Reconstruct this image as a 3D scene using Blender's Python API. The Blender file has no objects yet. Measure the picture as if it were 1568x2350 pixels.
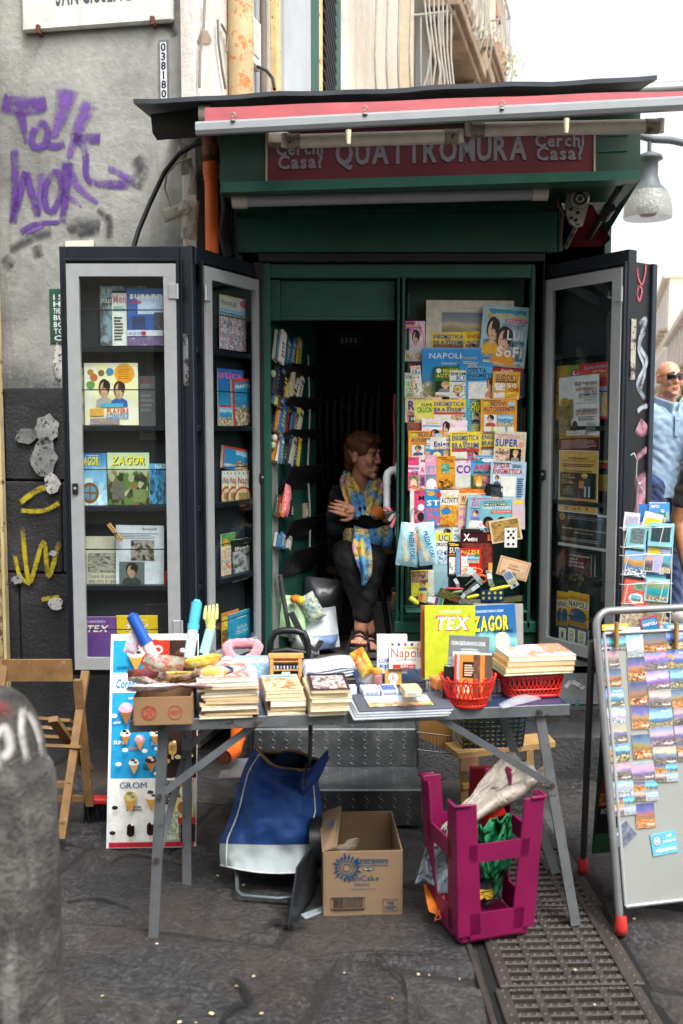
import bpy,bmesh,math,random
from mathutils import Vector as V,Matrix as MX,noise as NZ
R = math.radians
sin,cos,pi = math.sin,math.cos,math.pi
sc = bpy.context.scene
rnd = random.Random(7)
# -- camera
FPX,CX,CY,PITCH,CH = 2285.0,784.0,1175.0,R(4.8),1.55
cd = bpy.data.cameras.new('camera'); cam = bpy.data.objects.new('camera',cd)
sc.collection.objects.link(cam); sc.camera = cam
cd.sensor_fit = 'VERTICAL'; cd.sensor_height = 36.0; cd.lens = FPX / 2350 * 36
cd.clip_start = 0.05; cd.clip_end = 500
cam.location = (0,0,CH); cam.rotation_euler = (R(90) - PITCH,0,0)
cd.dof.use_dof = True; cd.dof.focus_distance = 4.45; cd.dof.aperture_fstop = 3.2
# -- sky, sun, exposure
SUN_EL,SUN_AZ = R(58),R(150)
wd = bpy.data.worlds.new('World'); sc.world = wd; wd.use_nodes = True
wn,wl = wd.node_tree.nodes,wd.node_tree.links
bg = wn['Background']; bg.inputs['Strength'].default_value = 0.15
sky = wn.new('ShaderNodeTexSky'); sky.sky_type = 'NISHITA'; sky.sun_disc = False
sky.sun_elevation = SUN_EL; sky.sun_rotation = SUN_AZ
sky.air_density = 1.0; sky.dust_density = 5.0; sky.ozone_density = 1.0
bw = wn.new('ShaderNodeRGBToBW'); mxs = wn.new('ShaderNodeMix'); mxs.data_type = 'RGBA'
mxs.inputs[0].default_value = 0.93           # thin bright overcast: most of the blue is veiled
wl.new(sky.outputs[0],bw.inputs[0]); wl.new(sky.outputs[0],mxs.inputs[6])
wl.new(bw.outputs[0],mxs.inputs[7]); wl.new(mxs.outputs[2],bg.inputs['Color'])
sd = bpy.data.lights.new('sun','SUN'); sun = bpy.data.objects.new('sun',sd); sc.collection.objects.link(sun)
sd.energy = .55; sd.angle = R(14); sd.color = (1,.95,.88)
sun.rotation_euler = (R(90) - SUN_EL,0,R(180) - SUN_AZ)
sc.view_settings.view_transform = 'Standard'; sc.view_settings.look = 'None'
sc.view_settings.exposure = 1.82; sc.view_settings.gamma = 1.0; sc.view_settings.use_curve_mapping = False
sc.cycles.max_bounces = 8; sc.cycles.transparent_max_bounces = 24
sc.cycles.use_denoising = True
# -- pixel (photo at 1568x2350) to place
def ray(px,py):
 a,b = (px - CX) / FPX,(py - CY) / FPX
 return a,cos(PITCH) - b * sin(PITCH),-(b * cos(PITCH) + sin(PITCH))
def P(px,py,Z):
 x,y,z = ray(px,py); t = Z / y
 return V((x * t,Z,CH + z * t))
def G(px,py,z=0.0):
 x,y,d = ray(px,py); t = (z - CH) / d
 return V((x * t,y * t,z))
class Pl:
 """vertical plane through (x0,y0); local x along yaw; local -y looks to the viewer"""
 def __init__(s,x0,y0,yaw=0.0):
  s.o = V((x0,y0,0)); s.yaw = yaw; s.u = V((cos(yaw),sin(yaw),0)); s.n = V((-sin(yaw),cos(yaw),0))
  s.mx = MX.Translation(s.o) @ MX.Rotation(yaw,4,'Z')
 def hit(s,px,py,off=0.0):           # world point, off metres in front of the plane (towards the viewer)
  d = V(ray(px,py)); c = V((0,0,CH)); p0 = s.o - s.n * off
  t = (p0 - c).dot(s.n) / d.dot(s.n)
  return c + d * t
 def loc(s,px,py,off=0.0):
  w = s.hit(px,py,off) - s.o
  return w.dot(s.u),w.z
# -- materials
def lin(h):
 if not isinstance(h,str): return tuple(h)
 h = h.lstrip('#'); c = [int(h[i:i + 2],16) / 255 for i in (0,2,4)]
 return tuple(x / 12.92 if x <= .04045 else ((x + .055) / 1.055) ** 2.4 for x in c)
MATS = {}
def newmat(name):
 m = bpy.data.materials.new(name); m.use_nodes = True
 nt = m.node_tree; return m,nt,nt.nodes['Principled BSDF']
def N(nt,t,**k):
 n = nt.nodes.new('ShaderNode' + t)
 for a,b in k.items():
  if a.startswith('i_'): n.inputs[a[2:].replace('_',' ')].default_value = b
  else: setattr(n,a,b)
 return n
def ramp(nt,stops,fac=None,interp='LINEAR'):
 n = nt.nodes.new('ShaderNodeValToRGB'); n.color_ramp.interpolation = interp; e = n.color_ramp.elements
 while len(e) < len(stops): e.new(.5)
 for i,(p,c) in enumerate(stops):
  e[i].position = p; e[i].color = (*lin(c),1) if not isinstance(c,(int,float)) else (c,c,c,1)
 if fac is not None: nt.links.new(fac,n.inputs[0])
 return n
def mixc(nt,a,b,fac,mode='MIX'):
 n = nt.nodes.new('ShaderNodeMix'); n.data_type = 'RGBA'; n.blend_type = mode
 for v,i in ((fac,0),(a,6),(b,7)):
  if hasattr(v,'links'): nt.links.new(v,n.inputs[i])
  elif i == 0: n.inputs[0].default_value = v
  else: n.inputs[i].default_value = (*lin(v),1)
 return n.outputs[2]
def nz(nt,scale,detail=4,rough=.55,vec=None,dist=0):
 n = N(nt,'TexNoise'); n.inputs['Scale'].default_value = scale; n.inputs['Detail'].default_value = detail
 n.inputs['Roughness'].default_value = rough; n.inputs['Distortion'].default_value = dist
 if vec is not None: nt.links.new(vec,n.inputs['Vector'])
 return n.outputs[0]
def coords(nt,out='Object',scale=None):
 c = N(nt,'TexCoord').outputs[out]
 if scale:
  m = N(nt,'Mapping'); m.inputs['Scale'].default_value = scale; nt.links.new(c,m.inputs[0]); c = m.outputs[0]
 return c
def bump(nt,bs,h,strength=.3,dist=.01):
 b = N(nt,'Bump'); b.inputs['Strength'].default_value = strength; b.inputs['Distance'].default_value = dist
 nt.links.new(h,b.inputs['Height']); nt.links.new(b.outputs[0],bs.inputs['Normal'])
def C(col,rough=.5,metal=0.0,n=.12,ns=14,bmp=0.0,spec=.4,worn=None,wf=.62):
 """plain painted / plastic / metal surface with uneven tone; worn=(hex) chips through"""
 key = (col if isinstance(col,str) else tuple(col),rough,metal,n,ns,bmp,spec,worn,wf)
 if key in MATS: return MATS[key]
 m,nt,bs = newmat('surface_%d' % len(MATS)); c = V(lin(col))
 co = coords(nt)
 f = nz(nt,ns,5,.6,co)
 r = ramp(nt,[(.3,tuple(c * (1 - n))),(.7,tuple(min(1,x) for x in c * (1 + n)))],f)
 out = r.outputs[0]
 if worn:
  f2 = nz(nt,ns * 2.3,8,.7,co)
  w = ramp(nt,[(wf,0.0),(wf + .05,1.0)],f2)
  out = mixc(nt,out,worn,w.outputs[0])
 nt.links.new(out,bs.inputs['Base Color'])
 rr = N(nt,'MapRange'); rr.inputs['To Min'].default_value = max(.05,rough - .1); rr.inputs['To Max'].default_value = min(1,rough + .12)
 nt.links.new(f,rr.inputs[0]); nt.links.new(rr.outputs[0],bs.inputs['Roughness'])
 bs.inputs['Metallic'].default_value = metal; bs.inputs['Specular IOR Level'].default_value = spec
 if bmp: bump(nt,bs,nz(nt,ns * 5,4,.6,co),bmp,.004)
 MATS[key] = m; return m
def ink(col):
 key = ('ink',col)
 if key not in MATS:
  m,nt,bs = newmat('print_' + str(len(MATS))); c = V(lin(col)); co = coords(nt); f = nz(nt,28,5,.7,co)
  nt.links.new(ramp(nt,[(.25,tuple(c * .74)),(.7,tuple(min(1,x * 1.1) for x in c))],f).outputs[0],bs.inputs['Base Color'])
  bump(nt,bs,nz(nt,9,3,.5,co),.25,.01); bs.inputs['Roughness'].default_value = .38; bs.inputs['Specular IOR Level'].default_value = .35; MATS[key] = m
 return MATS[key]
def pic(cols,scale=5,seed=0,dist=.6):
 """printed photo: blotches of the given colours (uv space)"""
 key = ('pic',tuple(cols),scale,seed)
 if key not in MATS:
  m,nt,bs = newmat('picture_%d' % len(MATS))
  mp = N(nt,'Mapping'); mp.inputs['Location'].default_value = (seed * 3.7,seed * 1.9,seed)
  nt.links.new(N(nt,'TexCoord').outputs['UV'],mp.inputs[0])
  f = nz(nt,scale,5,.65,mp.outputs[0],dist)
  st = [(.28 + .44 * i / max(1,len(cols) - 1),c) for i,c in enumerate(cols)]
  r = ramp(nt,st,f); nt.links.new(r.outputs[0],bs.inputs['Base Color'])
  bs.inputs['Roughness'].default_value = .4; MATS[key] = m
 return MATS[key]
def view(stops,speck,seed=0,dens=14,h=.45):
 """printed view: bands up the sheet (land, sea, sky) bent by noise, speckled houses below h"""
 key = ('view',tuple(stops),tuple(speck),seed,dens,h)
 if key not in MATS:
  m,nt,bs = newmat('picture_%d' % len(MATS))
  uv = N(nt,'TexCoord').outputs['UV']
  mp = N(nt,'Mapping'); mp.inputs['Location'].default_value = (seed * 3.1,seed * 1.3,seed); nt.links.new(uv,mp.inputs[0])
  sp = N(nt,'SeparateXYZ'); nt.links.new(uv,sp.inputs[0])
  f = nz(nt,3.2,4,.6,mp.outputs[0])
  a = N(nt,'Math',operation='MULTIPLY_ADD'); nt.links.new(f,a.inputs[0]); a.inputs[1].default_value = .5
  b = N(nt,'Math',operation='ADD'); nt.links.new(sp.outputs[1],b.inputs[0]); b.inputs[1].default_value = -.25
  nt.links.new(b.outputs[0],a.inputs[2])
  base = ramp(nt,stops,a.outputs[0]).outputs[0]
  vo = N(nt,'TexVoronoi'); vo.inputs['Scale'].default_value = dens; nt.links.new(mp.outputs[0],vo.inputs[0])
  s2 = N(nt,'SeparateColor'); nt.links.new(vo.outputs['Color'],s2.inputs[0])
  sr = ramp(nt,[(i / len(speck),c) for i,c in enumerate(speck)],s2.outputs[0],'CONSTANT').outputs[0]
  mk = ramp(nt,[(h - .06,1.0),(h + .04,0.0)],a.outputs[0]).outputs[0]
  nt.links.new(mixc(nt,base,sr,mk),bs.inputs['Base Color'])
  bs.inputs['Roughness'].default_value = .35; MATS[key] = m
 return MATS[key]
def glass_mat(tint=(.93,.96,.95),rough=.0,key='glass'):
 if key not in MATS:
  m = bpy.data.materials.new(key); m.use_nodes = True; nt = m.node_tree; nt.nodes.clear()
  o = N(nt,'OutputMaterial'); t = N(nt,'BsdfTransparent'); g = N(nt,'BsdfGlossy'); mx = N(nt,'MixShader'); ge = N(nt,'NewGeometry')
  dt = N(nt,'VectorMath',operation='DOT_PRODUCT'); nt.links.new(ge.outputs['Incoming'],dt.inputs[0]); nt.links.new(ge.outputs['Normal'],dt.inputs[1])
  ab = N(nt,'Math',operation='ABSOLUTE'); nt.links.new(dt.outputs['Value'],ab.inputs[0])
  om = N(nt,'Math',operation='SUBTRACT'); om.inputs[0].default_value = 1; nt.links.new(ab.outputs[0],om.inputs[1])
  pw = N(nt,'Math',operation='POWER'); nt.links.new(om.outputs[0],pw.inputs[0]); pw.inputs[1].default_value = 5      # Schlick reflectance of a thin pane
  ma = N(nt,'Math',operation='MULTIPLY_ADD'); nt.links.new(pw.outputs[0],ma.inputs[0]); ma.inputs[1].default_value = .95; ma.inputs[2].default_value = .04
  t.inputs[0].default_value = (*tint,1); g.inputs['Roughness'].default_value = rough
  nt.links.new(ma.outputs[0],mx.inputs[0]); nt.links.new(t.outputs[0],mx.inputs[1]); nt.links.new(g.outputs[0],mx.inputs[2])
  nt.links.new(mx.outputs[0],o.inputs[0]); MATS[key] = m
 return MATS[key]
def film_mat(col='ffffff',alpha=.35,rough=.12):
 key = ('film',col,alpha,rough)
 if key not in MATS:
  m,nt,bs = newmat('plastic_film_%d' % len(MATS)); bs.inputs['Base Color'].default_value = (*lin(col),1)
  bs.inputs['Alpha'].default_value = alpha; bs.inputs['Roughness'].default_value = rough
  bump(nt,bs,nz(nt,22,4,.6,coords(nt),1.0),.8,.02); MATS[key] = m
 return MATS[key]
# -- glyphs (one update for the whole alphabet)
GL = {}
def make_glyphs():
 obs = []
 for ch in "ABCDEFGHIJKLMNOPQRSTUVWXYZabcdefghijklmnopqrstuvwxyz0123456789?!&'.,-/€®:":
  for bold in (0,1):
   cu = bpy.data.curves.new('g','FONT'); cu.body = ch; cu.resolution_u = 2; cu.dimensions = '2D'; cu.fill_mode = 'FRONT'
   cu.offset = .03 * bold; ob = bpy.data.objects.new('g',cu); sc.collection.objects.link(ob); obs.append((ch,bold,ob))
 dg = bpy.context.evaluated_depsgraph_get(); dg.update()
 hh = 1
 for ch,bold,ob in obs:
  me = bpy.data.meshes.new_from_object(ob.evaluated_get(dg))
  vs = [(v.co.x,v.co.y) for v in me.vertices]; fs = [tuple(p.vertices) for p in me.polygons]
  x0 = min(v[0] for v in vs); x1 = max(v[0] for v in vs)
  if ch == 'H' and not bold: hh = max(v[1] for v in vs)
  GL[ch,bold] = ([(x - x0,y) for x,y in vs],fs,x1 - x0)
  bpy.data.meshes.remove(me)
 for ch,bold,ob in obs:
  cu = ob.data; bpy.data.objects.remove(ob); bpy.data.curves.remove(cu)
 for k,(vs,fs,w) in list(GL.items()): GL[k] = ([(x / hh,y / hh) for x,y in vs],fs,w / hh)
make_glyphs()
def glyph_run(s,bold=1,gap=.14):
 vs,fs,x = [],[],0.0
 for ch in s:
  g = GL.get((ch,bold))
  if g is None: x += .38; continue
  o = len(vs); vs += [(x + a,b) for a,b in g[0]]; fs += [tuple(i + o for i in f) for f in g[1]]; x += g[2] + gap
 return vs,fs,max(x - gap,.01)
# -- mesh builder
class B:
 def __init__(s):
  s.v,s.f,s.m,s.uv,s.sm,s.mats,s.X = [],[],[],[],[],[],MX.Identity(4)
 def mi(s,m):
  if m not in s.mats: s.mats.append(m)
  return s.mats.index(m)
 def add(s,vs,fs,mat,uvs=None,smooth=False):
  o = len(s.v); k = s.mi(mat); s.v += [s.X @ V(p) for p in vs]
  for i,f in enumerate(fs):
   s.f.append(tuple(j + o for j in f)); s.m.append(k); s.sm.append(smooth)
   s.uv.append(uvs[i] if uvs else [(0,0)] * len(f))
  return s
 def quad(s,a,b,c,d,mat): return s.add([a,b,c,d],[(0,1,2,3)],mat,[[(0,0),(1,0),(1,1),(0,1)]])
 def poly(s,pts,mat): return s.add(pts,[tuple(range(len(pts)))],mat)
 def box(s,x0,x1,y0,y1,z0,z1,mat,c=.0015):
  c = min(c,(x1 - x0) * .3,(y1 - y0) * .3,(z1 - z0) * .3)
  vs,idx = [],{}
  for i,x in enumerate((x0,x1)):
   for j,y in enumerate((y0,y1)):
    for k,z in enumerate((z0,z1)):
     sx,sy,sz = (1,-1)[i],(1,-1)[j],(1,-1)[k]
     idx[i,j,k] = len(vs)
     vs += [(x,y + sy * c,z + sz * c),(x + sx * c,y,z + sz * c),(x + sx * c,y + sy * c,z)]
  fs = []
  q = lambda a,*l: tuple(idx[t] + a for t in l)
  fs += [q(0,(0,0,0),(0,0,1),(0,1,1),(0,1,0)),q(0,(1,0,0),(1,1,0),(1,1,1),(1,0,1)),
               q(1,(0,0,0),(1,0,0),(1,0,1),(0,0,1)),q(1,(0,1,0),(0,1,1),(1,1,1),(1,1,0)),
               q(2,(0,0,0),(0,1,0),(1,1,0),(1,0,0)),q(2,(0,0,1),(1,0,1),(1,1,1),(0,1,1))]
  for (p,r) in (((0,0),(1,1)),((0,1),(1,0)),((1,0),(0,1)),((1,1),(0,0))):
   pass
  e = lambda a,b,A,Bb: fs.append((idx[A] + a,idx[Bb] + a,idx[Bb] + b,idx[A] + b))
  for j in (0,1):
   for k in (0,1): e(1,2,(0,j,k),(1,j,k))
  for i in (0,1):
   for k in (0,1): e(0,2,(i,0,k),(i,1,k))
  for i in (0,1):
   for j in (0,1): e(0,1,(i,j,0),(i,j,1))
  for t in idx.values(): fs.append((t,t + 1,t + 2))
  return s.add(vs,fs,mat)
 def tube(s,pts,r,mat,n=8,closed=False,cap=True,flat=1.0):
  pts = [V(p) for p in pts]; L = len(pts); rs = r if isinstance(r,(list,tuple)) else [r] * L
  vs,fs,up = [],[],None
  for i,p in enumerate(pts):
   a = pts[(i - 1) % L] if (i or closed) else p; b = pts[(i + 1) % L] if (i < L - 1 or closed) else p
   d = (b - a)
   d = d.normalized() if d.length > 1e-9 else V((0,0,1))
   if up is None: up = d.orthogonal().normalized()
   up = (up - d * up.dot(d)); up = up.normalized() if up.length > 1e-6 else d.orthogonal().normalized()
   sd_ = d.cross(up)
   for k in range(n):
    t = 2 * pi * k / n; vs.append(p + up * cos(t) * rs[i] + sd_ * sin(t) * rs[i] * flat)
  rng = L if closed else L - 1
  for i in range(rng):
   for k in range(n):
    a,b = i * n,((i + 1) % L) * n; fs.append((a + k,a + (k + 1) % n,b + (k + 1) % n,b + k))
  s.add(vs,fs,mat,smooth=True)
  if cap and not closed: s.add([vs[k] for k in range(n)][::-1],[tuple(range(n))],mat); s.add(vs[-n:],[tuple(range(n))],mat)
  return s
 def lathe(s,prof,mat,n=20,c=(0,0,0),sx=1,sy=1,fn=None):
  vs,fs = [],[]
  for r,z in prof:
   for k in range(n):
    t = 2 * pi * k / n; q = fn(t,r,z) if fn else (r,z)
    vs.append((c[0] + cos(t) * q[0] * sx,c[1] + sin(t) * q[0] * sy,c[2] + q[1]))
  for i in range(len(prof) - 1):
   for k in range(n): fs.append((i * n + k,i * n + (k + 1) % n,(i + 1) * n + (k + 1) % n,(i + 1) * n + k))
  return s.add(vs,fs,mat,smooth=True)
 def ell(s,c,r,mat,n=14,rot=None):
  vs,fs = [],[]; h = max(6,n // 2 + 1); q = rot or MX.Identity(3)
  for i in range(1,h):
   f = pi * i / h
   for k in range(n):
    t = 2 * pi * k / n; vs.append(V(c) + q @ V((r[0] * sin(f) * cos(t),r[1] * sin(f) * sin(t),r[2] * cos(f))))
  for i in range(h - 2):
   for k in range(n): fs.append((i * n + k,(i + 1) * n + k,(i + 1) * n + (k + 1) % n,i * n + (k + 1) % n))
  a = len(vs); vs += [V(c) + q @ V((0,0,r[2])),V(c) + q @ V((0,0,-r[2]))]
  for k in range(n): fs += [(a,k,(k + 1) % n),(a + 1,(h - 2) * n + (k + 1) % n,(h - 2) * n + k)]
  return s.add(vs,fs,mat,smooth=True)
 def grid(s,fn,nu,nv,mat,smooth=True,closeu=False):
  vs = [fn(i / (nu if closeu else nu - 1),j / (nv - 1)) for j in range(nv) for i in range(nu)]; fs,uv = [],[]
  for j in range(nv - 1):
   for i in range(nu if closeu else nu - 1):
    i2 = (i + 1) % nu; fs.append((j * nu + i,j * nu + i2,(j + 1) * nu + i2,(j + 1) * nu + i))
    a,b = i / (nu - 1),(i + 1) / (nu - 1); uv.append([(a,j / (nv - 1)),(b,j / (nv - 1)),(b,(j + 1) / (nv - 1)),(a,(j + 1) / (nv - 1))])
  return s.add(vs,fs,mat,uv,smooth)
 def text(s,t,x,z,w,h,mat,y=0.0,bold=1,shear=0.0,fit=True):
  """lettering in the xz plane facing -y, lower left at x,z; squeezed to w"""
  vs,fs,L = glyph_run(t,bold); k = w / L if fit else h
  return s.add([(x + (a + shear * b) * k,y,z + b * h) for a,b in vs],fs,mat)
 def ob(s,name,parent=None,loc=None,rot=None,**props):
  me = bpy.data.meshes.new(name)
  me.from_pydata([tuple(p) for p in s.v],[],s.f)
  for m in s.mats: me.materials.append(m)
  if s.f:
   me.polygons.foreach_set('material_index',s.m); me.polygons.foreach_set('use_smooth',s.sm)
   ul = me.uv_layers.new(name='UVMap'); flat = [c for u in s.uv for p in u for c in p]
   ul.data.foreach_set('uv',flat)
  me.update()
  o = bpy.data.objects.new(name,me); sc.collection.objects.link(o)
  if parent: o.parent = parent
  if loc is not None: o.location = loc
  if rot is not None: o.rotation_euler = rot
  for k,v in props.items(): o[k] = v
  return o
def recalc(o):
 bm = bmesh.new(); bm.from_mesh(o.data); bmesh.ops.recalc_face_normals(bm,faces=bm.faces); bm.to_mesh(o.data); bm.free(); return o
def empty(name,loc=(0,0,0),rot=(0,0,0),label=None,cat=None,group=None,kind=None):
 o = bpy.data.objects.new(name,None); sc.collection.objects.link(o); o.location = loc; o.rotation_euler = rot; o.empty_display_size = .05
 return tag(o,label,cat,group,kind)
def tag(o,label=None,cat=None,group=None,kind=None):
 for k,v in (('label',label),('category',cat),('group',group),('kind',kind)):
  if v: o[k] = v
 return o
def copy_tree(o,parent=None):
 c = o.copy(); sc.collection.objects.link(c); c.parent = parent
 for ch in o.children: copy_tree(ch,c)
 return c
def apply_mods(o):
 dg = bpy.context.evaluated_depsgraph_get(); me = bpy.data.meshes.new_from_object(o.evaluated_get(dg))
 old = o.data; o.modifiers.clear(); o.data = me; bpy.data.meshes.remove(old); return o
def fuse(o,voxel,smooth=6,fac=.5):
 """union of overlapping closed shapes into one continuous skin"""
 m = o.modifiers.new('r','REMESH'); m.mode = 'VOXEL'; m.voxel_size = voxel; m.use_smooth_shade = True
 if smooth: q = o.modifiers.new('s','SMOOTH'); q.iterations = smooth; q.factor = fac
 return apply_mods(o)
# -- printed flat things
def shade(col):
 c = V(lin(col)); return pic((tuple(c * .45),tuple(c * .8),tuple(c),tuple(min(1,x * 1.2) for x in c)),2.6,sum(map(ord,col)) % 9)
FACES = [('e0b090','2a1c14','b04a3a'),('d8a583','6a4426','3a5a8a'),('e8bd9c','c9a24f','8a8a8a'),('c98f6c','1a1414','e8e4da')]
def prints(b,els,w,h,y=-.0006):
 """flat print in unit sheet coordinates (0..1 across, 0..1 up)"""
 X = lambda u: (u - .5) * w
 for e in els:
  k = e[0]; y -= .00035
  if k == 't':
   _,s_,x,z,tw,th,col = e[:7]; o = e[7] if len(e) > 7 else {}
   b.text(s_,X(x),z * h,tw * w,th * h,ink(col),y,o.get('b',1),o.get('sh',0))
  elif k == 'r': _,x,z,rw,rh,col = e; b.quad((X(x),y,z * h),(X(x + rw),y,z * h),(X(x + rw),y,(z + rh) * h),(X(x),y,(z + rh) * h),ink(col))
  elif k == 'p': _,x,z,rw,rh,m = e; b.quad((X(x),y,z * h),(X(x + rw),y,z * h),(X(x + rw),y,(z + rh) * h),(X(x),y,(z + rh) * h),m)
  elif k == 'e':
   _,x,z,rx,rz,col = e; b.add([(X(x) + cos(t * pi / 8) * rx * w,y,z * h + sin(t * pi / 8) * rz * h) for t in range(16)],[tuple(range(16))],ink(col) if isinstance(col,str) else col)
  elif k == 'g':
   _,x,z,rw,rh,n_,m_ = e[:7]; dark = e[7] if len(e) > 7 else '3c3c40'
   b.quad((X(x),y,z * h),(X(x + rw),y,z * h),(X(x + rw),y,(z + rh) * h),(X(x),y,(z + rh) * h),ink('e9e6dc'))
   rg = random.Random(int(x * 991 + z * 77 + n_)); cw,chh = rw / n_,rh / m_
   for i in range(n_):
    for j in range(m_):
     if rg.random() < .22: b.quad(*[(X(x + (i + p) * cw),y - .0002,(z + (j + q) * chh) * h) for p,q in ((0.05,.05),(.95,.05),(.95,.95),(.05,.95))],ink(dark))
  elif k == 'l':
   _,x,z,rw,rh,col,n_ = e; rg = random.Random(int(x * 991 + z * 77 + n_)); st = rh / n_
   for i in range(n_):
    ww = rw * rg.uniform(.72,1); b.quad(*[(X(p),y,q * h) for p,q in ((x,z + i * st),(x + ww,z + i * st),(x + ww,z + (i + .5) * st),(x,z + (i + .5) * st))],ink(col))
  elif k == 'f':
   _,x,z,rw,rh,sk,hr,sh = e; c = x + rw / 2
   def el(cx,cz,rx,rz,col,dy,n=14): b.add([(X(cx) + cos(2 * pi * t / n) * rx * w,y - dy,cz * h + sin(2 * pi * t / n) * rz * h) for t in range(n)],[tuple(range(n))],shade(col),[[(.5 + cos(2 * pi * t / n) / 2,.5 + sin(2 * pi * t / n) / 2) for t in range(n)]])
   b.add([(X(c - .48 * rw),y,z * h),(X(c + .48 * rw),y,z * h),(X(c + .42 * rw),y,(z + .22 * rh) * h),(X(c + .15 * rw),y,(z + .34 * rh) * h),(X(c - .15 * rw),y,(z + .34 * rh) * h),(X(c - .42 * rw),y,(z + .22 * rh) * h)],[tuple(range(6))],ink(sh))
   el(c,z + .68 * rh,.3 * rw,.31 * rh,hr,.0001); b.quad(*[(X(p),y - .00015,q * h) for p,q in ((c - .1 * rw,z + .28 * rh),(c + .1 * rw,z + .28 * rh),(c + .1 * rw,z + .45 * rh),(c - .1 * rw,z + .45 * rh))],ink(sk))
   el(c,z + .61 * rh,.22 * rw,.27 * rh,sk,.0002)
   el(c + .14 * rw,z + .74 * rh,.2 * rw,.2 * rh,hr,.00025); el(c + .05 * rw,z + .55 * rh,.1 * rw,.12 * rh,sk,.0003)
   for q in (-1,1): el(c + q * .085 * rw,z + .65 * rh,.04 * rw,.014 * rh,'6a4a3c',.00035,8)
   el(c,z + .48 * rh,.06 * rw,.016 * rh,'a2594f',.0004,8)
 return y
PAGES = ['e4dcc8','dccfae','e8e3d6','d2bf95']
def sheet(name,loc,rot,w,h,t,base,els,label,cat,group=None,pages='e6e0d0',printname='cover_print',bend=0.0):
 """a printed flat thing standing on its lower edge: slab with page edges + print as a part"""
 if not isinstance(base,str) and base.name.startswith('picture'): els = [('p',0,0,1,1,base)] + list(els); base = 'cfcac0'
 b = B(); pm = C(pages,.75,n=.15,ns=60); bm_ = ink(base) if isinstance(base,str) else base
 b.box(-w / 2 + .001,w / 2 - .0012,.0004,max(t - .0004,.0009),.001,h - .001,pm,.0002)
 b.box(-w / 2,w / 2,-.0005,.0004,0,h,bm_,.0001)
 if t > .002: b.box(-w / 2,w / 2,t - .0004,t,0,h,bm_,.0001); b.box(-w / 2 - .0006,-w / 2 + .0008,0,t,0,h,bm_,.0001)
 o = b.ob(name,loc=loc,rot=rot); tag(o,label,cat,group)
 if els:
  q = B(); prints(q,els,w,h); q.ob(printname,o)
 return o
def mag(pl,l,t,r,b,base,els,label,off=0.0,th=.004,ang=0.0,tilt=0.0,cat='magazine',name='magazine',group=None,yaw=0.0,**k):
 """printed thing whose outline in the photo is l,t,r,b, lying in plane pl"""
 p0 = pl.hit((l + r) / 2,b,off); a = pl.hit(l,b,off); c = pl.hit(r,b,off); d = pl.hit((l + r) / 2,t,off)
 w = (c - a).length; h = (d - p0).length
 return sheet(name,p0,(R(-tilt),R(ang),pl.yaw + R(yaw)),w,h,th,base,els,label,cat,group,**k)
# == SETTING
def basalt():
 m,nt,bs = newmat('basalt_paving'); co = coords(nt)
 f = nz(nt,2.2,7,.7,co); g = nz(nt,62,7,.72,co); g0 = nz(nt,17,6,.75,co); w = nz(nt,1.3,5,.6,co)
 c1 = ramp(nt,[(.35,'19191c'),(.48,'37373a'),(.66,'5c5853')],f).outputs[0]
 c2 = ramp(nt,[(.38,'121214'),(.5,'38383b'),(.66,'716d68')],g).outputs[0]
 c = mixc(nt,c1,c2,.55); c = mixc(nt,c,ramp(nt,[(.36,'5c5c60'),(.6,'ffffff')],g0).outputs[0],.6,'MULTIPLY'); br = ramp(nt,[(.48,0.0),(.66,.7)],w).outputs[0]
 c = mixc(nt,c,'4a3d32',br)
 sp = ramp(nt,[(.73,0.0),(.76,.6)],nz(nt,120,3,.5,co)).outputs[0]
 nt.links.new(mixc(nt,c,'8d8a84',sp),bs.inputs['Base Color'])
 nt.links.new(ramp(nt,[(.3,.3),(.7,.62)],g).outputs[0],bs.inputs['Roughness'])
 bump(nt,bs,g,1.0,.02); return m
M_BAS = basalt()
def bed_mat():
 m,nt,bs = newmat('dirt_joint'); co = coords(nt); f = nz(nt,60,5,.7,co)
 nt.links.new(ramp(nt,[(.35,'0e0d0d'),(.6,'201e1b'),(.8,'4a443a')],f).outputs[0],bs.inputs['Base Color']); bs.inputs['Roughness'].default_value = .95
 bump(nt,bs,f,.6,.01); return m
b = B(); b.quad((-150,-150,-.018),(150,-150,-.018),(150,250,-.018),(-150,250,-.018),bed_mat())
b.ob('ground',kind='structure')
paving = empty('paving',kind='structure')
GX0,GX1,GY0,GY1 = .435,.845,1.6,3.6      # drain grating hole (grating runs almost straight away from the viewer)
def slab(p,seed):
 """p: four corners; cushioned, hand-dressed top"""
 n = 21; b = B(); rg = random.Random(seed); tilt = V((rg.uniform(-.012,.012),rg.uniform(-.012,.012))); dz = rg.uniform(-.006,.002)
 def fn(u,v):
  q = p[0].lerp(p[1],u).lerp(p[3].lerp(p[2],u),v); e = min(u,1 - u,v,1 - v) * (n - 1)
  j = NZ.noise_vector(V((q.x * 5,q.y * 5,seed))) * .016
  q = q + V((j.x,j.y)) * (1 if e < .5 else .4)
  z = dz + tilt.x * (u - .5) + tilt.y * (v - .5) + .012 * NZ.noise(V((q.x * 5,q.y * 5,3))) + .006 * NZ.noise(V((q.x * 19,q.y * 19,9)))
  if e < .5: z -= .022
  elif e < 1.5: z -= .002
  return (q.x,q.y,z)
 b.grid(fn,n,n,M_BAS); return b.ob('paving_slab',paving)
k = 0; ang = R(-14); ca,sa = cos(ang),sin(ang)
vv = -4.0
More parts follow.
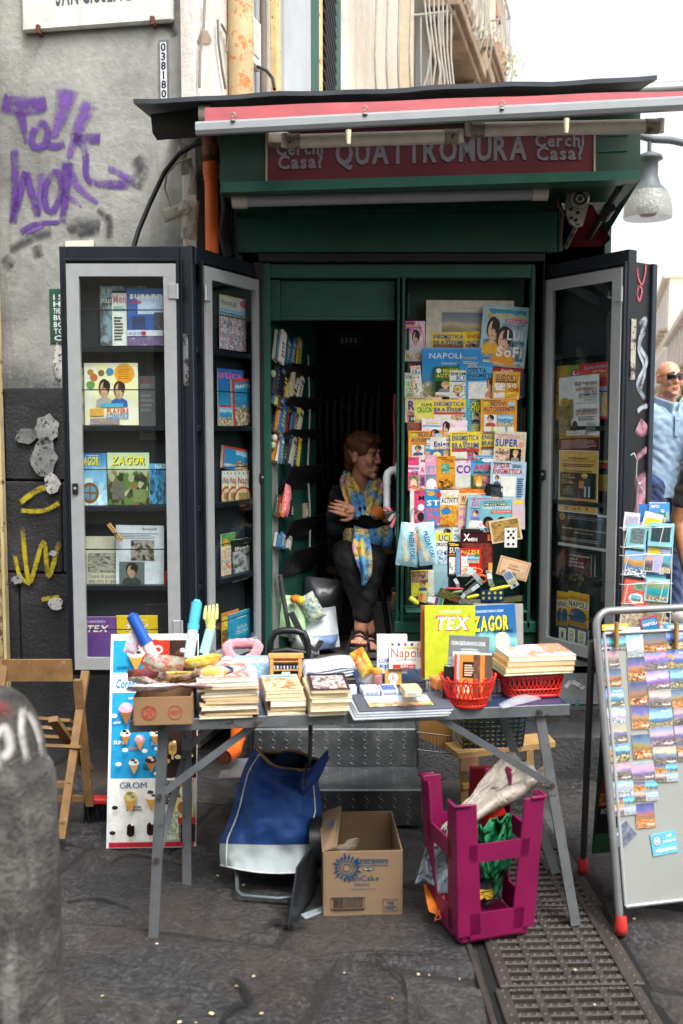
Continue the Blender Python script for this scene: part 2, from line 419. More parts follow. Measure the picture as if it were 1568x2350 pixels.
while vv < 6.0:
 hh_ = rnd.uniform(.5,.7); uu = -5.0 + rnd.uniform(0,.6)
 while uu < 6.0:
  ww = rnd.uniform(.75,1.2)
  c = [V((a * ca - d * sa,a * sa + d * ca + 1.6)) for a,d in ((uu,vv),(uu + ww - .004,vv),(uu + ww - .004,vv + hh_ - .004),(uu,vv + hh_ - .004))]
  m_ = sum(c,V((0,0))) / 4
  lim = .75 * m_.y * .55 + .9
  if 1.3 < m_.y < 5.3 and abs(m_.x) < lim:
   xs = [q.x for q in c]; ys = [q.y for q in c]
   if max(xs) > GX0 - .01 and min(xs) < GX1 + .01 and min(ys) < GY1:     # cut round the grating
    if m_.x < (GX0 + GX1) / 2:
     for i in (1,2): c[i].x = min(c[i].x,GX0 - .02)
    else:
     for i in (0,3): c[i].x = max(c[i].x,GX1 + .02)
    if c[1].x - c[0].x > .12 and c[2].x - c[3].x > .12: slab(c,k)
   else: slab(c,k)
  k += 1; uu += ww
 vv += hh_
def street_mat():
 m,nt,bs = newmat('street_stone'); co = coords(nt); br = N(nt,'TexBrick'); br.inputs['Scale'].default_value = 1.6
 for i,h in enumerate(('8f8b86','a09b94','5a5753')): br.inputs[i + 1].default_value = (*lin(h),1)
 br.inputs['Mortar Size'].default_value = .015; nt.links.new(co,br.inputs[0])
 nt.links.new(br.outputs[0],bs.inputs['Base Color']); bs.inputs['Roughness'].default_value = .7; return m
b = B(); ms_ = street_mat(); b.quad((1.5,5.3,-.006),(40,5.3,-.006),(40,6.2,.27),(1.4,6.2,.27),ms_); b.quad((1.4,6.2,.27),(40,6.2,.27),(60,120,.27),(1.9,120,.27),ms_); b.ob('street',kind='structure')
# -- corner building
def plaster(name,cols,stain,dark=.6,sc_=1.6,streak=True):
 m,nt,bs = newmat(name); co = coords(nt)
 f = nz(nt,sc_,7,.62,co); g = nz(nt,26,6,.7,co)
 st = nz(nt,1.0,5,.6,coords(nt,'Object',(7,7,.55)))
 c = ramp(nt,[(.3,cols[0]),(.5,cols[1]),(.72,cols[2])],f).outputs[0]
 c = mixc(nt,c,ramp(nt,[(.3,'6c6e6c'),(.7,'ffffff')],g).outputs[0],.22,'MULTIPLY')
 if streak: c = mixc(nt,c,stain,ramp(nt,[(.54,0.0),(.74,dark)],st).outputs[0])
 nt.links.new(c,bs.inputs['Base Color']); bs.inputs['Roughness'].default_value = .9
 bump(nt,bs,g,.55,.012); return m
M_WALL = plaster('grey_plaster',('73746f','9a9a94','b6b5ac'),'4c4942',.6)
M_FAC = plaster('cream_plaster',('b3a897','c6bcac','d2cabb'),'9c876d',.45,1.1)
M_WHITEP = plaster('white_plaster',('b9b3aa','d3cec6','e2ded6'),'a08e78',.5,2)
def soot():
 m,nt,bs = newmat('sooty_stone'); co = coords(nt); f = nz(nt,2.4,6,.6,co); g = nz(nt,55,6,.7,co)
 c = ramp(nt,[(.3,'17171a'),(.55,'2b2b2e'),(.75,'4a4846')],f).outputs[0]
 sp = ramp(nt,[(.62,0.0),(.7,.55)],g).outputs[0]
 nt.links.new(mixc(nt,c,'6f6c68',sp),bs.inputs['Base Color']); bs.inputs['Roughness'].default_value = .72; bump(nt,bs,g,.8,.015); return m
M_SOOT = soot()
YAW_W = R(-10)                                  # front wall: its far end is on the viewer's left
c0 = P(452,985,4.72); CORN = V((c0.x,c0.y))
WALL = Pl(CORN.x,CORN.y,YAW_W)                # local x<0 along the wall
FD = V((sin(R(15)),cos(R(15)),0))
FAC = Pl(CORN.x,CORN.y,math.atan2(FD.y,FD.x)) # street face: local x runs away from the corner
bld = empty('corner_building',(0,0,0),label='weathered corner building with grey plaster front behind the kiosk',cat='building')
b = B(); b.X = WALL.mx; b.box(-4.2,-.004,0,.35,1.72,9,M_WALL,.006); b.ob('front_wall',bld)
b = B(); b.X = WALL.mx; b.box(-4.2,-.30,.03,.35,-.1,1.8,M_SOOT,.004); b.ob('plinth_core',bld)
for r_ in range(4):                              # sooty dressed-stone courses
 z0 = -.05 + r_ * .45; x = -.02 - (r_ % 2) * .28
 while x > -2.4:
  w_ = rnd.uniform(.5,.72); b = B(); b.X = WALL.mx; d_ = rnd.uniform(0,.012)
  b.box(x - w_ + .008,x,-.035 - d_,.3,z0,z0 + .444,M_SOOT,.008); b.ob('stone_block',bld); x -= w_
L_F = 12.8
b = B(); b.X = FAC.mx; b.box(0,L_F,.004,.3,0,9,M_FAC,.004); b.ob('street_wall',bld)
def fq(px0,px1): return FAC.loc(px0,100)[0],FAC.loc(px1,100)[0]
def fbox(name,px0,px1,z0,z1,d0,d1,m,parent=None,**k):
 x0,x1 = FAC.loc(px0,100,d1)[0],FAC.loc(px1,100,d1)[0]; b = B(); b.X = FAC.mx; b.box(x0,x1,-d1,-d0,z0,z1,m,.004); return b.ob(name,parent or bld,**k)
fbox('corner_strip',447,530,1.8,9,-.02,.05,M_WHITEP)
b = B(); b.X = FAC.mx; pts = []
for i in range(18):
 t = 2 * pi * i / 18; px = 470 + 14 * cos(t) * (1 + .3 * sin(3 * t)); py = 85 + 20 * sin(t) * (1 + .25 * cos(2 * t)); x,z = FAC.loc(px,py,.055); pts.append((x,-.0545,z))
b.poly(pts,plaster('bare_mortar',('8a6d52','9b8268','b09a80'),'6a5440')); b.ob('bare_patch',bld)
fbox('grey_pilaster',655,714,2.0,9,0,.06,C('a9aeb2',.8,n=.12,ns=3))
M_RUSTW = C('c9b07c',.75,n=.2,ns=9,worn='a5612c',wf=.58)
fbox('rusty_rod',636,645,2,9,.05,.09,M_RUSTW)
M_GRN = C('245243',.5,n=.15,ns=10)
fbox('shutter_frame',716,733,2,9,0,.06,M_GRN); fbox('shutter_frame',771,783,2,9,0,.06,M_GRN)
fbox('shutter_back',722,770,2,9,0,.02,C('d9d2c4',.8))
fbox('shutter_stile',734,741,2,9,.02,.055,M_RUSTW); fbox('shutter_stile',765,770,2,9,.02,.055,M_RUSTW)
x0,x1 = FAC.loc(739,100,.04)[0],FAC.loc(766,100,.04)[0]
for sgn in (0,1):                               # diagonal lattice
 for i in range(46):
  z = 2.2 + i * .075; b = B(); b.X = FAC.mx; a,d = ((z,z + .3),(z + .3,z))[sgn]
  b.tube([(x0,-.035 - .012 * sgn,a),(x1,-.035 - .012 * sgn,d)],.02,C('14171c',.6),4); b.ob('lattice_lath',bld)
fbox('window_reveal',783,800,2,9,0,.03,M_WHITEP)
M_IRON = C('9a978f',.55,n=.15,ns=20,worn='9a6b45',wf=.66); M_SLAB = plaster('balcony_slab',('6b5644','8a745d','a08a70'),'3c3028',.7)
def balcony(x0,x1,z,dep,hgt=1.0,nbar=14,label=None):
 o = empty('balcony',label=label,cat='balcony',group='balconies on the corner building')
 b = B(); b.X = FAC.mx; b.box(x0,x1,-dep,0,z - .12,z,M_SLAB,.01); b.box(x0 + .04,x1 - .04,-dep + .05,0,z - .2,z - .121,M_SLAB,.01); b.ob('slab',o)
 for x in (x0 + .15,x1 - .3):
  b = B(); b.X = FAC.mx; b.add([(x,0,z - .6),(x,0,z - .2),(x,-dep * .8,z - .2),(x,-dep * .75,z - .3),(x,-.15,z - .42),(x + .16,0,z - .6),(x + .16,0,z - .2),(x + .16,-dep * .8,z - .2),(x + .16,-dep * .75,z - .3),(x + .16,-.15,z - .42)],
   [(0,1,2,3,4),(9,8,7,6,5),(0,4,9,5),(4,3,8,9),(3,2,7,8),(2,1,6,7),(1,0,5,6)],M_SLAB); b.ob('bracket',o)
 def bar(p,n_):
  b = B(); b.X = FAC.mx; b.tube([V((p[0],p[1],z + h)) + V(n_) * q for h,q in ((0,0),(.12,.04),(.28,.06),(.48,.03),(.7,.005),(hgt,0))],.0085,M_IRON,6); b.ob('railing_bar',o)
 for i in range(nbar): bar((x0 + (x1 - x0) * i / (nbar - 1),-dep,0),(0,-1,0))
 for i in range(1,5): bar((x0,-dep * i / 5,0),(-1,0,0)); bar((x1,-dep * i / 5,0),(1,0,0))
 b = B(); b.X = FAC.mx; b.tube([(x0,0,z + hgt),(x0,-dep,z + hgt),(x1,-dep,z + hgt),(x1,0,z + hgt)],.016,M_IRON,6); b.ob('handrail',o)
 return o
fl_ = lambda px,py,o: FAC.loc(px,py,o)
balcony(3.35,4.7,4.12,.45,1.1,7,label='white belly-railed balcony just above the kiosk roof')
balcony(5.2,7.3,5.6,.45,nbar=8,label='brown stone balcony with railing, higher up past the first one')
balcony(9.3,11.3,6.7,.3,nbar=7,label='farthest balcony with railing at the end of the building')
for i,(a,c) in enumerate(((4.6,5.4),(6.4,7.3),(8.7,9.4),(10.2,11.2))):
 b = B(); b.X = FAC.mx; b.box(a,c,-.12,0,3.2,6.0,C('b9aa93',.8),.01); fr = b.ob('window_surround',bld)
 b = B(); b.X = FAC.mx; b.box(a + .1,c - .1,-.135,-.121,3.3,5.85,C('4b4a45',.4),.002); b.ob('window',bld)
 b = B(); b.X = FAC.mx; b.box(a - .12,c + .12,-.3,0,6.05,6.25,M_SLAB,.02); b.ob('window_cornice',bld)
M_BRICK = C('9c6f52',.85,n=.3,ns=18)
for i in range(22):                              # toothed quoin stones at the far edge
 b = B(); b.X = FAC.mx; b.box(L_F - .5 - .2 * (i % 2),L_F + .05,-.08,.02,1.6 + i * .34,1.6 + i * .34 + .3,M_BRICK if i % 2 else M_FAC,.012); b.ob('quoin_stone',bld)
def leafy(name,c,r,n,cols,label,parent=None):
 b = B(); rg = random.Random(int(c[0] * 100)); ms = [C(h,.7,n=.25,ns=30) for h in cols]
 for i in range(n):
  d = V((rg.gauss(0,1),rg.gauss(0,1),rg.gauss(0,1))).normalized() * r * rg.random() ** .4; q = V(c) + V((d.x,d.y,d.z * .8)); s_ = r * rg.uniform(.07,.14)
  a = V((rg.gauss(0,1),rg.gauss(0,1),rg.gauss(0,1))).normalized() * s_; e = a.orthogonal().normalized() * s_ * .5
  b.quad(q - a,q + e,q + a,q - e,ms[i % len(ms)])
 o = b.ob(name,parent); return o
pw = FAC.mx @ V((7.2,-.4,5.9)); o = empty('potted_plant',label='green leafy plant trailing from the upper stone balcony',cat='plant'); leafy('foliage',pw,.2,90,('4d6b2c','7d9440','365022'),'',o)
b = B(); b.tube([pw + V((0,0,-.24)),pw + V((.03,.02,.1))],.012,C('5a4630',.8),6); b.ob('stem',o)
pw = FAC.mx @ V((11.2,-.25,7.0)); o = empty('potted_plant',label='dry yellow plant on the farthest balcony',cat='plant'); leafy('foliage',pw,.3,200,('a08a3c','b79b4c','6c6a30'),'',o)
b = B(); b.tube([pw + V((0,0,-.28)),pw + V((.02,.02,.1))],.012,C('5a4630',.8),6); b.ob('stem',o)
o = empty('door_post',label='rusty cream-painted iron door post at the end of the grey wall',cat='door post'); q0 = WALL.loc(7,900,.05)[0]
b = B(); b.X = WALL.mx; b.box(q0 - .5,q0,-.09,-.045,0,7,C('c2b184',.7,n=.2,ns=6,worn='6e4a2c',wf=.6),.006); b.ob('post_plate',o)
b = B(); b.X = WALL.mx; b.box(q0 - .03,q0 - .012,-.1,-.09,0,7,C('9d8c62',.7,worn='5b3a22',wf=.5),.002); b.ob('post_edge',o)
# -- far side of the street
def far_building(name,c,s0,s1,top,wallc,label,rows,z0=1.0):
 """block on the far side of the street; face looks towards the street"""
 o = empty(name,label=label,cat='building',group='houses far down the street'); d = V((sin(R(15)),cos(R(15)),0)); pl = Pl(c,0,math.atan2(d.y,d.x))
 m = C(wallc,.9,n=.06,ns=.6); b = B(); b.X = pl.mx; b.box(s0,s1,-9,0,-.02,top,m,.02); b.ob('wall',o)
 b = B(); b.X = pl.mx; b.box(s0 - .2,s1 + .2,-9,.35,top,top + .35,C('d9cdbf',.9),.03); b.ob('cornice',o)
 n = int((s1 - s0) / 3.2)
 for r_ in range(rows):
  for i in range(n):
   x = s0 + 1.4 + i * 3.2; z = z0 + r_ * 3.4; b = B(); b.X = pl.mx
   b.box(x - .15,x + 1.35,0.001,.1,z - .15,z + 2.2,C('efe6da',.8),.01); w = b.ob('window',o)
   b = B(); b.X = pl.mx; b.box(x,x + 1.2,.101,.12,z,z + 2,C('8d9494',.3),.004); b.ob('pane',w)
   b = B(); b.X = pl.mx; b.box(x - .3,x + 1.5,.0,.45,z - .3,z - .16,C('b7a895',.9),.01); b.ob('sill',w)
far_building('pink_house',3.4,26,62,6.4,'dba392','pale pink house with balconied windows behind the man in sunglasses',2)
far_building('cream_house',3.4,62.5,100,10.5,'e0d2bd','cream house farther along the street beyond the pink one',3)
o = empty('facing_house',(0,-8,0),label='tall grey-beige house facing the kiosk across the street',cat='building'); m = C('c2b8a6',.9,n=.12,ns=.8)
b = B(); b.box(-9,7,-6,0,-.02,9.5,m,.02); b.ob('wall',o)
for r_ in range(3):
 for i in range(6):
  x = -8 + i * 2.5; z = 1 + r_ * 3.4; b = B(); b.box(x - .12,x + 1.22,.001,.08,z - .1,z + 2.2,C('b9b2a4',.8),.01); w = b.ob('window',o)
  b = B(); b.box(x,x + 1.1,.081,.1,z,z + 2.05,C('30363a',.25),.004); b.ob('pane',w)
# == KIOSK
KY = 4.55
K = Pl(0,KY,0)
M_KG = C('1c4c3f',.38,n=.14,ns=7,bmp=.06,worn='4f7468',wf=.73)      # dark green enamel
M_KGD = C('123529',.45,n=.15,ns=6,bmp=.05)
M_NAVY = C('10161f',.42,n=.18,ns=6,bmp=.04,worn='59616b',wf=.75)
M_SIL = C('a2a5a6',.42,.4,n=.06,ns=30)
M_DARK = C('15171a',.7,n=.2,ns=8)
M_BLACKP = C('17181a',.4,n=.15)
kio = empty('newspaper_kiosk',(.36,KY,0),label='dark green newspaper kiosk with open front and steps',cat='kiosk')
kio_i = MX.Translation((-.36,-KY,0))
def kb(): 
 b = B(); b.X = kio_i; return b
def kbox(name,px0,px1,py0,py1,d0,d1,m,parent=None,Z=KY,c=.003,pos=None):
 """box whose front outline is px0..px1, py0..py1 at depth Z, from d0 to d1 behind that plane"""
 a,d = P(px0,py1,Z),P(px1,py0,Z); b = kb() if parent is None or parent is kio else B()
 if parent not in (None,kio): b.X = kio_i
 b.box(a.x,d.x,Z + d0,Z + d1,a.z,d.z,m,c); return b.ob(name,parent or kio)
ZF = .46                                          # kiosk floor
XL,XR = -.475,1.21
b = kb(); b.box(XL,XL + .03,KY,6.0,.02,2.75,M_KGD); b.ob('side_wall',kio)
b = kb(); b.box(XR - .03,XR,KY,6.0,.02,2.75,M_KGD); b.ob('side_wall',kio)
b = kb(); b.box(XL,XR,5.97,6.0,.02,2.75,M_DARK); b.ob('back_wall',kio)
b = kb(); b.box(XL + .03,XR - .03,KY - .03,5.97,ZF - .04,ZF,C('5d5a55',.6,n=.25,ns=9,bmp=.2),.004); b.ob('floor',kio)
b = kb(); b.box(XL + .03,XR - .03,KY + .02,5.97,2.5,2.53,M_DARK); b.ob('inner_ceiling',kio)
for i,(a,d,y0,z0,z1) in enumerate(((.33,.72,4.32,0,.21),(.73,1.22,4.3,0,.2),(.33,1.22,4.5,.2,.27))):
 b = kb(); b.box(a,d,y0,5.2,z0 - .02,z1,M_SOOT,.012); b.ob('base_stone',kio)
b = kb(); b.box(.34,XR,4.52,4.56,.275,.5,C('6f7273',.6,n=.2,ns=5,worn='3b3b3d',wf=.62),.003); b.ob('base_panel',kio)
b = kb(); b.box(XL,-.39,4.3,5.2,-.02,.45,M_SOOT,.012); b.ob('base_stone',kio)
kbox('sill',905,1230,1425,1450,-.02,.3,M_KG); kbox('sill_panel',905,1230,1452,1500,0,.03,M_KGD)
kbox('jamb',606,620,605,1500,-.03,.04,M_KG); kbox('jamb_post',618,642,640,735,.01,.06,M_KG)
kbox('jamb',1207,1228,612,1440,-.02,.05,M_KG)
kbox('door_post',909,918,636,1426,-.01,.05,M_KG); kbox('door_post',919,930,636,1426,-.02,.05,M_KG)
kbox('lintel',606,1228,606,638,-.01,.06,M_KG)
kbox('transom_panel',642,908,640,731,.04,.06,M_KG); kbox('transom_rail',630,908,724,733,.03,.07,M_KG)
kbox('navy_head',596,1246,585,604,-.05,.03,M_NAVY); kbox('navy_jamb',591,605,605,1500,-.045,.02,M_NAVY); kbox('navy_jamb',1229,1246,605,1500,-.045,.02,M_NAVY)
kbox('header_panel',548,1276,489,583,-.04,.02,M_KG); kbox('header_strip',1277,1290,478,580,-.03,.02,M_KG)
for px,py in ((1257,500),(1257,572),(560,500),(560,574)):
 p = P(px,py,KY - .045); b = kb(); b.tube([p,p + V((0,.02,0))],.008,M_KGD,8); b.ob('rivet',kio)
def hexa(b,f,d,m,c=None):
 """front corners lb,rb,rt,lt extruded by vector d"""
 v = [V(p) for p in f] + [V(p) + V(d) for p in f]
 b.add(v,[(0,1,2,3),(7,6,5,4),(0,4,5,1),(1,5,6,2),(2,6,7,3),(3,7,4,0)],m); return b
ZL,ZR = 4.06,3.98                                # the box front is a little nearer at its far end
def SB(px,py,o=0.0):
 t = (px - 505) / 965; return P(px,py,ZL + (ZR - ZL) * t - o)
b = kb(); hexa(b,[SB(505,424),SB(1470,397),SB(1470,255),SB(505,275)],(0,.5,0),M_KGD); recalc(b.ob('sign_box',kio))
b = kb(); hexa(b,[SB(507,442,.03),SB(1470,411,.03),SB(1470,390,.03),SB(507,418,.03)],(0,.1,0),M_KG); recalc(b.ob('box_beam',kio))
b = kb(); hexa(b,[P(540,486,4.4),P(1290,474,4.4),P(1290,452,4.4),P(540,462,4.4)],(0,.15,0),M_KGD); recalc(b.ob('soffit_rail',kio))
for q in (0,1,2):
 b = kb(); hexa(b,[SB(1385 - q * 4,337 + q * 36 - 60,.004),SB(1440,334 + q * 36 - 60,.004),SB(1440,330 + q * 36 - 60,.004),SB(1385 - q * 4,333 + q * 36 - 60,.004)],(0,.01,0),M_KG); b.ob('louvre',kio)
b = kb(); a0,a1 = SB(1470,411,.0),P(1392,540,KY); e0,e1 = SB(1440,413,0),P(1368,530,KY)
b.add([a0,a1,e1,e0,a0 + V((0,0,.03)),a1 + V((0,0,.03)),e1 + V((0,0,.03)),e0 + V((0,0,.03))],[(0,1,2,3),(4,5,6,7),(0,1,5,4),(2,3,7,6),(1,2,6,5),(0,3,7,4)],M_KG); b.ob('gusset',kio)
M_SIGN = C('55141f',.4,n=.12,ns=4)
sgn = kb(); hexa(sgn,[SB(614,418,.012),SB(1362,398,.012),SB(1362,282,.012),SB(614,300,.012)],(0,.02,0),M_SIGN); sgn = recalc(sgn.ob('sign_board',kio))
b = kb()
for a,d in (((612,421),(1364,400)),((612,421),(612,300)),((1364,400),(1364,285))):
 b.tube([SB(*a,.015),SB(*d,.015)],.006,C('8d8468',.6),4)
b.ob('sign_edge',kio)
def stext(t,px0,px1,pyb0,pyb1,hpx,m,bold=1):
 """lettering along the sign between two base points"""
 p0,p1 = SB(px0,pyb0,.017),SB(px1,pyb1,.017); u = p1 - p0; vs,fs,L = glyph_run(t,bold); h = hpx * 4.02 / FPX
 b = kb(); b.add([p0 + u * (x / L) + V((0,0,z * h)) for x,z in vs],fs,m); return b.ob('sign_lettering',sgn)
mt = ink('726e75')
stext('Cerchi',634,742,357,352,30,mt); stext('Casa?',638,741,388,384,28,mt)
stext('QUATTROMURA',770,1209,378,364,50,mt)
stext('Cerchi',1228,1341,337,335,26,mt); stext('Casa?',1231,1338,367,365,27,mt)
M_ROOF = C('4b4f55',.55,.3,n=.2,ns=5,bmp=.1)
b = kb(); n = 26
def rf(t,z=0):
 px = 306 + 1202 * t; py = 237 - 52 * t + 2.0 * sin(t * 17) + 1.4 * sin(t * 41); return P(px,py,3.86 - .06 * t)
vs = []
for i in range(n):
 p = rf(i / (n - 1)); vs += [p,p + V((0,-.002,.016)),p + V((0,2.1,.34)),p + V((0,2.1,.32))]
fs = []
for i in range(n - 1):
 for k_ in range(4): fs.append((i * 4 + k_,i * 4 + (k_ + 1) % 4,i * 4 + 4 + (k_ + 1) % 4,i * 4 + 4 + k_))
b.add(vs,fs,M_ROOF); recalc(b.ob('roof_sheet',kio))
b = kb(); hexa(b,[P(350,305,3.98),P(470,296,3.98),P(470,246,3.98),P(346,262,3.98)],(0,.1,0),C('2b2a29',.7,n=.3,ns=12)); recalc(b.ob('roof_bearer',kio))
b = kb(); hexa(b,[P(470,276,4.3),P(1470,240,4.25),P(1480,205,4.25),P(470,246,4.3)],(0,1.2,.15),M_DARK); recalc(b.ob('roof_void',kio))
def cheq():
 m,nt,bs = newmat('chequer_steel'); co = coords(nt); f = nz(nt,5,6,.65,co)
 nt.links.new(ramp(nt,[(.3,'3a3d3f'),(.55,'585b5d'),(.75,'757675')],f).outputs[0],bs.inputs['Base Color'])
 bs.inputs['Metallic'].default_value = .65; nt.links.new(ramp(nt,[(.3,.38),(.7,.62)],f).outputs[0],bs.inputs['Roughness']); bump(nt,bs,nz(nt,60,4,.6,co),.15,.004); return m
M_CHQ = cheq()
stp = empty('steps',(-kio.location.x,-kio.location.y,0)); stp.parent = kio
SX0,SX1 = -.38,.315
for i,(y0,y1,z0,z1) in enumerate(((3.77,4.03,0,.15),(4.03,4.55,0,.312))):
 b = B(); b.box(SX0,SX1 - .004 * i,y0,y1 + .002,z0,z1,M_CHQ,.006)
 nx = 26
 for r_ in range(14):                            # raised lozenges on riser and tread
  for c_ in range(nx):
   x = SX0 + .02 + c_ * .027 + .0 * r_
   for face in (0,1):
    if face == 0:
     z = (z0 if i == 0 else .15) + .012 + r_ * .0165
     if z > z1 - .008: continue
     p = V((x,y0 - .0002,z)); ux,uz = V((1,0,0)),V((0,0,1)); nn = V((0,-1,0))
    else:
     yy = y0 + .012 + r_ * .018
     if yy > y1 - .01 or (i == 1 and r_ > 8): continue
     p = V((x,yy,z1 + .0002)); ux,uz = V((1,0,0)),V((0,1,0)); nn = V((0,0,1))
    s_ = 1 if (c_ + r_) % 2 else -1
    if (r_ % 2 == 0) != (s_ > 0): continue
    a = (ux * .011 + uz * .0095 * s_ * -1); d = (ux * .0095 * s_ + uz * .011).normalized() * .0032
    if x + .012 > SX1: continue
    b.add([p - a,p - d,p + a,p + d,p + nn * .0022 - a * .25,p + nn * .0022 + a * .25],[(0,1,5,4),(1,2,5),(2,3,4,5),(3,0,4)],M_CHQ)
 b.ob('step',stp)
b = B(); b.box(SX0 + .01,SX1 + .02,4.47,4.55,.312,ZF - .002,M_KGD,.004); b.ob('threshold_riser',stp)
# -- lamp tube under the box
o = empty('fluorescent_lamp',label='unlit fluorescent tube fitting under the sign box',cat='lamp')
a,d = P(540,461,4.12),P(1250,443,4.1); b = B(); b.tube([a,a.lerp(d,.5),d],.026,C('8f8f93',.3,n=.08,ns=8),12); b.ob('diffuser',o)
b = B(); b.tube([a - V((.012,0,0)),a + V((.05,0,0))],.03,C('b9b0a4',.4),12); b.ob('end_cap',o)
b = B(); b.tube([d - V((.05,0,0)),d + V((.012,0,0))],.03,C('b9b0a4',.4),12); b.ob('end_cap',o)
b = B(); b.tube([a + V((0,.015,.03)),d + V((0,.015,.03))],.02,C('5a5c60',.5),6); b.ob('housing',o)
# -- awning
aw = empty('awning',label='red roll-up awning with white front bar and folded cream arms',cat='awning')
def red_cloth():
 m,nt,bs = newmat('red_cloth'); co = coords(nt); f = nz(nt,6,5,.6,co)
 nt.links.new(ramp(nt,[(.3,'741a22'),(.55,'8a242c'),(.75,'9a3f44')],f).outputs[0],bs.inputs['Base Color']); bs.inputs['Roughness'].default_value = .65
 bs.inputs['Sheen Weight'].default_value = .2; return m
M_RED = red_cloth(); M_BARW = C('868a8c',.4,.1,n=.08,ns=9,worn='6c6a66',wf=.7); M_CRM = C('cfc7b6',.5,n=.12,ns=16,worn='5b5046',wf=.66)
AZ = 3.74
def AB(px,py,o=0): return P(px,py,AZ - .05 * (px - 450) / 1118 + o)
nA = 40; b = B()
def af(u,v):
 px = 470 + 1200 * u; top = 247 - 44 * u; bot = 284 - 41 * u; w_ = 2.2 * sin(u * 23) * v * (1 if u > .8 else .4)
 q = AB(px - (1 - v) * 0,bot + (top - bot) * v + w_,.02 + .05 * v); return q
b.grid(af,nA,6,M_RED); b.ob('cloth',aw)
b = B(); pr = [(-.0,-.024),(.012,-.026),(.018,-.012),(.016,.012),(.006,.022),(-.02,.024),(-.03,.0),(-.025,-.02)]
p0,p1 = AB(450,295),AB(1680,230); vs = [p0 + V((0,-y * 1.2,z)) for y,z in pr] + [p1 + V((0,-y * 1.2,z)) for y,z in pr]; n8 = len(pr)
b.add(vs,[(i,(i + 1) % n8,n8 + (i + 1) % n8,n8 + i) for i in range(n8)] + [tuple(range(n8)),tuple(range(2 * n8 - 1,n8 - 1,-1))],M_BARW); recalc(b.ob('front_bar',aw))
b = B(); b.tube([AB(460,255,.34),AB(1640,200,.34)],.03,C('8d8d8b',.4,.5),10); b.ob('roller',aw)
for px,py in ((535,276),(838,261),(1152,249)):
 p = AB(px,py,-.02); b = B(); b.lathe([(.001,-.006),(.009,-.005),(.009,0),(.001,.002)],C('8b8780',.4,.7),10,p)
 b.tube([p + V((sin(t) * .0085,0,.018 - cos(t) * .0085)) for t in [2 * pi * i / 12 for i in range(12)]],.0022,C('8b8780',.4,.8),6,closed=True); b.ob('eye_ring',aw)
def arm(px0,py0,px1,py1,hook,jl):
 a,d = AB(px0,py0,.1),AB(px1,py1,.1); r = .026
 b = B(); b.tube([a,d],r,M_CRM,10); b.ob('arm',aw)
 for e,s_ in ((a,-1),(d,1)):
  b = B(); b.tube([e + V((s_ * .001,0,0)),e + V((s_ * .05,0,0))],r * 1.1,C('8c8578',.5,worn='3a342c',wf=.55),8); b.tube([e + V((s_ * .055,0,-.022)),e + V((s_ * .055,0,.026))],.018,M_CRM,8); b.ob('arm_joint',aw)
 h = AB(hook[0],hook[1],-.005); b = B(); b.tube([h + V((0,0,.03)),h,h + V((0,0,-.02))],[.011,.009,.007],C('d9ceb2',.45),8); b.ob('latch',aw)
arm(690,324,1020,314,(800,318),1); arm(1112,297,1480,290,(1300,292),1)
b = B(); a = AB(615,316,.13); b.box(a.x,a.x + .08,a.y,a.y + .06,a.z - .022,a.z + .022,C('8c8274',.6,worn='3f382f',wf=.55),.005); b.ob('arm_bracket',aw)
b = B(); a = AB(470,262,.18); b.tube([a - V((.02,0,0)),a + V((.02,0,0))],.035,C('b4b09f',.5),14); b.ob('roller_cap',aw)
g_ = empty('crank_gear',label='bare metal crank gear plate hanging beside the header panel',cat='gearbox')
gp = lambda px,py,o=0: P(px,py,4.3 - o); M_ALU = C('9c978c',.4,.7,n=.2,ns=25,worn='4a443c',wf=.62)
out = [(1300,430),(1352,425),(1352,470),(1343,500),(1338,518),(1325,522),(1308,512),(1300,490)]
b = B(); f_ = [gp(*q) for q in out]; k8 = len(f_); b.add(f_ + [q + V((0,.02,0)) for q in f_],[tuple(range(k8)),tuple(range(2 * k8 - 1,k8 - 1,-1))] + [(i,(i + 1) % k8,k8 + (i + 1) % k8,k8 + i) for i in range(k8)],M_ALU); recalc(b.ob('plate',g_))
def ring(b,c,r,tr,m): b.tube([V(c) + V((cos(t) * r,0,sin(t) * r)) for t in [2 * pi * i / 20 for i in range(20)]],tr,m,6,closed=True)
b = B(); c_ = gp(1330,455,.006); ring(b,c_,.034,.009,M_ALU); ring(b,c_,.014,.008,M_ALU); b.ob('wheel',g_)
for px,py in ((1326,488),(1311,480),(1322,505),(1312,500)):
 c_ = gp(px,py,.002); b = B(); b.tube([c_,c_ - V((0,.004,0))],.007,M_DARK,8); b.ob('bolt',g_)
b = B(); b.tube([gp(1326,512),P(1298,568,4.45)],.011,C('8a7f72',.5,.4,worn='4d3f33',wf=.5),8); b.ob('crank_rod',g_)
b = B(); b.tube([P(1283,432,4.35),P(1280,470,4.33),P(1292,490,4.33),P(1290,520,4.35),P(1284,570,4.48)],.004,C('7d4a2c',.6),6); tag(b.ob('brown_cable'),'thin brown cable looping beside the crank gear','cable')
o = empty('support_stay',label='dark diagonal stay with clamp under the box end',cat='bracket')
b = B(); b.tube([P(1352,545,4.5),P(1425,425,4.1)],.014,C('35302f',.6),8); b.ob('rod',o)
b = B(); b.tube([P(1385,498,4.28),P(1400,475,4.22)],.026,M_BLACKP,10); b.ob('clamp',o)
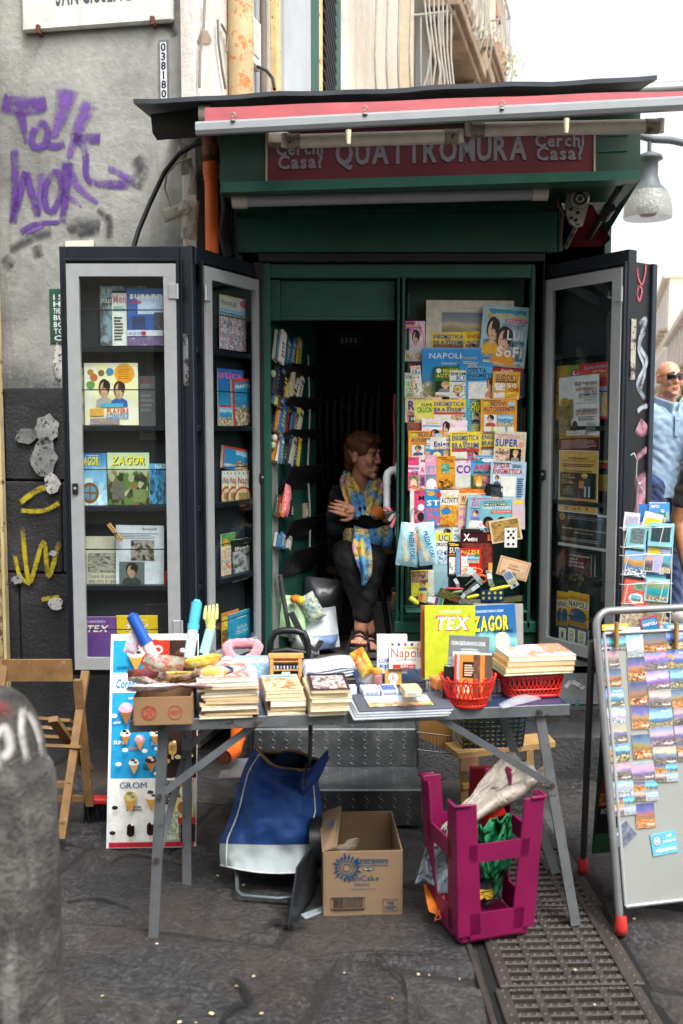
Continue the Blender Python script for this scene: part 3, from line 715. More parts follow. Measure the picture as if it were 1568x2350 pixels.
b = B(); b.add([P(1325,465,4.5),P(1360,470,4.45),P(1402,548,4.5),P(1385,565,4.55),P(1300,568,4.6)],[(0,1,2,3,4)],C('6c1420',.7)); b.add([P(1325,465,4.54),P(1360,470,4.49),P(1402,548,4.54),P(1385,565,4.59),P(1300,568,4.64)],[(4,3,2,1,0)],C('6c1420',.7)); tag(b.ob('cloth_flap'),'dark red cloth flap hanging under the box end','cloth')
# -- folding showcase leaves
Z0L,Z1L = .525,2.28
M_GLASS = glass_mat()
def leaf(name,pa,pb,label,hinges,lock,insL,insR,shelf=True,thick=.075,hside=1):
 """pa, pb: ground points of the viewer's left and right edge; front looks to the viewer"""
 dx,dy = pb[0] - pa[0],pb[1] - pa[1]; w = math.hypot(dx,dy); yaw = math.atan2(dy,dx); pl = Pl(pa[0],pa[1],yaw); pl.w = w
 o = empty(name,(pa[0],pa[1],0),(0,0,yaw),label=label,cat='display case',group='folding glass display cases of the kiosk')
 b = B(); t = .03
 b.box(0,t,0,thick,Z0L,Z1L,M_NAVY,.003); b.box(w - t,w,0,thick,Z0L,Z1L,M_NAVY,.003)
 b.box(t,w - t,0,thick,Z1L - .07,Z1L,M_NAVY,.003); b.box(t,w - t,0,thick,Z0L,Z0L + .03,M_NAVY,.003)
 b.box(t,w - t,thick - .006,thick - .001,Z0L + .03,Z1L - .07,C('23272c',.6,n=.2,ns=5),.0005); b.ob('carcass',o)
 fx0,fx1,fz0,fz1,fw,y0,y1 = insL,w - insR,Z0L + .028,Z1L - .072,.05,-.022,-.001
 b = B()
 for q in ([(fx0,fz0),(fx0 + fw,fz0 + fw),(fx0 + fw,fz1 - fw),(fx0,fz1)],[(fx1,fz1),(fx1 - fw,fz1 - fw),(fx1 - fw,fz0 + fw),(fx1,fz0)],
              [(fx0,fz1),(fx0 + fw,fz1 - fw),(fx1 - fw,fz1 - fw),(fx1,fz1)],[(fx1,fz0),(fx1 - fw,fz0 + fw),(fx0 + fw,fz0 + fw),(fx0,fz0)]):
  b.add([(x,y0,z) for x,z in q] + [(x,y1,z) for x,z in q],[(0,1,2,3),(4,5,6,7),(0,1,5,4),(1,2,6,5),(2,3,7,6),(3,0,4,7)],M_SIL)
 fr = b.ob('door_frame',o); recalc(fr)
 b = B(); b.box(fx0 - .012,fx0 - .001,-.015,0,fz0 - .01,fz1 + .012,M_NAVY); b.box(fx1 + .001,fx1 + .012,-.015,0,fz0 - .01,fz1 + .012,M_NAVY); b.box(fx0 - .012,fx1 + .012,-.015,0,fz1 + .0125,fz1 + .022,M_NAVY); b.ob('door_surround',o)
 b = B(); b.box(fx0 + fw - .004,fx1 - fw + .004,-.012,-.009,fz0 + fw - .004,fz1 - fw + .004,M_GLASS,.0002); b.ob('pane',o)
 for hz in hinges:
  hx = fx1 if hside > 0 else fx0; b = B(); b.box(hx - .03 * hside if hside > 0 else hx - .005,hx + .005 if hside > 0 else hx + .03,y0 - .006,y0,hz,hz + .06,M_SIL,.002)
  b.tube([(hx + .006 * hside,y0 - .005,hz),(hx + .006 * hside,y0 - .005,hz + .06)],.006,M_SIL,8); b.ob('hinge',o)
 lx = fx0 + .02 if hside > 0 else fx1 - .02; b = B(); b.box(lx - .012,lx + .012,y0 - .012,y0,lock,lock + .045,M_BLACKP,.004); b.tube([(lx,y0 - .011,lock + .025),(lx,y0 - .014,lock + .025)],.006,M_SIL,8); b.ob('lock',o)
 pl.shelves = []
 if shelf:
  for zs,zw in SHELF:
   b = B(); b.box(t,w - t,.001,thick - .007,zs - .022,zs,M_NAVY,.002); b.ob('shelf',o)
   b = B(); b.tube([(t,.006,zw),(w - t,.006,zw)],.0025,M_BLACKP,6); b.ob('retaining_rod',o)
 pl.obj = o; return pl
pr_ = Pl(0,4.11,0)
SHELF = [(pr_.loc(280,a)[1],pr_.loc(280,d)[1]) for a,d in ((797,713),(977,895),(1160,1077),(1341,1259),(1522,1442))]
q = lambda px,Z: ((px - CX) / FPX * (Z * cos(PITCH) + .3 * sin(PITCH)),Z)
HZ = (pr_.loc(400,690)[1],.62)
LA = leaf('display_case',q(149,4.08),q(436,4.08),'display case folded flat against the grey wall, facing the street',(HZ[0],.7),pr_.loc(168,1132)[1],.032,.042)
LB = leaf('display_case',q(447,4.06),q(598,4.55),'narrow angled display case hinged beside the kiosk doorway',(HZ[0],.62),pr_.loc(168,1120)[1],.065,.02,hside=-1)
LC = leaf('display_case',q(1243,4.55),q(1430,4.14),'angled display case with exhibition posters pasted on its glass',(HZ[0],.62),pr_.loc(168,1112)[1],.02,.016,thick=.05)
for pl,x in ((LA,LA.w),(LB,0)):
 b = B(); b.box(x - .004,x + .004,-.003,.0,.6,2.2,C('3b4754',.4,.4),.0005); b.ob('edge_strip',pl.obj)
b = B(); b.box(-.0045,-.0005,.02,.045,1.72,1.93,C('8a8c8a',.35,.8,worn='4a4038',wf=.5),.001); b.ob('lock_plate',LB.obj)
b = B(); b.box(LC.w + .0005,LC.w + .005,.02,.05,1.75,2.0,C('b5b0a2',.35,.7,worn='4a4038',wf=.5),.001); b.ob('lock_plate',LC.obj)
o = empty('folded_shutter',label='black shutter leaf covered in pink and white spray paint',cat='shutter')
pa,pb = q(1452,4.28),q(1486,4.34); LD = Pl(pa[0],pa[1],math.atan2(pb[1] - pa[1],pb[0] - pa[0])); wD = math.hypot(pb[0] - pa[0],pb[1] - pa[1])
b = B(); b.X = LD.mx; b.box(-.05,wD - .02,0,.05,Z0L,2.25,C('14161a',.45,n=.2,ns=6),.003); b.ob('leaf',o)
b = B(); b.X = LD.mx; b.box(wD - .019,wD + .012,-.015,.06,Z0L,2.25,C('2a323c',.4,.2,n=.15),.003); b.ob('edge_profile',o)
# == PRINTED GOODS
SEA = view([(.0,'5a6a4a'),(.3,'8a8f78'),(.45,'2f86b8'),(.62,'3f9fd0'),(.7,'bcd9e6'),(1,'3f96d8')],['d9c9ae','b98a66','6d7a52','e8e0d0','8a6a50'],1,22,.42)
SKY = view([(0,'6a6a66'),(.35,'9a927e'),(.5,'c8b28a'),(.65,'8e97a0'),(1,'76828c')],['857c68','6a6456','9a9078'],2,9,.2)
TOWN = view([(0,'b9a6b0'),(.5,'c9bcc4'),(.8,'9fb9d0'),(1,'8fb4d6')],['e3c0c8','7fa6c8','d8a0b0','f0e6e0','6a7fa0','c98a94'],3,26,.75)
def KID(a,c,e,s=1): return pic((a,c,e),4,s)
PEOPLE = lambda *c: pic(c,7,3)
RK = Pl(0,4.64,0)
rack = empty('magazine_rack',(.4,4.66,0),label='green magazine rack with clear pocket fronts in the kiosk window',cat='rack')
r_i = MX.Translation((-.4,-4.66,0))
for nm,l,r,t,bt,d0,d1,m in [('rack_back',931,1206,640,1430,.03,.045,M_KGD)]:
 a,d = P(l,bt,4.66),P(r,t,4.66); b = B(); b.X = r_i; b.box(a.x,d.x,4.66 + d0,4.66 + d1,a.z,d.z,m); b.ob(nm,rack)
TIER = [(832,782),(912,858),(988,936),(1046,1015),(1120,1089),(1215,1163),(1322,1244),(1392,1312)]
for i,(pb,pf) in enumerate(TIER):
 off = .022 * i + .02; a,d = RK.hit(932,pb,off),RK.hit(1206,pf,off); b = B(); b.X = r_i
 b.box(a.x,d.x,a.y + .004,a.y + .03,a.z - .004,a.z,M_KGD,.001); b.ob('ledge',rack)
 b = B(); b.X = r_i; b.box(a.x,d.x,a.y - .006,a.y - .0045,a.z - .004,d.z,glass_mat(key='acrylic',tint=(.95,.98,.97),rough=.05),.0002); b.ob('clear_front',rack)
for i in range(9):
 a = P(934,700 + i * 78,4.6); b = B(); b.X = r_i; b.box(a.x,a.x + .012,a.y,a.y + .03,a.z - .05,a.z + .05,M_KG,.004); b.ob('pocket_end',rack)
def U(x0,y0,x1,y1,base=0): return (890.6 + x0 * .232,(627.2,1003.5)[base] + y0 * .232,890.6 + x1 * .232,(627.2,1003.5)[base] + y1 * .232)
cnt = [0]
def rk(tier,q,base,els,label,ang=0,cat='magazine',name='magazine',th=.004,k=0):
 els = list(els) + ([('l',.08,.015,.5,.07,'4a4a50' if cnt[0] % 2 else 'd8d4c8',3),('r',.78,.02,.16,.06,'dcdad2'),('l',.79,.025,.14,.05,'2a2a2c',4),('l',.06,.94,.6,.035,'d8d4c8' if cnt[0] % 3 else '3a3a40',1)] if len(els) > 2 and name == 'magazine' else [])
 if name == 'magazine' and len(els) > 2 and not any(e[0] in 'pg' for e in els): i_ = cnt[0]; els = [('p',.06,.1,.88,.34,pic((('2a3a4a','6a8aa0','d8c8b0'),('4a2a1c','b07a54','e6d0b8','3a4a2a'),('1c2a1c','5a7a4a','c9c8a0'),('3a1c24','a85a6a','e0c8c0'))[i_ % 4],5,i_ % 7))] + els
 cnt[0] += 1; off = .022 * tier + .0015 * (cnt[0] % 7) + k * .004
 return mag(RK,*q,base,els,label,off,th,ang,0,cat,name,'magazines in the kiosk window rack')
Y,BL,RD,W_,GRN_ = 'f0d23a','1c5c9a','c23a2c','ece8de','2c7a4a'
def ENI(v): return [('t','ENIGMISTICA',.06,.70,.88,.17,BL),('t','PER',.42,.6,.14,.07,BL),('t','BRAVISSIMI',.06,.44,.88,.17,BL),('r',.05,.32,.9,.08,RD),('r',.05,.05,.5,.25,'e8e4d4'),('f',.66,.0,.28,.32,*FACES[v % 4])]
def NUO(c,v,f=1): return [('t','NUOVI',.28,.8,.42,.11,c),('t','AUTODEFINITI',.07,.64,.86,.12,c),('e',.14,.86,.08,.06,'b9c84a'),('e',.85,.86,.1,.06,'9fd0e6'),('l',.1,.58,.8,.05,'b9802a',1),('r',.1,.22,.34,.33,'d6dfe0'),('f',.12,.22,.3,.33,*FACES[v]),('p',.47,.22,.43,.33,SEA),('r',.08,.03,.84,.18,'e4e0cc'),('r',.3,.03,.06,.18,'c2cc4a'),('r',.68,.03,.06,.18,'4aa6c0')]
rk(0,U(160,472,365,870),KID('e85a9a','f3c9da','f6f0f0'),[('p',0,.75,.5,.25,KID('d8307a','e84a90','f6f0f0')),('t','Me Co',.08,.06,.8,.14,'e8c93a'),('f',.25,.2,.6,.6,'e8bfa4','2a1a18','f0e4ea'),('r',.2,.86,.6,.03,Y),('r',.1,.82,.75,.03,'49b2d6')],'pink teen magazine with an astonished dark-haired girl, top of the rack by the post')
rk(0,U(372,268,1238,745),'d8d0c0',[('p',.18,.2,.66,.55,SKY),('r',.16,.77,.7,.004,'a8a294'),('l',.4,.83,.2,.02,'b0a998',1)],'large beige print of a cloudy sky behind the top magazines',.5,'print','art_print',.0015)
rk(0,U(427,580,762,800),Y,ENI(1)[:4],'yellow puzzle magazine with blue title leaning on the beige sky print')
rk(0,U(762,568,905,800),Y,[('t','ENIG',.15,.68,.8,.16,RD),('t','AUTO',.15,.46,.8,.12,BL),('f',.2,.1,.6,.36,*FACES[3])],'yellow magazine with red and blue title, half hidden by the pale blue teen magazine')
rk(1,U(893,322,1350,925),'a9cdd8',[('r',.14,.86,.8,.08,'2f9fce'),('t','MeCONTRoTe',.1,.79,.82,.085,'eec94a'),('r',.5,.73,.46,.055,'d23a7a'),('t','NEW MAGAZINE',.53,.742,.4,.032,W_),('t','INIZIANO LE SFIDE',.44,.68,.5,.03,'2a9ac2'),('t','SUPER TRENDY',.52,.64,.34,.026,'d23a7a'),
 ('f',.02,.2,.44,.62,'e3b898','231a16','e8b03a'),('f',.22,.02,.56,.66,'e3b498','2c1c18','dd9424'),('t','LUI',.56,.45,.34,.15,'dfe6e8'),('t','&',.66,.34,.07,.09,'33414a'),('t','SoFi',.36,.17,.56,.16,W_)],'pale blue teen magazine with two smiling young people, topmost beside the frame',4.5)
rk(1,U(335,735,935,1225),view([(0,'8a7a5c'),(.2,'9aa088'),(.36,'3a7fb4'),(.5,'2d8ec8'),(.75,'1f7fc4'),(1,'2a95d6')],['e3d8c4','b98a66','8a9a62','c9a27c'],5,24,.27),[('t','NAPOLI',.12,.78,.52,.11,W_,{'b': 0}),('t','Vesuvio',.62,.76,.28,.08,'d8b85a',{'b': 0,'sh': .3}),('t','Calendario 20',.32,.66,.32,.055,W_,{'b': 0}),('r',.0,.97,1,.012,'9db4c4')],'blue wall calendar with a bay view and white lettering',0,'calendar','calendar')
rk(1,U(180,870,340,1000),'1b1818',[('t','SU',.15,.15,.7,.6,'d6394a')],'black magazine showing two red letters beside the calendar')
rk(2,U(166,985,300,1225),W_,[('t','CRU',.08,.78,.8,.1,'24242a'),('p',.1,.05,.8,.6,pic(('3c8a4e','6fae5a','e9e6dc','d9d040'),6,2)),('g',.45,.1,.4,.3,5,5)],'small white and green crossword magazine against the door post')
rk(2,U(247,915,345,1225),'e8e4d8',[('t','TOP',.1,.87,.8,.09,'d8622c'),('t','CRu',.1,.74,.8,.11,BL),('g',.2,.05,.7,.6,5,12),('r',0,0,.1,.7,'e3a53a')],'narrow tilted white crossword magazine with orange title',-5)
rk(2,U(455,920,705,1228),'2b6a38',[('t','NUOVI',.35,.8,.6,.12,'e8d23a'),('t','AUTOD',.08,.64,.8,.12,'e8d23a'),('e',.18,.86,.1,.08,W_),('r',.06,.18,.85,.35,'1e2a20'),('f',.15,.18,.6,.35,*FACES[2]),('g',.06,.02,.9,.15,6,2,'d6a0a0')],'green puzzle magazine with yellow title in front of the calendar')
rk(2,U(690,870,1015,1100),'2f8ec4',[('t','CRU',.25,.62,.5,.2,'e8a33a'),('t','AL',.06,.4,.2,.2,'e8a33a'),('l',.1,.85,.5,.06,W_,2)],'tilted blue magazine with orange letters peeping out in the second tier',6)
rk(2,U(610,962,772,1258),'e9e5d9',[('t','ENIGM',.05,.84,.9,.1,'25252b'),('t','KI',.4,.68,.5,.14,'2c8ac0'),('r',.05,.62,.9,.04,'2a6aa0'),('g',.05,.05,.9,.52,8,12,'8a8a88'),('e',.5,.38,.3,.15,'58804e'),('e',.5,.38,.24,.12,'ead67a'),('l',.32,.32,.36,.12,'b04a3a',4),('r',.42,.14,.16,.09,'c02f4a')],'white puzzle magazine with a wreath and red bow')
rk(2,U(768,925,1028,1262),'4fa6d2',[('t','CIVILTA',.05,.83,.72,.12,'16305c'),('t','ENIGMISTI',.05,.69,.92,.11,'16305c'),('r',.0,.61,1,.05,'2a6aa0'),('g',.1,.06,.8,.5,9,9,'c9dfe6'),('f',.72,.1,.34,.6,'d0a184','5c3a24','c98f70')],'sky blue puzzle weekly with dark blue title')
rk(1,U(1020,905,1338,1245),pic(('8a2a30','b33a3a','1f4a7a','2a5a90'),3,4),[('r',.06,.78,.62,.12,'b02a30'),('t','Puzzle',.3,.8,.36,.07,'e8d8d0',{'sh': .2}),('p',.7,0,.3,.55,pic(('16305c','2a4a8a','8a2a40'),5,3))],'cellophane-wrapped red and blue puzzle pack behind the orange sudoku')
rk(3,U(1028,972,1298,1248),'dca52c',[('t','SUDOKU',.12,.68,.8,.2,'2a3a78'),('r',.12,.6,.76,.06,'6a4a1c'),('g',.06,.32,.4,.26,6,5,'b8b4a8'),('g',.06,.0,.4,.24,6,5,'b8b4a8'),('t','50',.52,.42,.36,.15,'e8e0d0'),('t','CHI',.6,.3,.34,.12,'b3301f'),('e',.7,.14,.28,.12,'eed23a'),('t','5 SUPER',.5,.14,.4,.06,RD),('t','SUDOKU',.5,.06,.4,.06,RD)],'orange number-puzzle magazine with dark blue title',2)
rk(3,U(170,1225,532,1475),'e3c3a0',[('t','RACCOLTA',.26,.86,.5,.08,'b0524a',{'b': 0}),('t','R',.08,.5,.18,.34,'2a3a6a'),('e',.2,.15,.1,.14,'2a3a5a'),('t','25',.15,.1,.12,.1,W_)],'peach coloured magazine with a big blue initial in the third tier')
rk(3,U(260,1252,442,1478),'e0da62',[('t','SUPE',.38,.72,.58,.12,'25301c'),('t','CRUCIN',.14,.45,.84,.22,'3a8a3e'),('e',.3,.24,.22,.1,'f0d88a'),('g',.4,.02,.55,.18,8,3)],'yellow-green crossword magazine with green title')
rk(3,U(436,1247,772,1462),Y,ENI(2),'yellow puzzle magazine with blue title in the third tier, above the pink one')
rk(3,U(725,1340,782,1475),'cfd0d2',[('t','S',.3,.4,.5,.3,'4a4a55')],'narrow grey magazine edge next to the cyan spine')
rk(3,U(772,1255,815,1570),'58b2d0',[('l',.2,.1,.5,.7,'2a7aa0',9)],'cyan magazine spine between yellow and green covers')
rk(3,U(808,1247,922,1570),'2c6e3c',[('t','CRU',.1,.78,.8,.13,'e6dc4a'),('t','DIF',.1,.63,.8,.13,'e6dc4a'),('r',.15,.3,.75,.3,'cfd2cc'),('f',.15,.3,.75,.3,'d2a284','231a16','4a3a30'),('l',.1,.03,.8,.22,'d8d46a',5)],'narrow green puzzle magazine with a bearded portrait')
rk(4,U(915,1240,1272,1590),'e29a2a',NUO('1f3c6c',0),'orange puzzle magazine with blue title and beach photo, near the frame')
rk(3,U(195,1475,345,1640),'8c3a34',[('p',0,0,1,1,pic(('7a2e2c','a85a44','2a1a18'),3,5))],'reddish brown magazine corner beside the pink open spread')
rk(4,U(330,1448,778,1660),KID('e0509a','f0d8e2','ece8ea',3),[('p',.6,0,.4,.7,KID('d83c86','ece8ea','f0d8e2',4)),('r',.08,.78,.3,.07,Y),('r',.02,.66,.4,.07,'49b2d6'),('f',.14,-.05,.3,.6,'d8a890','2a1c18','e8b03a'),('f',.4,.0,.26,.95,'e3b898','201814','e8b03a'),('e',.78,.3,.14,.18,W_),('t','NUOVE',.69,.28,.16,.1,'5a4a6a')],'pink teen magazine lying crosswise with two laughing faces',2)
rk(4,U(202,1558,552,1870),'e59c2c',NUO('1f3c6c',1),'orange puzzle magazine with blue title against the door post')
rk(4,U(382,1640,425,1860),'dfe2dc',[('r',.1,.2,.5,.5,'3a7a5a')],'narrow white magazine edge beside the blue easy-puzzle one')
rk(4,U(420,1622,630,1860),'eae6da',[('r',0,0,1,.5,'2b78b2'),('t','SUPE',.72,.86,.26,.08,BL),('t','Enigm',.16,.62,.8,.2,'223a7a'),('t','FACILI',.2,.5,.75,.08,'d8902c'),('e',.3,.2,.22,.2,'e8e090'),('f',.5,0,.42,.48,*FACES[2])],'white and blue easy-puzzle magazine with a blond portrait')
rk(5,U(617,1568,918,1850),Y,ENI(0),'yellow puzzle magazine with blue title in the fourth tier, middle',-1)
rk(4,U(908,1558,1045,1850),Y,[('t','ENIG',.14,.72,.84,.14,BL),('t','BRAV',.14,.52,.84,.14,BL),('r',.1,.4,.9,.07,RD),('r',.1,.05,.8,.3,'e4e0d0')],'yellow puzzle magazine half covered by the beige one in the fourth tier')
rk(5,U(1040,1565,1352,1900),'d8ccb0',[('t','CRITTOGRAFATI',.06,.78,.86,.12,'c97a9a'),('t','SUPER',.03,.56,.72,.2,'1d4a8c'),('r',.04,.5,.7,.05,'e8dc4a'),('e',.85,.62,.1,.08,'d8927a'),('t','HUMOUR',.06,.34,.42,.06,'2a2a30'),('r',.5,.14,.36,.36,'1c1a1a'),('f',.54,.14,.28,.34,*FACES[2]),('r',.26,.42,.06,.05,'c23a3a'),('r',.16,.44,.06,.05,'c23a3a')],'beige puzzle magazine with pink and blue title, fourth tier by the frame',2.5)
b1 = lambda *a: U(*a,1)
rk(5,b1(200,195,308,530),'e04a78',[('r',0,.55,1,.08,'f0d8e0'),('r',0,.7,1,.05,'f0d8e0'),('t','ST',.3,.48,.6,.1,'24458a'),('t','SC',.35,.62,.6,.07,'49b2d6'),('e',.5,.2,.3,.16,'f0c8b8'),('e',.5,.08,.32,.1,'e8705a')],'pink striped children magazine at the end of the fifth tier')
rk(5,b1(305,178,372,520),'ead8dc',[('t','M',.3,.8,.6,.08,'d23a6a'),('t','A',.2,.5,.6,.16,'d8307a'),('e',.6,.25,.3,.12,'6a3a8a'),('r',0,0,1,.06,'e8b03a')],'narrow white and pink children magazine with a purple dot')
rk(5,b1(365,176,482,515),'e8a0c0',[('t','HELLO',.1,.88,.6,.05,W_),('t','KITTY',.1,.81,.6,.05,W_),('t','ST',.15,.5,.8,.18,'52b8d0'),('e',.55,.12,.45,.2,'efe8ec')],'soft pink children magazine with turquoise letters')
rk(5,b1(480,184,662,515),'e09a24',[('t','UNA NUOVA',.28,.87,.6,.04,'2a2018'),('t','DA VINCI',.45,.81,.45,.05,'7a1f1f'),('p',.25,.48,.45,.28,pic(('1c5a7a','3f9a7a','e8e0d0'),4,7)),('t','MEGA',.7,.62,.26,.04,'7a1f1f'),('p',.12,.02,.8,.3,pic(('e09a24','e09a24','2c1c12','1c120c'),4,8))],'orange magazine with a map picture and dark twisted roots')
rk(5,b1(655,178,830,515),'e6d6e0',[('r',.12,.8,.45,.16,'f3e8ee'),('t','HELLO',.16,.89,.4,.05,'d24a6a'),('t','KITTY',.16,.82,.4,.05,'d24a6a'),('t','P',.68,.78,.24,.16,'e86a9a'),('t','CO',.12,.48,.8,.22,'6a4aa0'),('g',.05,.05,.85,.35,8,6,'ddd4d8')],'white children magazine with big purple letters')
rk(5,b1(818,180,1278,510),view([(0,'2c6a2c'),(.4,'4a8f34'),(.5,'4aa0d8'),(1,'2f88cc')],['2f7a30','4f9a3a','266026'],8,6,.45),[('e',.36,.86,.13,.06,W_),('e',.7,.88,.14,.05,W_),('t','Gioca',.08,.78,.2,.07,'3f9a3e'),('t','ANIMALI',.06,.56,.7,.17,'e0481f'),('t','della foresta',.06,.48,.5,.06,'173a6a'),('e',.17,.2,.07,.2,'e2b24a'),('e',.17,.12,.06,.07,'f0dca0'),('e',.1,.33,.04,.05,'d8923a'),('e',.25,.33,.04,.05,'d8923a')],'blue and green animal magazine with a giraffe')
rk(6,b1(1003,238,1352,625),'a9cbd8',[('t','SFIDA',.07,.83,.46,.13,'c2242c'),('t','ENIGMISTICA',.06,.68,.84,.12,'c2242c'),('l',.6,.84,.32,.1,'33507a',3),('g',.3,.1,.42,.52,7,10,'dfe6e4'),('r',.08,.4,.2,.25,'d6dfe0'),('f',.08,.4,.2,.25,*FACES[1]),('l',.76,.1,.2,.5,'33507a',9)],'pale blue puzzle magazine with red title near the frame',2)
rk(6,b1(965,462,1136,620),'0f1216',[('p',.3,.2,.6,.6,pic(('0f1216','0f1216','2a3a40','d8e0e0'),9,2))],'small black photo with star-like specks',0,'photo','photo',.001)
rk(6,b1(218,518,275,860),'d8d4cc',[],'plain white magazine edge at the end of the sixth tier')
rk(6,b1(260,526,368,860),'d2456e',[('t','M',.4,.72,.5,.12,'2a1a20'),('e',.6,.5,.3,.1,'efe8e8'),('e',.6,.22,.3,.14,'2a1c1c')],'crimson magazine with a black letter behind the hanging snack bags')
rk(6,b1(362,514,515,880),'1f86c2',[('e',.4,.88,.26,.06,'e8a02a'),('t','ST',.14,.56,.8,.14,W_),('p',.1,.05,.85,.45,pic(('1f86c2','1f86c2','d23a2a','4ab0d8'),4,3)),('e',.9,.85,.16,.09,'d23a2a')],'blue children magazine with white letters and red shapes')
rk(6,b1(505,522,705,890),'e8e2da',[('t','Super',.26,.8,.5,.1,'e8c22a',{'sh': .2}),('t','ACTIVITY',.12,.66,.84,.13,'23202a',{'sh': .2}),('p',0,0,1,.6,pic(('c2281c','e07a24','f0c23a','c2281c'),3,5)),('e',.35,.43,.25,.09,'2f86c2')],'white, red and orange activity magazine',-1)
rk(5,b1(700,502,952,620),'e8a02a',[('p',0,0,1,1,pic(('e8b03a','e07a24','c2341c'),3,6))],'orange and red magazine top peeping out above the fairy one')
rk(6,b1(695,552,1088,905),'e6cf9a',[('r',.48,.93,.4,.05,'d23a6a'),('t','Wx',.05,.74,.2,.18,'8a2a3a',{'sh': .3}),('t','MAGAZI',.04,.66,.2,.04,'8a2a3a'),('p',0,0,.4,.6,pic(('d8924a','b87ac0','e8c08a','8a5aa8'),4,4)),('p',.5,.6,.5,.3,pic(('e8b03a','e07a9a','f0d070'),4,6))],'cream girls magazine with wine-red monogram')
rk(7,b1(772,575,1000,912),'83b9cc',[('t','AUTODE',.18,.82,.8,.11,'d23a6a'),('t','DIVI',.18,.68,.6,.11,'d23a6a'),('l',.1,.6,.8,.04,'33507a',1),('r',.14,.28,.42,.3,'8a9ac8'),('f',.14,.28,.42,.3,'e3bc9c','5a3826','6a7ac0'),('g',.1,.04,.8,.22,7,4,'d8a0b0')],'light blue puzzle magazine with pink title and portrait',3.5)
rk(7,b1(912,618,1355,915),'72b4bf',[('r',.1,.8,.5,.1,'23202a'),('t','MIRACLE TUNES',.11,.82,.48,.06,W_),('t','MAGIC STICKERS',.06,.7,.62,.08,W_,{'sh': .2}),('r',.24,.56,.48,.09,'d2306a'),('t','DUE GIOCHI IN UNO',.27,.58,.42,.05,'eed23a'),('p',.72,.0,.28,1,pic(('d8a0b0','c9b0b8','a8c8cc'),3,9)),('e',.85,.9,.12,.06,'e8d82a'),('e',.18,.28,.12,.18,'1c1412'),('e',.18,.2,.065,.12,'a8704e'),('e',.48,.3,.1,.14,'2a1c18'),('e',.48,.24,.065,.11,'e3b898')],'teal sticker magazine with three girls, sixth tier by the frame',-1.5)
rk(7,b1(1030,800,1335,1030),'d2c29c',[('p',.06,.06,.88,.86,pic(('3a2a18','8a6a3a','b8924e','2a1c10'),3,4))],'old cream-bordered brown picture card tilted behind the playing card',-10,'picture','picture_card',.001,k=2)
rk(7,b1(1152,897,1276,1090),'e8e6e0',[('t','7',.08,.86,.12,.09,'1a1a1c'),('t','7',.82,.86,.12,.09,'1a1a1c')] + [('e',x,z,.1,.065,'15161a') for x,z in ((.3,.82),(.7,.82),(.5,.65),(.3,.5),(.7,.5),(.3,.18),(.7,.18))],'seven of clubs playing card standing in the rack',0,'playing card','playing_card',.001,k=3)
rk(6,b1(465,872,660,1010),'d8d4cc',[('f',.3,-.1,.6,.9,'b08a70','231a18','6a6a70')],'pale magazine with a dark-haired portrait behind the snack bags')
rk(6,b1(465,945,648,1060),'e0cf3a',[('t','UCI',.2,.3,.6,.5,'2a6aa0')],'yellow strip of a magazine with three blue letters')
rk(6,b1(640,892,720,1060),'dfe3e4',[('t','ON',.1,.3,.7,.3,'2a6a9a'),('t','eD',.2,.75,.6,.12,'3fa04a')],'white magazine with blue and green letters beside the dark red comic')
rk(7,b1(716,907,1040,1350),'3c1218',[('r',.0,.9,1,.1,'2a0c12'),('t','AXIS',.68,.93,.28,.05,'cfc8c4'),('t','X',.08,.74,.2,.15,W_),('t','MEN',.26,.73,.24,.07,W_),('p',.05,.04,.9,.64,pic(('2a0c10','5a1a1c','8a3424','3c1218'),5,3)),('r',.82,.74,.12,.14,'c9682a'),('p',.85,.0,.12,.25,pic(('d8c04a','c9682a'),5,3))],'dark red comic book with white title')
rk(7,b1(455,1030,595,1275),'dcd9d0',[('t','CRUCI',.08,.82,.88,.12,'1f1f24'),('p',.05,.05,.9,.6,pic(('2a5f96','3f86b8','e6e3da','2a5f96'),6,2)),('t','4',.68,.45,.2,.15,'1f1f24')],'white and blue crossword magazine beside the snack bags')
rk(7,b1(590,1032,712,1375),'1c1a1a',[('r',.15,.88,.7,.05,'e0b03a'),('t','SUD',.12,.68,.85,.15,W_),('r',.1,.6,.85,.05,'c2682a'),('g',.12,.06,.8,.5,5,9,'9a9a98')],'black number-puzzle magazine with white grid',k=1)
rk(7,b1(674,1100,920,1378),'c9241c',[('r',0,0,.15,1,'5aa0c8'),('t','PUZZLE',.18,.82,.74,.12,'eed23a'),('t','SPECIALE',.42,.76,.32,.05,'e6e2d8'),('g',.2,.36,.3,.38,5,9,'5aa060'),('p',.44,.48,.48,.26,SEA),('e',.82,.76,.1,.08,'3a8a3e'),('g',.2,.06,.6,.28,9,5,'b8b4a8'),('f',.2,.0,.3,.32,*FACES[2])],'red puzzle special with yellow title and bridge photo',k=3)
rk(7,b1(1062,1200,1372,1390),'d6ac86',[('r',.05,.07,.9,.86,'a0523a'),('r',.065,.09,.87,.82,'d9b591'),('t','Pastori',.34,.58,.3,.11,'4a2a1c',{'sh': .25,'b': 0}),('t','Napoletani',.3,.42,.4,.11,'4a2a1c',{'sh': .25,'b': 0}),('l',.15,.12,.6,.2,'8a5a40',3)],'tan bordered booklet tilted near the bottom of the rack',15,'booklet','booklet',.003,k=3)
rk(7,b1(1215,1300,1305,1480),'d9d6cf',[('t','Pallini',.12,.2,.76,.2,'d8902c'),('p',.1,.5,.8,.45,pic(('e8a03a','4a78b0','d9d6cf'),5,6)),('e',.5,.1,.18,.08,'2f5fa0')],'small white card with orange lettering leaning steeply',-32,'card','card',.002,k=5)
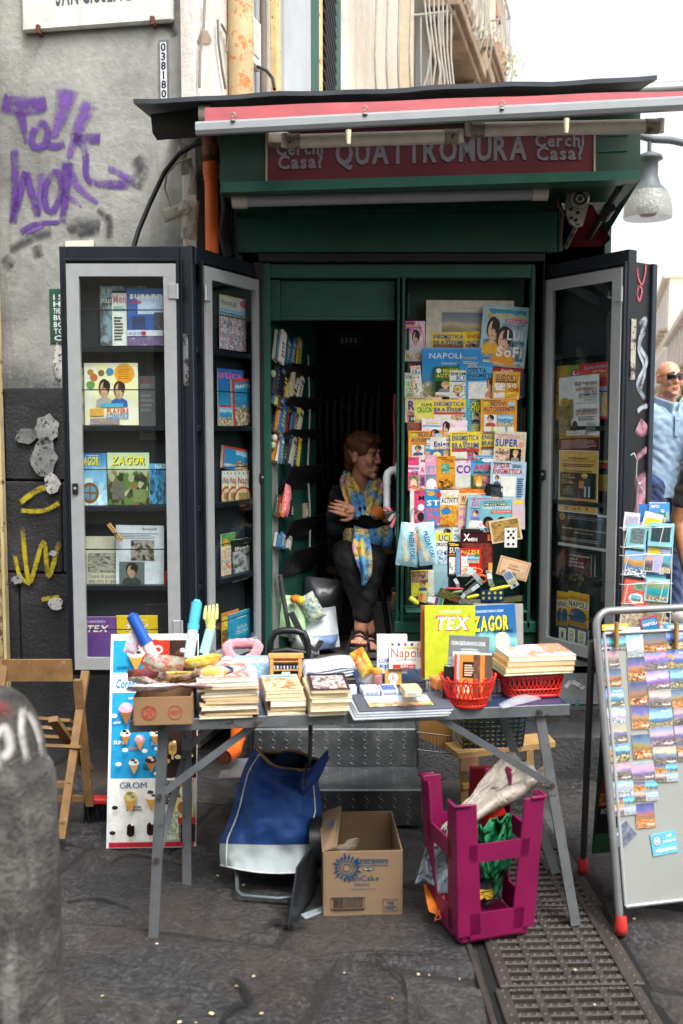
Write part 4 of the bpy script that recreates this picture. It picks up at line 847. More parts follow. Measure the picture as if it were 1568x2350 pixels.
rk(7,b1(235,1315,460,1585),'e3cf3a',[('r',.75,0,.25,1,'d8d2c8'),('p',.02,.55,.72,.42,pic(('6a3a4a','d8a28a','3a2420','e3cf3a'),4,2)),('f',.3,.25,.4,.4,*FACES[1]),('t','2in1',.4,.05,.35,.14,'2f86b0')],'yellow children pack turned on its side at the bottom of the rack',-2,k=2)
rk(7,b1(442,1252,615,1560),'7fa3b0',[('r',.88,0,.12,1,'22304a'),('p',.05,.05,.8,.9,pic(('7fa3b0','92b2bc','6f929e'),3,1))],'plain pale blue notebook with navy spine',0,'notebook','notebook',.008,k=1)
def small(q,base,els,label,ang,cat,name='packet',k=4,th=.006): return rk(7,b1(*q),base,els,label,ang,cat,name,th,k)
small((918,1508,1145,1622),'1f3f7c',[('e',x,z,.06,.12,'e8d24a') for x in (.12,.37,.62,.87) for z in (.28,.72)],'blue playing-card box with yellow suns',-1,'card box','card_box')
small((290,1565,540,1650),'c9b6a0',[('r',.02 + .16 * i,.03,.13,.94,c) for i,c in enumerate(('e0702a','d8b03a','3f7ab0','c23a3a','6a3a7a','2f8a6a'))] + [('r',.36,.2,.3,.7,'dcd8d0')],'striped packet of coloured pastels',14,'packet')
small((485,1520,700,1610),'2a2418',[('p',.03,.05,.94,.9,pic(('1c1a14','7a3a1c','3f6a2a','c9a03a'),6,4)),('t','GT',.72,.1,.2,.25,'c23a2a')],'dark collectors card packet',20,'packet')
small((1010,1575,1345,1640),'24262a',[('p',.05,.1,.9,.8,pic(('1a1a1c','4a4436','8a7a4a','24262a'),8,4))],'narrow black picture strip in the bottom tray',-6,'packet')
small((700,1600,920,1650),'3f78a0',[('p',0,0,1,1,pic(('3f78a0','d8d2c0','6a3a3a','c9b03a'),7,5))],'blue mottled sweets packet in the bottom tray',3,'packet')
trZ = RK.hit(1050,1390,.2).y
def trp(zx,zy,o=0): return P(890.6 + zx * .232,1003.5 + zy * .232,trZ - .03 - o)
sc_o = empty('scissors',label='orange-handled scissors lying in the bottom tray',cat='scissors')
b = B(); M_OR = C('d8531c',.4)
for cx,cz,r1,r2 in ((880,1330,.022,.014),(930,1400,.02,.016)):
 c_ = trp(cx,cz); b.tube([c_ + V((cos(t) * r1,0,sin(t) * r2)) for t in [2 * pi * i / 14 for i in range(14)]],.005,M_OR,6,closed=True)
b.ob('handle',sc_o); b = B(); b.tube([trp(860,1390),trp(760,1470)],[.006,.002],C('8a8c8e',.3,.9),6); b.tube([trp(890,1420),trp(790,1500)],[.006,.002],C('8a8c8e',.3,.9),6); b.ob('blade',sc_o)
def band(name,pts,w,m,label,cat):
 """flat strap along points, broad side to the viewer"""
 b = B(); vs = []; fs = []
 for i,p in enumerate(pts):
  a = V(pts[max(i - 1,0)]); d = V(pts[min(i + 1,len(pts) - 1)]); t = (d - a).normalized(); n_ = t.cross(V((0,1,0))); n_ = n_.normalized() * w / 2 if n_.length > .1 else V((w / 2,0,0))
  vs += [V(p) - n_,V(p) + n_,V(p) + n_ + V((0,.002,0)),V(p) - n_ + V((0,.002,0))]
 for i in range(len(pts) - 1): fs += [(4 * i + j,4 * i + (j + 1) % 4,4 * i + 4 + (j + 1) % 4,4 * i + 4 + j) for j in range(4)]
 b.add(vs,fs,m,smooth=False); o = b.ob(name); return tag(o,label,cat)
M_RIB = C('a9b4b8',.35,n=.2,ns=12)
band('ribbon',[trp(800,1300,.01),trp(850,1350,.03),trp(900,1410,.02),trp(940,1450,.0)],.022,M_RIB,'grey ribbon loop over the scissors','ribbon')
band('ribbon',[trp(1000,1350,.0),trp(1010,1400,.03),trp(1020,1450,.02),trp(1040,1480,0)],.022,M_RIB,'grey ribbon curl beside the scissors','ribbon')
band('ribbon',[trp(900,1460,.02),trp(830,1510,.02),trp(760,1550,.0),trp(730,1590,0)],.018,M_RIB,'grey ribbon tail trailing over the tray','ribbon')
band('ribbon',[trp(660,1400,.02),trp(690,1450,.02),trp(695,1510,.0)],.016,M_RIB,'short pale ribbon bow in the tray','ribbon')
for a,d,r,c,l in (((570,1495),(750,1500),.006,'9c2433','dark red marker pen in the bottom tray'),((1010,1510),(1200,1470),.008,'d8c92a','yellow highlighter pen behind the card box'),((780,1590),(900,1560),.008,'d8c92a','yellow highlighter pen in front of the scissors'),((640,1540),(740,1520),.007,'5a7a3a','olive pen next to the scissors'),((215,1585),(300,1650),.012,'c9c22a','yellow glue stick at the end of the tray')):
 b = B(); p0,p1 = trp(*a,.015),trp(*d,.015); b.tube([p0,p0.lerp(p1,.08),p0.lerp(p1,.8),p1],[r * .8,r,r,r * .5],C(c,.35),8); o = b.ob('pen'); tag(o,l,'pen','pens in the bottom tray')
b = B(); a = P(931,1398,trZ); d = P(1205,1398,trZ); b.X = r_i; b.box(a.x,d.x,trZ - .06,trZ + .12,a.z - .004,a.z,M_KG,.002); b.ob('tray_bottom',rack)
b = B(); a = P(931,1398,trZ - .065); d = P(1205,1360,trZ - .065); b.X = r_i; b.box(a.x,d.x,trZ - .066,trZ - .063,a.z - .004,d.z,MATS['acrylic'],.0004); b.ob('tray_front',rack)
# -- goods in the three glass cases
def uz(x0,y0,x1,y1,low=0): return (94.1 + x0 * .34,(533.1,1003.5)[low] + y0 * .34,94.1 + x1 * .34,(533.1,1003.5)[low] + y1 * .34)
def cs(pl,q,base,els,label,k=0,ang=0,cat='magazine',name='magazine',th=.004,off=None): return mag(pl,*q,base,els,label,(-.036 if pl is LC else -.05) + k * .007 if off is None else off,th,ang,0,cat,name,'printed goods in the glass cases')
cs(LA,uz(405,362,720,765),pic(('6f8ca0','8aa6b4','3a342e','b0a89a'),3,2),[('t','Il P',.05,.86,.2,.1,W_,{'b': 0}),('t','nap',.04,.72,.2,.09,W_,{'b': 0})],'grey-blue magazine with white serif title, behind two others at the top of the flat case')
cs(LA,uz(485,395,587,765),'e9e6df',[('r',.0,.96,1,.04,'24211f'),('t','Men',.08,.78,.85,.14,'e08aa0'),('l',.1,.63,.8,.1,'7aa6ac',3),('l',.12,.1,.6,.45,'4a4a4c',8)],'slim white magazine with pink title in the flat case',1)
cs(LA,uz(585,378,828,765),'3f62a8',[('p',.3,.55,.7,.32,pic(('c9d6e4','b4c6de','8aa6cc'),3,3)),('t','susann',.08,.82,.9,.11,W_),('r',.1,.73,.3,.05,'b84a6a'),('p',.15,.3,.35,.22,pic(('3f62a8','2a3f5a','5a4a6a'),5,2)),('p',.75,.28,.25,.3,pic(('5a5a7a','3a3444','8a7a8a'),5,3)),('r',0,.17,1,.1,'d8dce6'),('t','60 LAVORI',.04,.19,.4,.05,'3f62a8'),('r',.4,.18,.12,.07,'c23a4a'),('p',0,0,1,.155,pic(('d8d2da','8a5a7a','4a5a8a','d8d2da'),6,4))],'blue craft magazine with white title in the flat case',2)
cs(LA,uz(268,912,312,1300),'e6d45a',[('p',.1,.05,.8,.9,pic(('e6d45a','e8e4d0','6a8a4a','d89a3a'),6,2))],'yellow toy-album edge beside the big yellow pack in the flat case',0)
cs(LA,uz(300,882,660,1302),pic(('ead86a','efe7b0','ece8dc','ece8dc'),2,3),[('e',.75,.83,.19,.16,'eda62e'),('l',.63,.74,.24,.18,'c9761c',5),('e',.12,.85,.06,.05,'c98a3a'),('e',.32,.84,.06,.05,'8a6a4a'),('e',.18,.77,.07,.06,'c96a3a'),('e',.48,.86,.07,.06,'3f86b8'),('e',.12,.65,.08,.06,'6aa04a'),('f',.2,.3,.34,.45,'d8a888','1f1814','b9b4b0'),('f',.48,.3,.34,.42,'d8a888','3a2418','3a6ab0'),('r',.3,.29,.42,.06,'4fb0d0'),('t','PLAYERS',.42,.19,.4,.08,'d8442c'),('t','CONSOLE',.4,.11,.42,.07,'2f86c2'),('r',.1,.15,.26,.12,'e0a84a'),('p',.1,.02,.55,.09,pic(('e8d04a','c98a3a','5a7ab0','e8e4d0'),8,4))],'square yellow and white sticker pack with an orange disc in the flat case',2,0,'sticker pack','sticker_pack',.006)
cs(LA,uz(668,970,778,1400),'5c5d60',[('r',.1,.9,.8,.05,'7a4a50'),('t','MARZO',.1,.82,.6,.05,'8a8a8c'),('l',.1,.45,.8,.3,'77787a',4),('l',.2,.1,.6,.12,'33343a',3)],'grey event notice stuck at the back of the flat case',0,0,'notice','notice',.001,-.058)
ZG = lambda c,sub,x=0: [('t','ZAGOR',.12 - x,.76,.8,.15,'1c1a14',{'sh': .12}),('t','ZAGOR',.1 - x,.775,.8,.15,'f0de3a',{'sh': .12}),('t',sub,.5,.69,.45,.035,W_),('l',.2,.95,.5,.02,W_,1)]
cs(LA,uz(282,108,448,458,1),view([(0,'1f5f9a'),(.4,'9fd0e8'),(.6,'7fbce0'),(1,'1f6cb0')],['a8d4ea','d8ecf4','7ab4da'],3,7,.5),ZG(0,'VIAGGIO ALLUCINANTE',.2) + [('e',.32,.24,.36,.2,'8a5a24'),('e',.32,.24,.26,.145,'5d98bb'),('r',.29,.05,.06,.36,'8a5a24'),('r',0,.225,.64,.03,'8a5a24'),('e',.32,.24,.07,.04,'8a5a24')],'blue comic with yellow title and ship wheel in the flat case',1,cat='comic book',name='comic_book')
cs(LA,uz(455,104,735,456,1),view([(0,'6f8f5a'),(.3,'3a4a2a'),(.5,'6a8a4a'),(.75,'c9d8b0'),(1,'b6cfa0')],['3a4424','8a6a3a','5a7a3a','a8b08a','2c3420'],4,8,.62),ZG(0,'LA COLLERA') + [('p',.1,.1,.3,.35,pic(('4a463e','6a6a5c','33332c'),5,3)),('p',.6,.05,.3,.25,pic(('8a5a2c','6f8f5a','5a3a1c'),5,4))],'green swamp comic with yellow title in the flat case',2,cat='comic book',name='comic_book')
cs(LA,uz(728,178,845,452,1),view([(0,'1f4a66'),(.5,'2f86b8'),(1,'5aa8d0')],['2a6a90','4a98c0','1c3f58'],5,9,.6),[('t','NAT',.4,.88,.6,.1,'dcecf4'),('t','NE',.2,.72,.6,.12,'2a4a9a')],'blue sea-monster comic at the end of the third shelf',1,cat='comic book',name='comic_book')
cs(LA,uz(290,668,520,1000,1),'cfc7b2',[('r',.03,.72,.94,.01,'8a8474'),('p',.14,.26,.84,.4,pic(('2a2926','6a665c','b8b2a2','3a3834'),6,3)),('t','Titina di piazza',.15,.155,.82,.07,'2c2a28',{'b': 0}),('t','una vita in que',.15,.06,.8,.07,'2c2a28',{'b': 0}),('l',.01,.03,.11,.6,'8f8a7c',16)],'yellowed newspaper page with a street photo and headline',0,0,'newspaper','newspaper',.002)
cs(LA,uz(507,594,830,992,1),'cdd2da',[('t','Aiutateci!!!!',.55,.92,.3,.04,'3a3a40'),('l',.06,.77,.84,.11,'8b8f96',4),('p',.31,.4,.49,.35,pic(('1c1814','4a3a2c','a8a29a','2a241e'),4,5)),('r',.07,.0,.53,.38,'5f6a68'),('f',.12,.0,.42,.37,'b08a74','2a2422','3a3f3c')],'white appeal notice with two photos under the clothes peg',2,1,'notice','notice',.001)
cs(LA,uz(806,905,852,986,1),'b52a2c',[],'red book corner beside the appeal notice',1,0,'book','book',.01)
cs(LA,uz(300,1213,517,1515,1),'6d4690',[('t','70 ANNI DI UN MITO',.05,.875,.6,.045,'d8cfe2'),('t','TEX',.02,.66,.7,.16,'c2341c',{'sh': .3}),('t','TEX',.04,.675,.66,.135,W_,{'sh': .3})],'purple hardback comic with white and red title, bottom of the flat case',1,cat='comic book',name='comic_book',th=.012)
cs(LA,uz(512,1205,790,1515,1),'e3bd1c',[('t','70 ANNI DI UN MITO',.28,.88,.45,.045,'f2ead0'),('t','TEX',.16,.66,.62,.16,'c2341c',{'sh': .3}),('t','TEX',.18,.675,.58,.135,W_,{'sh': .3})],'yellow hardback comic with white and red title, bottom of the flat case',1,cat='comic book',name='comic_book',th=.012)
o = empty('clothes_peg',label='wooden clothes peg clipped on the appeal notice',cat='clothes peg')
for s_ in (-1,1):
 b = B(); a,d = LA.hit(*uz(455 + 6 * s_,585 - 4 * s_,0,0,1)[:2],-.01),LA.hit(*uz(545 + 6 * s_,700 - 4 * s_,0,0,1)[:2],-.01); b.tube([a,d],.006,C('b98a52',.6,n=.2,ns=40),4); b.ob('prong',o)
b = B(); a = LA.hit(*uz(505,645,0,0,1)[:2],-.005); b.tube([a - V((.008,0,0)),a + V((.008,0,0))],.005,C('8a8c8e',.3,.8),6); b.ob('spring',o)
cs(LB,uz(1212,437,1388,797),TOWN,[('r',0,.72,1,.28,'ddd8d2'),('r',0,.975,.7,.025,'e3c93a'),('t','TRAVELER',.05,.82,.58,.07,'6a6a6c'),('e',.88,.9,.14,.07,'d86a8a'),('p',0,.6,1,.14,SEA),('t','PROCIDA CAPITALE',.03,.3,.96,.085,'efeaea')],'travel magazine with a pastel town on its cover')
cs(LB,uz(1200,925,1372,1307),view([(0,'1d6f9e'),(.4,'2f8fbe'),(.6,'1f6fa4'),(1,'3f6fc0')],['1d6f9e','2a86b4'],6,3,.1),[('t','utica',.02,.84,.9,.12,'e06aa0'),('l',.5,.4,.4,.2,'e8a0b0',4)],'blue boating magazine with pink title in the narrow case',0)
cs(LB,uz(1302,990,1440,1302),SEA,[('r',0,0,.1,1,'d6402c'),('r',.1,.94,.9,.06,'d6402c'),('r',.1,.62,.9,.32,'2f8fc4'),('t','NAPOLI',.16,.8,.8,.08,W_)],'red-bordered city guide leaning on the boating magazine',2,-4,'guidebook','guidebook',.01)
cs(LB,uz(1205,1168,1325,1307),SEA,[('r',0,.9,1,.1,'d6402c')],'lower red-edged sea guide in the narrow case',1,0,'guidebook','guidebook',.008)
cs(LB,uz(1225,75,1440,225,1),SEA,[('r',0,.9,1,.1,'d6402c'),('r',0,0,.04,1,'d6402c'),('r',.04,0,.35,.9,'2f8fc4'),('t','NAPOLI',.06,.1,.3,.14,W_)],'red-edged city guide lying on its side in the narrow case',0,7,'guidebook','guidebook',.01)
MAP = [('e',.5,.2,.7,.32,'c23a34'),('e',.5,.17,.62,.28,'d8c9a0'),('p',.15,.1,.75,.22,pic(('8a6a3a','b08a4a','4a6a8a'),4,3)),('r',0,0,1,.06,'6aa0c0'),('r',.1,.5,.5,.05,'e3c93a'),('t','Napoli',.08,.6,1.2,.22,'b5202a',{'b': 0}),('e',.15,.93,.06,.025,'2f7a4a'),('e',.5,.93,.06,.025,'2f4a8a'),('e',.8,.93,.06,.025,'c23a34')]
for i,(x,w_) in enumerate(((1226,56),(1272,60),(1322,82))):
 cs(LB,uz(x,226,x + w_,442,1),'e9e5da',MAP,('white city map nearest the frame edge, first of three alike','middle one of three white city maps in the narrow case','last white city map of three, fully showing its red title')[i],i,1,'map','city_map',.004)
cs(LB,uz(1222,648,1314,968,1),'e3dccb',[('r',0,.74,1,.26,'3f8a44'),('e',.3,.82,.2,.08,'e0902a'),('p',0,0,1,.7,pic(('e3dccb','c23a2a','e8d8b0','4a6a9a','e3dccb'),6,2))],'green-topped children comic in the narrow case',0,cat='comic book',name='comic_book')
cs(LB,uz(1296,682,1440,962,1),'1f1f20',[('p',0,.0,1,.72,pic(('1a1a1b','4c4c4c','b8b8b6','2a2a2b'),3,6)),('t','Effetto Eco',.12,.74,.75,.08,W_),('r',.5,.86,.45,.05,'4a4a4c')],'black and white paperback in the narrow case',1,0,'book','book',.01)
cs(LB,uz(1226,1174,1336,1400,1),'e2b13c',[('r',0,.9,1,.1,'d0702c'),('t','GO',.1,.6,.7,.2,'f0de3a'),('p',0,0,1,.5,pic(('e2b13c','3a2a1c','c9682a'),5,4))],'yellow comic behind the cyan island guide',0,cat='comic book',name='comic_book')
cs(LB,uz(1274,1172,1440,1400,1),'2a9cc4',[('l',.3,.82,.4,.1,'d8ecf0',2),('t','ISOLA',.3,.5,.4,.1,'e6f0f2',{'b': 0}),('t','DISCHIA',.26,.36,.5,.1,'e6f0f2',{'b': 0}),('r',0,0,1,.28,'2480a4')],'cyan island guide at the bottom of the narrow case',1,0,'guidebook','guidebook',.008)
def ur(x0,y0,x1,y1,low=0): return (1191.7 + x0 * .24,(533.1,1003.5)[low] + y0 * .24,1191.7 + x1 * .24,(533.1,1003.5)[low] + y1 * .24)
cs(LC,ur(352,1275,470,1790),pic(('b8862c','d8a84a','6a4a24'),4,2),[('t','am',.05,.74,.8,.07,'c23a34',{'sh': .3})],'golden magazine hidden behind the white exhibition poster',0)
cs(LC,ur(450,1270,640,1790),'7aa83a',[('r',.2,.8,.6,.12,'c23a6a'),('t','La',.3,.82,.4,.07,W_)],'green children book behind the white exhibition poster',1)
cs(LC,ur(565,1250,840,1790),'c2282c',[('t','IL MIO PRIMO',.22,.9,.75,.045,'5ab0d8'),('t','per impa',.5,.83,.45,.05,'e8e0c8',{'sh': .2,'b': 0}),('t','SCRIVERE',.2,.75,.78,.06,'5aa84a'),('t','PAT',.65,.61,.3,.08,'26426a'),('p',.55,.05,.45,.52,pic(('3a6ab0','5a9ac8','e8a03a','4a9a3a'),3,7))],'red first-writing book for children behind the white poster',2,-1)
cs(LC,ur(750,195,850,592,1),'161515',[('r',.0,.86,1,.1,'23221e'),('t','NATH',.05,.88,.9,.06,'e6d22a'),('r',0,.74,1,.1,'b5242c'),('p',0,.2,1,.4,pic(('161515','c9761c','5a8a3a','161515'),5,3))],'black comic with yellow title behind the brown poster',0,cat='comic book',name='comic_book')
PG = 0.004
cs(LC,ur(382,1372,764,2085),'d9dade',[('r',0,0,1,.17,'571a22'),('r',0,.17,1,.03,'d8a33a'),('t','INGRESSO GRATUITO - FREE ENTRANCE',.1,.177,.78,.015,'571a22'),('l',.05,.03,.9,.12,'b08a8a',8),('t','1527',.42,.87,.16,.045,'6a1c28'),('t','QUANDO NAPOLI',.6,.885,.36,.025,'5a3a40'),('t','FECE VOTO A',.68,.86,.28,.022,'5a3a40'),('t','SAN GENNARO',.44,.8,.52,.04,'b5612c'),('t','DAL 7 AL 17',.66,.765,.3,.028,'4a2028'),('t','SETTEMBRE 2022',.52,.725,.44,.03,'4a2028'),('t','MOSTRA CARTOGRAFICA',.5,.69,.46,.024,'5a5a5c',{'b': 0}),('t','E ICONOGRAFICA',.64,.655,.32,.024,'5a5a5c',{'b': 0}),('t','CHIESA S. MARIA DEL RIFUGIO',.46,.622,.5,.022,'b5612c',{'b': 0}),('t','SAN GENNARO',.44,.51,.52,.045,'571a22'),('t','E LA NAPOLI DEI SEDILI',.44,.475,.52,.028,'b5612c'),('l',.5,.4,.46,.06,'77777a',3),('l',.7,.24,.26,.13,'8a8a8c',7),
 ('p',.02,.2,.3,.42,pic(('5a4424','8a7040','3f4a2a','a88a4a'),4,4)),('e',.17,.66,.12,.06,'b08a34'),('e',.16,.65,.05,.035,'8a6a3a'),('p',.3,.44,.08,.25,pic(('5a4424','8a7040','a88a4a'),4,5)),('p',.2,.2,.5,.07,pic(('e6e3dc','b8b2a4','8a857a'),4,6)),('e',.43,.33,.07,.07,'4a3524')],'white exhibition poster with a gilded bishop statue and maroon foot',0,-2,'poster','poster',.0008,-.004)
cs(LC,ur(372,126,746,722,1),'c9a052',[('r',0,0,1,.012,'dcd6c8'),('r',0,.988,1,.012,'dcd6c8'),('r',0,0,.015,1,'dcd6c8'),('r',.985,0,.015,1,'dcd6c8'),('t','MASTER DI II LIVELLO',.24,.86,.5,.026,'33261c'),('t','COMUNICAZIONE DEL PATRIMONIO CULTURALE',.08,.82,.84,.022,'4a3624',{'b': 0}),('l',.1,.74,.8,.06,'5a4630',2),('t','incontro con Gianmaria Lembo',.15,.66,.7,.028,'33261c'),('r',.05,.235,.9,.41,'16130f'),('t','DALLA',.1,.59,.18,.025,'c9a35a'),('t','FOTOGRAFIA',.1,.55,.34,.025,'c9a35a'),('t','ALLA',.1,.51,.14,.025,'c9a35a'),('t','CARTOLINA',.1,.47,.3,.025,'c9a35a'),('l',.1,.29,.36,.14,'6a5430',5),('e',.68,.6,.08,.035,'d8b04a'),('e',.68,.575,.045,.03,'b08a6a'),('p',.64,.42,.2,.14,pic(('2a3f4a','1f2f38','3a5560'),4,2)),('r',.68,.26,.05,.17,'a8b4c0'),('r',.78,.26,.05,.17,'a8b4c0'),('p',.55,.4,.12,.12,pic(('c98a3a','8a5a2c'),4,3)),('l',.22,.14,.56,.07,'33261c',3),('e',.24,.07,.03,.025,'5a5a8a'),('e',.46,.065,.03,.02,'c23a2a'),('r',.54,.05,.06,.04,'3f7a8a'),('r',.74,.05,.05,.04,'8a3a3a')],'ochre lecture poster with a black illustrated panel',0,0,'poster','poster',.0008,-.004)
cs(LC,ur(366,722,844,1062,1),'17181a',[('r',0,0,1,.08,'b9b9b6'),('r',.78,.93,.22,.07,'b9b9b6'),('e',.08,.84,.06,.11,'8a6a3a'),('t','Devozione popolare nelle antiche stampe',.08,.5,.88,.06,'b8b4ac',{'b': 0,'sh': .15}),('t','Collezione G Lembo',.33,.4,.38,.05,'b8b4ac',{'b': 0,'sh': .15}),('l',.06,.18,.88,.1,'8a8882',2),('l',.2,.8,.7,.1,'6a6862',2)],'black invitation sheet with white script between two posters',0,.5,'poster','poster',.0008,-.0045)
cs(LC,ur(466,1110,712,1330,1),'3a1a26',[('t','SCHLIEMANN',.05,.83,.8,.085,'b8aeb0'),('t','ALLA',.05,.68,.32,.085,'b8aeb0'),('t','RICERCA',.05,.53,.56,.085,'b8aeb0'),('t','DI TROIA',.05,.38,.58,.085,'b8aeb0'),('r',.9,0,.02,1,'b8aeb0'),('e',.45,.2,.08,.09,'57303c')],'maroon archaeology book with white capitals',1,0,'book','book',.012)
for i,(x0,x1) in enumerate(((352,440),(398,470),(458,656))):
 cs(LC,ur(x0,1475 + 5 * i,x1,1812,1),'d6a82c',[('r',0,.55,1,.2,'dcd4b4'),('t','plasticized',.06,.8,.85,.09,'a8402c',{'sh': .2}),('t','NAPOLI',.06,.58,.86,.15,'1f3f6c'),('e',.5,.3,.42,.24,'a8382c'),('e',.5,.3,.39,.22,'24587c'),('p',.05,.02,.9,.14,pic(('b8862c','8a6a2c','c9682a'),6,2))],('yellow city map farthest back of three','second of three yellow city maps','front yellow city map of three with a round bay picture')[i],i,1,'map','city_map',.004)
CARD = [('r',.1,.1,.8,.8,'d8d6cc'),('r',.14,.07,.72,.02,'e8e6dc'),('t','NAPOLETANE',.16,.12,.68,.07,'1f3f6c')]
for i,(x0,y0,x1,y1,l,els) in enumerate(((372,1802,455,1985,'blue card deck with a green cup',[('e',.5,.55,.14,.2,'4a5a3a'),('e',.5,.72,.08,.06,'b0863a')]),(460,1806,542,1990,'blue card deck with two gold rings, behind glass',[('e',.5,.66,.2,.14,'b0863a'),('e',.5,.66,.13,.09,'d8d6cc'),('e',.5,.42,.2,.14,'b0863a'),('e',.5,.42,.13,.09,'d8d6cc')]),(546,1832,640,2010,'tilted blue card deck with gold rings, behind glass',[('e',.5,.64,.2,.14,'b0863a'),('e',.5,.64,.13,.09,'d8d6cc'),('e',.5,.4,.2,.14,'b0863a'),('e',.5,.4,.13,.09,'d8d6cc')]),(372,1990,450,2040,'lower blue card deck lying at the case bottom, by the frame',[]),(455,1992,545,2040,'lower blue card deck lying at the case bottom, second',[]))):
 cs(LC,ur(x0,y0,x1,y1,1),'1f3f6c',CARD + els,l,2,4 if i == 2 else 0,'card deck','card_deck',.014)
# == TABLE AND WHAT LIES ON IT
TZ = .68
TLc,TRc = G(296,1656,TZ),G(1308,1617,TZ)
tu = (TRc - TLc).normalized(); tv = V((-tu.y,tu.x,0)); TYAW = math.atan2(tu.y,tu.x); TW = (TRc - TLc).length; TD = .56
tab = empty('folding_table',TLc * 1,(0,0,TYAW),label='grey metal folding table crowded with books in front of the kiosk',cat='table')
M_TM = C('6d7174',.42,.55,n=.2,ns=8,worn='4b4845',wf=.6); M_TB = C('2a3a5c',.25,n=.2,ns=4)
b = B(); b.box(.004,TW - .004,.004,TD,-.012,-.002,M_TB,.002); b.ob('top',tab)
b = B(); b.box(0,TW,0,.004,-.034,.001,M_TM,.001); b.box(0,.004,.004,TD,-.034,.001,M_TM,.001); b.box(TW - .004,TW,.004,TD,-.034,.001,M_TM,.001); b.box(0,TW,TD,TD + .004,-.034,.001,M_TM,.001); b.ob('edge_rail',tab)
ti = MX.Rotation(-TYAW,4,'Z') @ MX.Translation(-TLc)
def strut(a,d,w,t,nm='leg',m=M_TM):
 """flat-section steel bar between two world points"""
 b = B(); a,d = V(a),V(d); ax = (d - a).normalized(); s_ = ax.cross(V((0,1,0))).normalized() * w / 2; f = s_.cross(ax).normalized() * t / 2
 vs = [a - s_ - f,a + s_ - f,a + s_ + f,a - s_ + f,d - s_ - f,d + s_ - f,d + s_ + f,d - s_ + f]; b.X = ti
 b.add(vs,[(0,1,2,3),(7,6,5,4),(0,4,5,1),(1,5,6,2),(2,6,7,3),(3,7,4,0)],m); return recalc(b.ob(nm,tab))
def TP(u,v,z=0): return TLc + tu * u + tv * v + V((0,0,z))
fl,fr_,bl,br = G(353,2150,0),G(1321,2122,0),G(430,2032,0),G(1276,2004,0)
u_ = lambda p: (p - TLc).dot(tu)
A1,A2,A3,A4 = TP(.1,.03,-.03),TP(TW - .09,.03,-.03),TP(.16,TD - .06,-.03),TP(TW - .12,TD - .06,-.03)
strut(A1,fl,.03,.02); strut(A2,fr_,.03,.02); strut(A3,bl,.03,.02); strut(A4,br,.03,.02)
strut(A1.lerp(fl,.32),TP(.38,.03,-.03),.022,.006,'brace'); strut(A3.lerp(bl,.32),TP(.42,TD - .06,-.03),.022,.006,'brace')
strut(A2.lerp(fr_,.34) + V((0,-.012,0)),TP(TW - .42,.02,-.03),.022,.006,'brace'); strut(A4.lerp(br,.25),TP(TW - .4,TD - .06,-.03),.022,.006,'brace')
strut(A1.lerp(fl,.62),A3.lerp(bl,.32),.022,.008,'crosspiece'); strut(A2.lerp(fr_,.62),A4.lerp(br,.4),.022,.008,'crosspiece')
for p in (A1.lerp(fl,.32),A2.lerp(fr_,.34),TP(.1,-.001,-.018),TP(TW - .1,-.001,-.018),TP(.38,.0,-.018),A1.lerp(fl,.62)):
 b = B(); b.X = ti; b.tube([p - V((0,.02,0)),p + V((0,.0,0))],.008,C('4d4844',.5,.6),8); b.ob('rivet',tab)
def onT(px,py,z=0.0): return G(px,py,TZ + .0012 + z)
# ---- lying books
M_PG = [C(h,.8,n=.14,ns=90,bmp=.3) for h in ('dccfb0','d6c5a0','e0d8c4','cdb68a')]
def book(loc,yaw,w,d,t,cov,pg,label,els=None,name='paperback',cat='book',group=None):
 o = empty(name,loc,(0,0,yaw),label=label,cat=cat,group=group); cm = ink(cov) if isinstance(cov,str) else cov
 b = B(); b.box(-w / 2 + .001,w / 2 - .001,.0015,d - .001,.0006,t - .0006,M_PG[pg % 4],.0004); b.ob('pages',o)
 b = B(); b.box(-w / 2,w / 2,0,d,0,.0006,cm,.0001); b.box(-w / 2,w / 2,0,d,t - .0006,t,cm,.0001); b.box(-w / 2,w / 2,d,d + .0008,0,t,cm,.0001); b.ob('cover',o)
 if els:
  b = B(); prints(b,els,w,d); q = b.ob('cover_print',o); q.rotation_euler = (R(-90),0,0); q.location = (0,0,t)
 return o
COVC = ['d8cdb8','d2c6a8','c9b898','d8d0c0','b8a888','8a6a5a','d8c0a0','a8b0b0','b08a6a']
ORD = ['top','second from top','third from top','fourth from top','fifth from top','sixth from top','seventh from top','eighth from top','ninth from top','tenth from top','eleventh from top','twelfth from top','lowest']
def stack(px0,px1,py,heights,dep,jit,where,top_els,topcov,seed,back=0.0,yaw0=None):
 rg = random.Random(seed); a,c = onT(px0,py),onT(px1,py); w = (c - a).length; z = 0; n_ = len(heights); yaw0 = TYAW if yaw0 is None else yaw0
 for i,h in enumerate(heights):
  k_ = n_ - 1 - i; p = a.lerp(c,.5) + tu * rg.uniform(-jit,jit) + tv * (rg.uniform(0,jit * 1.2) + back); p.z += z
  ww = w * rg.uniform(.9,1.0)
  nm = ORD[k_] if k_ < n_ - 1 else 'bottom'
  book(p,yaw0 + R(rg.uniform(-3,3)),ww,dep * rg.uniform(.94,1),h,topcov if k_ == 0 else COVC[rg.randrange(9)],rg.randrange(4),'%s paperback of %s' % (nm,where),top_els if k_ == 0 else None,group='paperbacks stacked on the table'); z += h + .0006
 return z
MIX = lambda s,*c: pic(c,5,s)
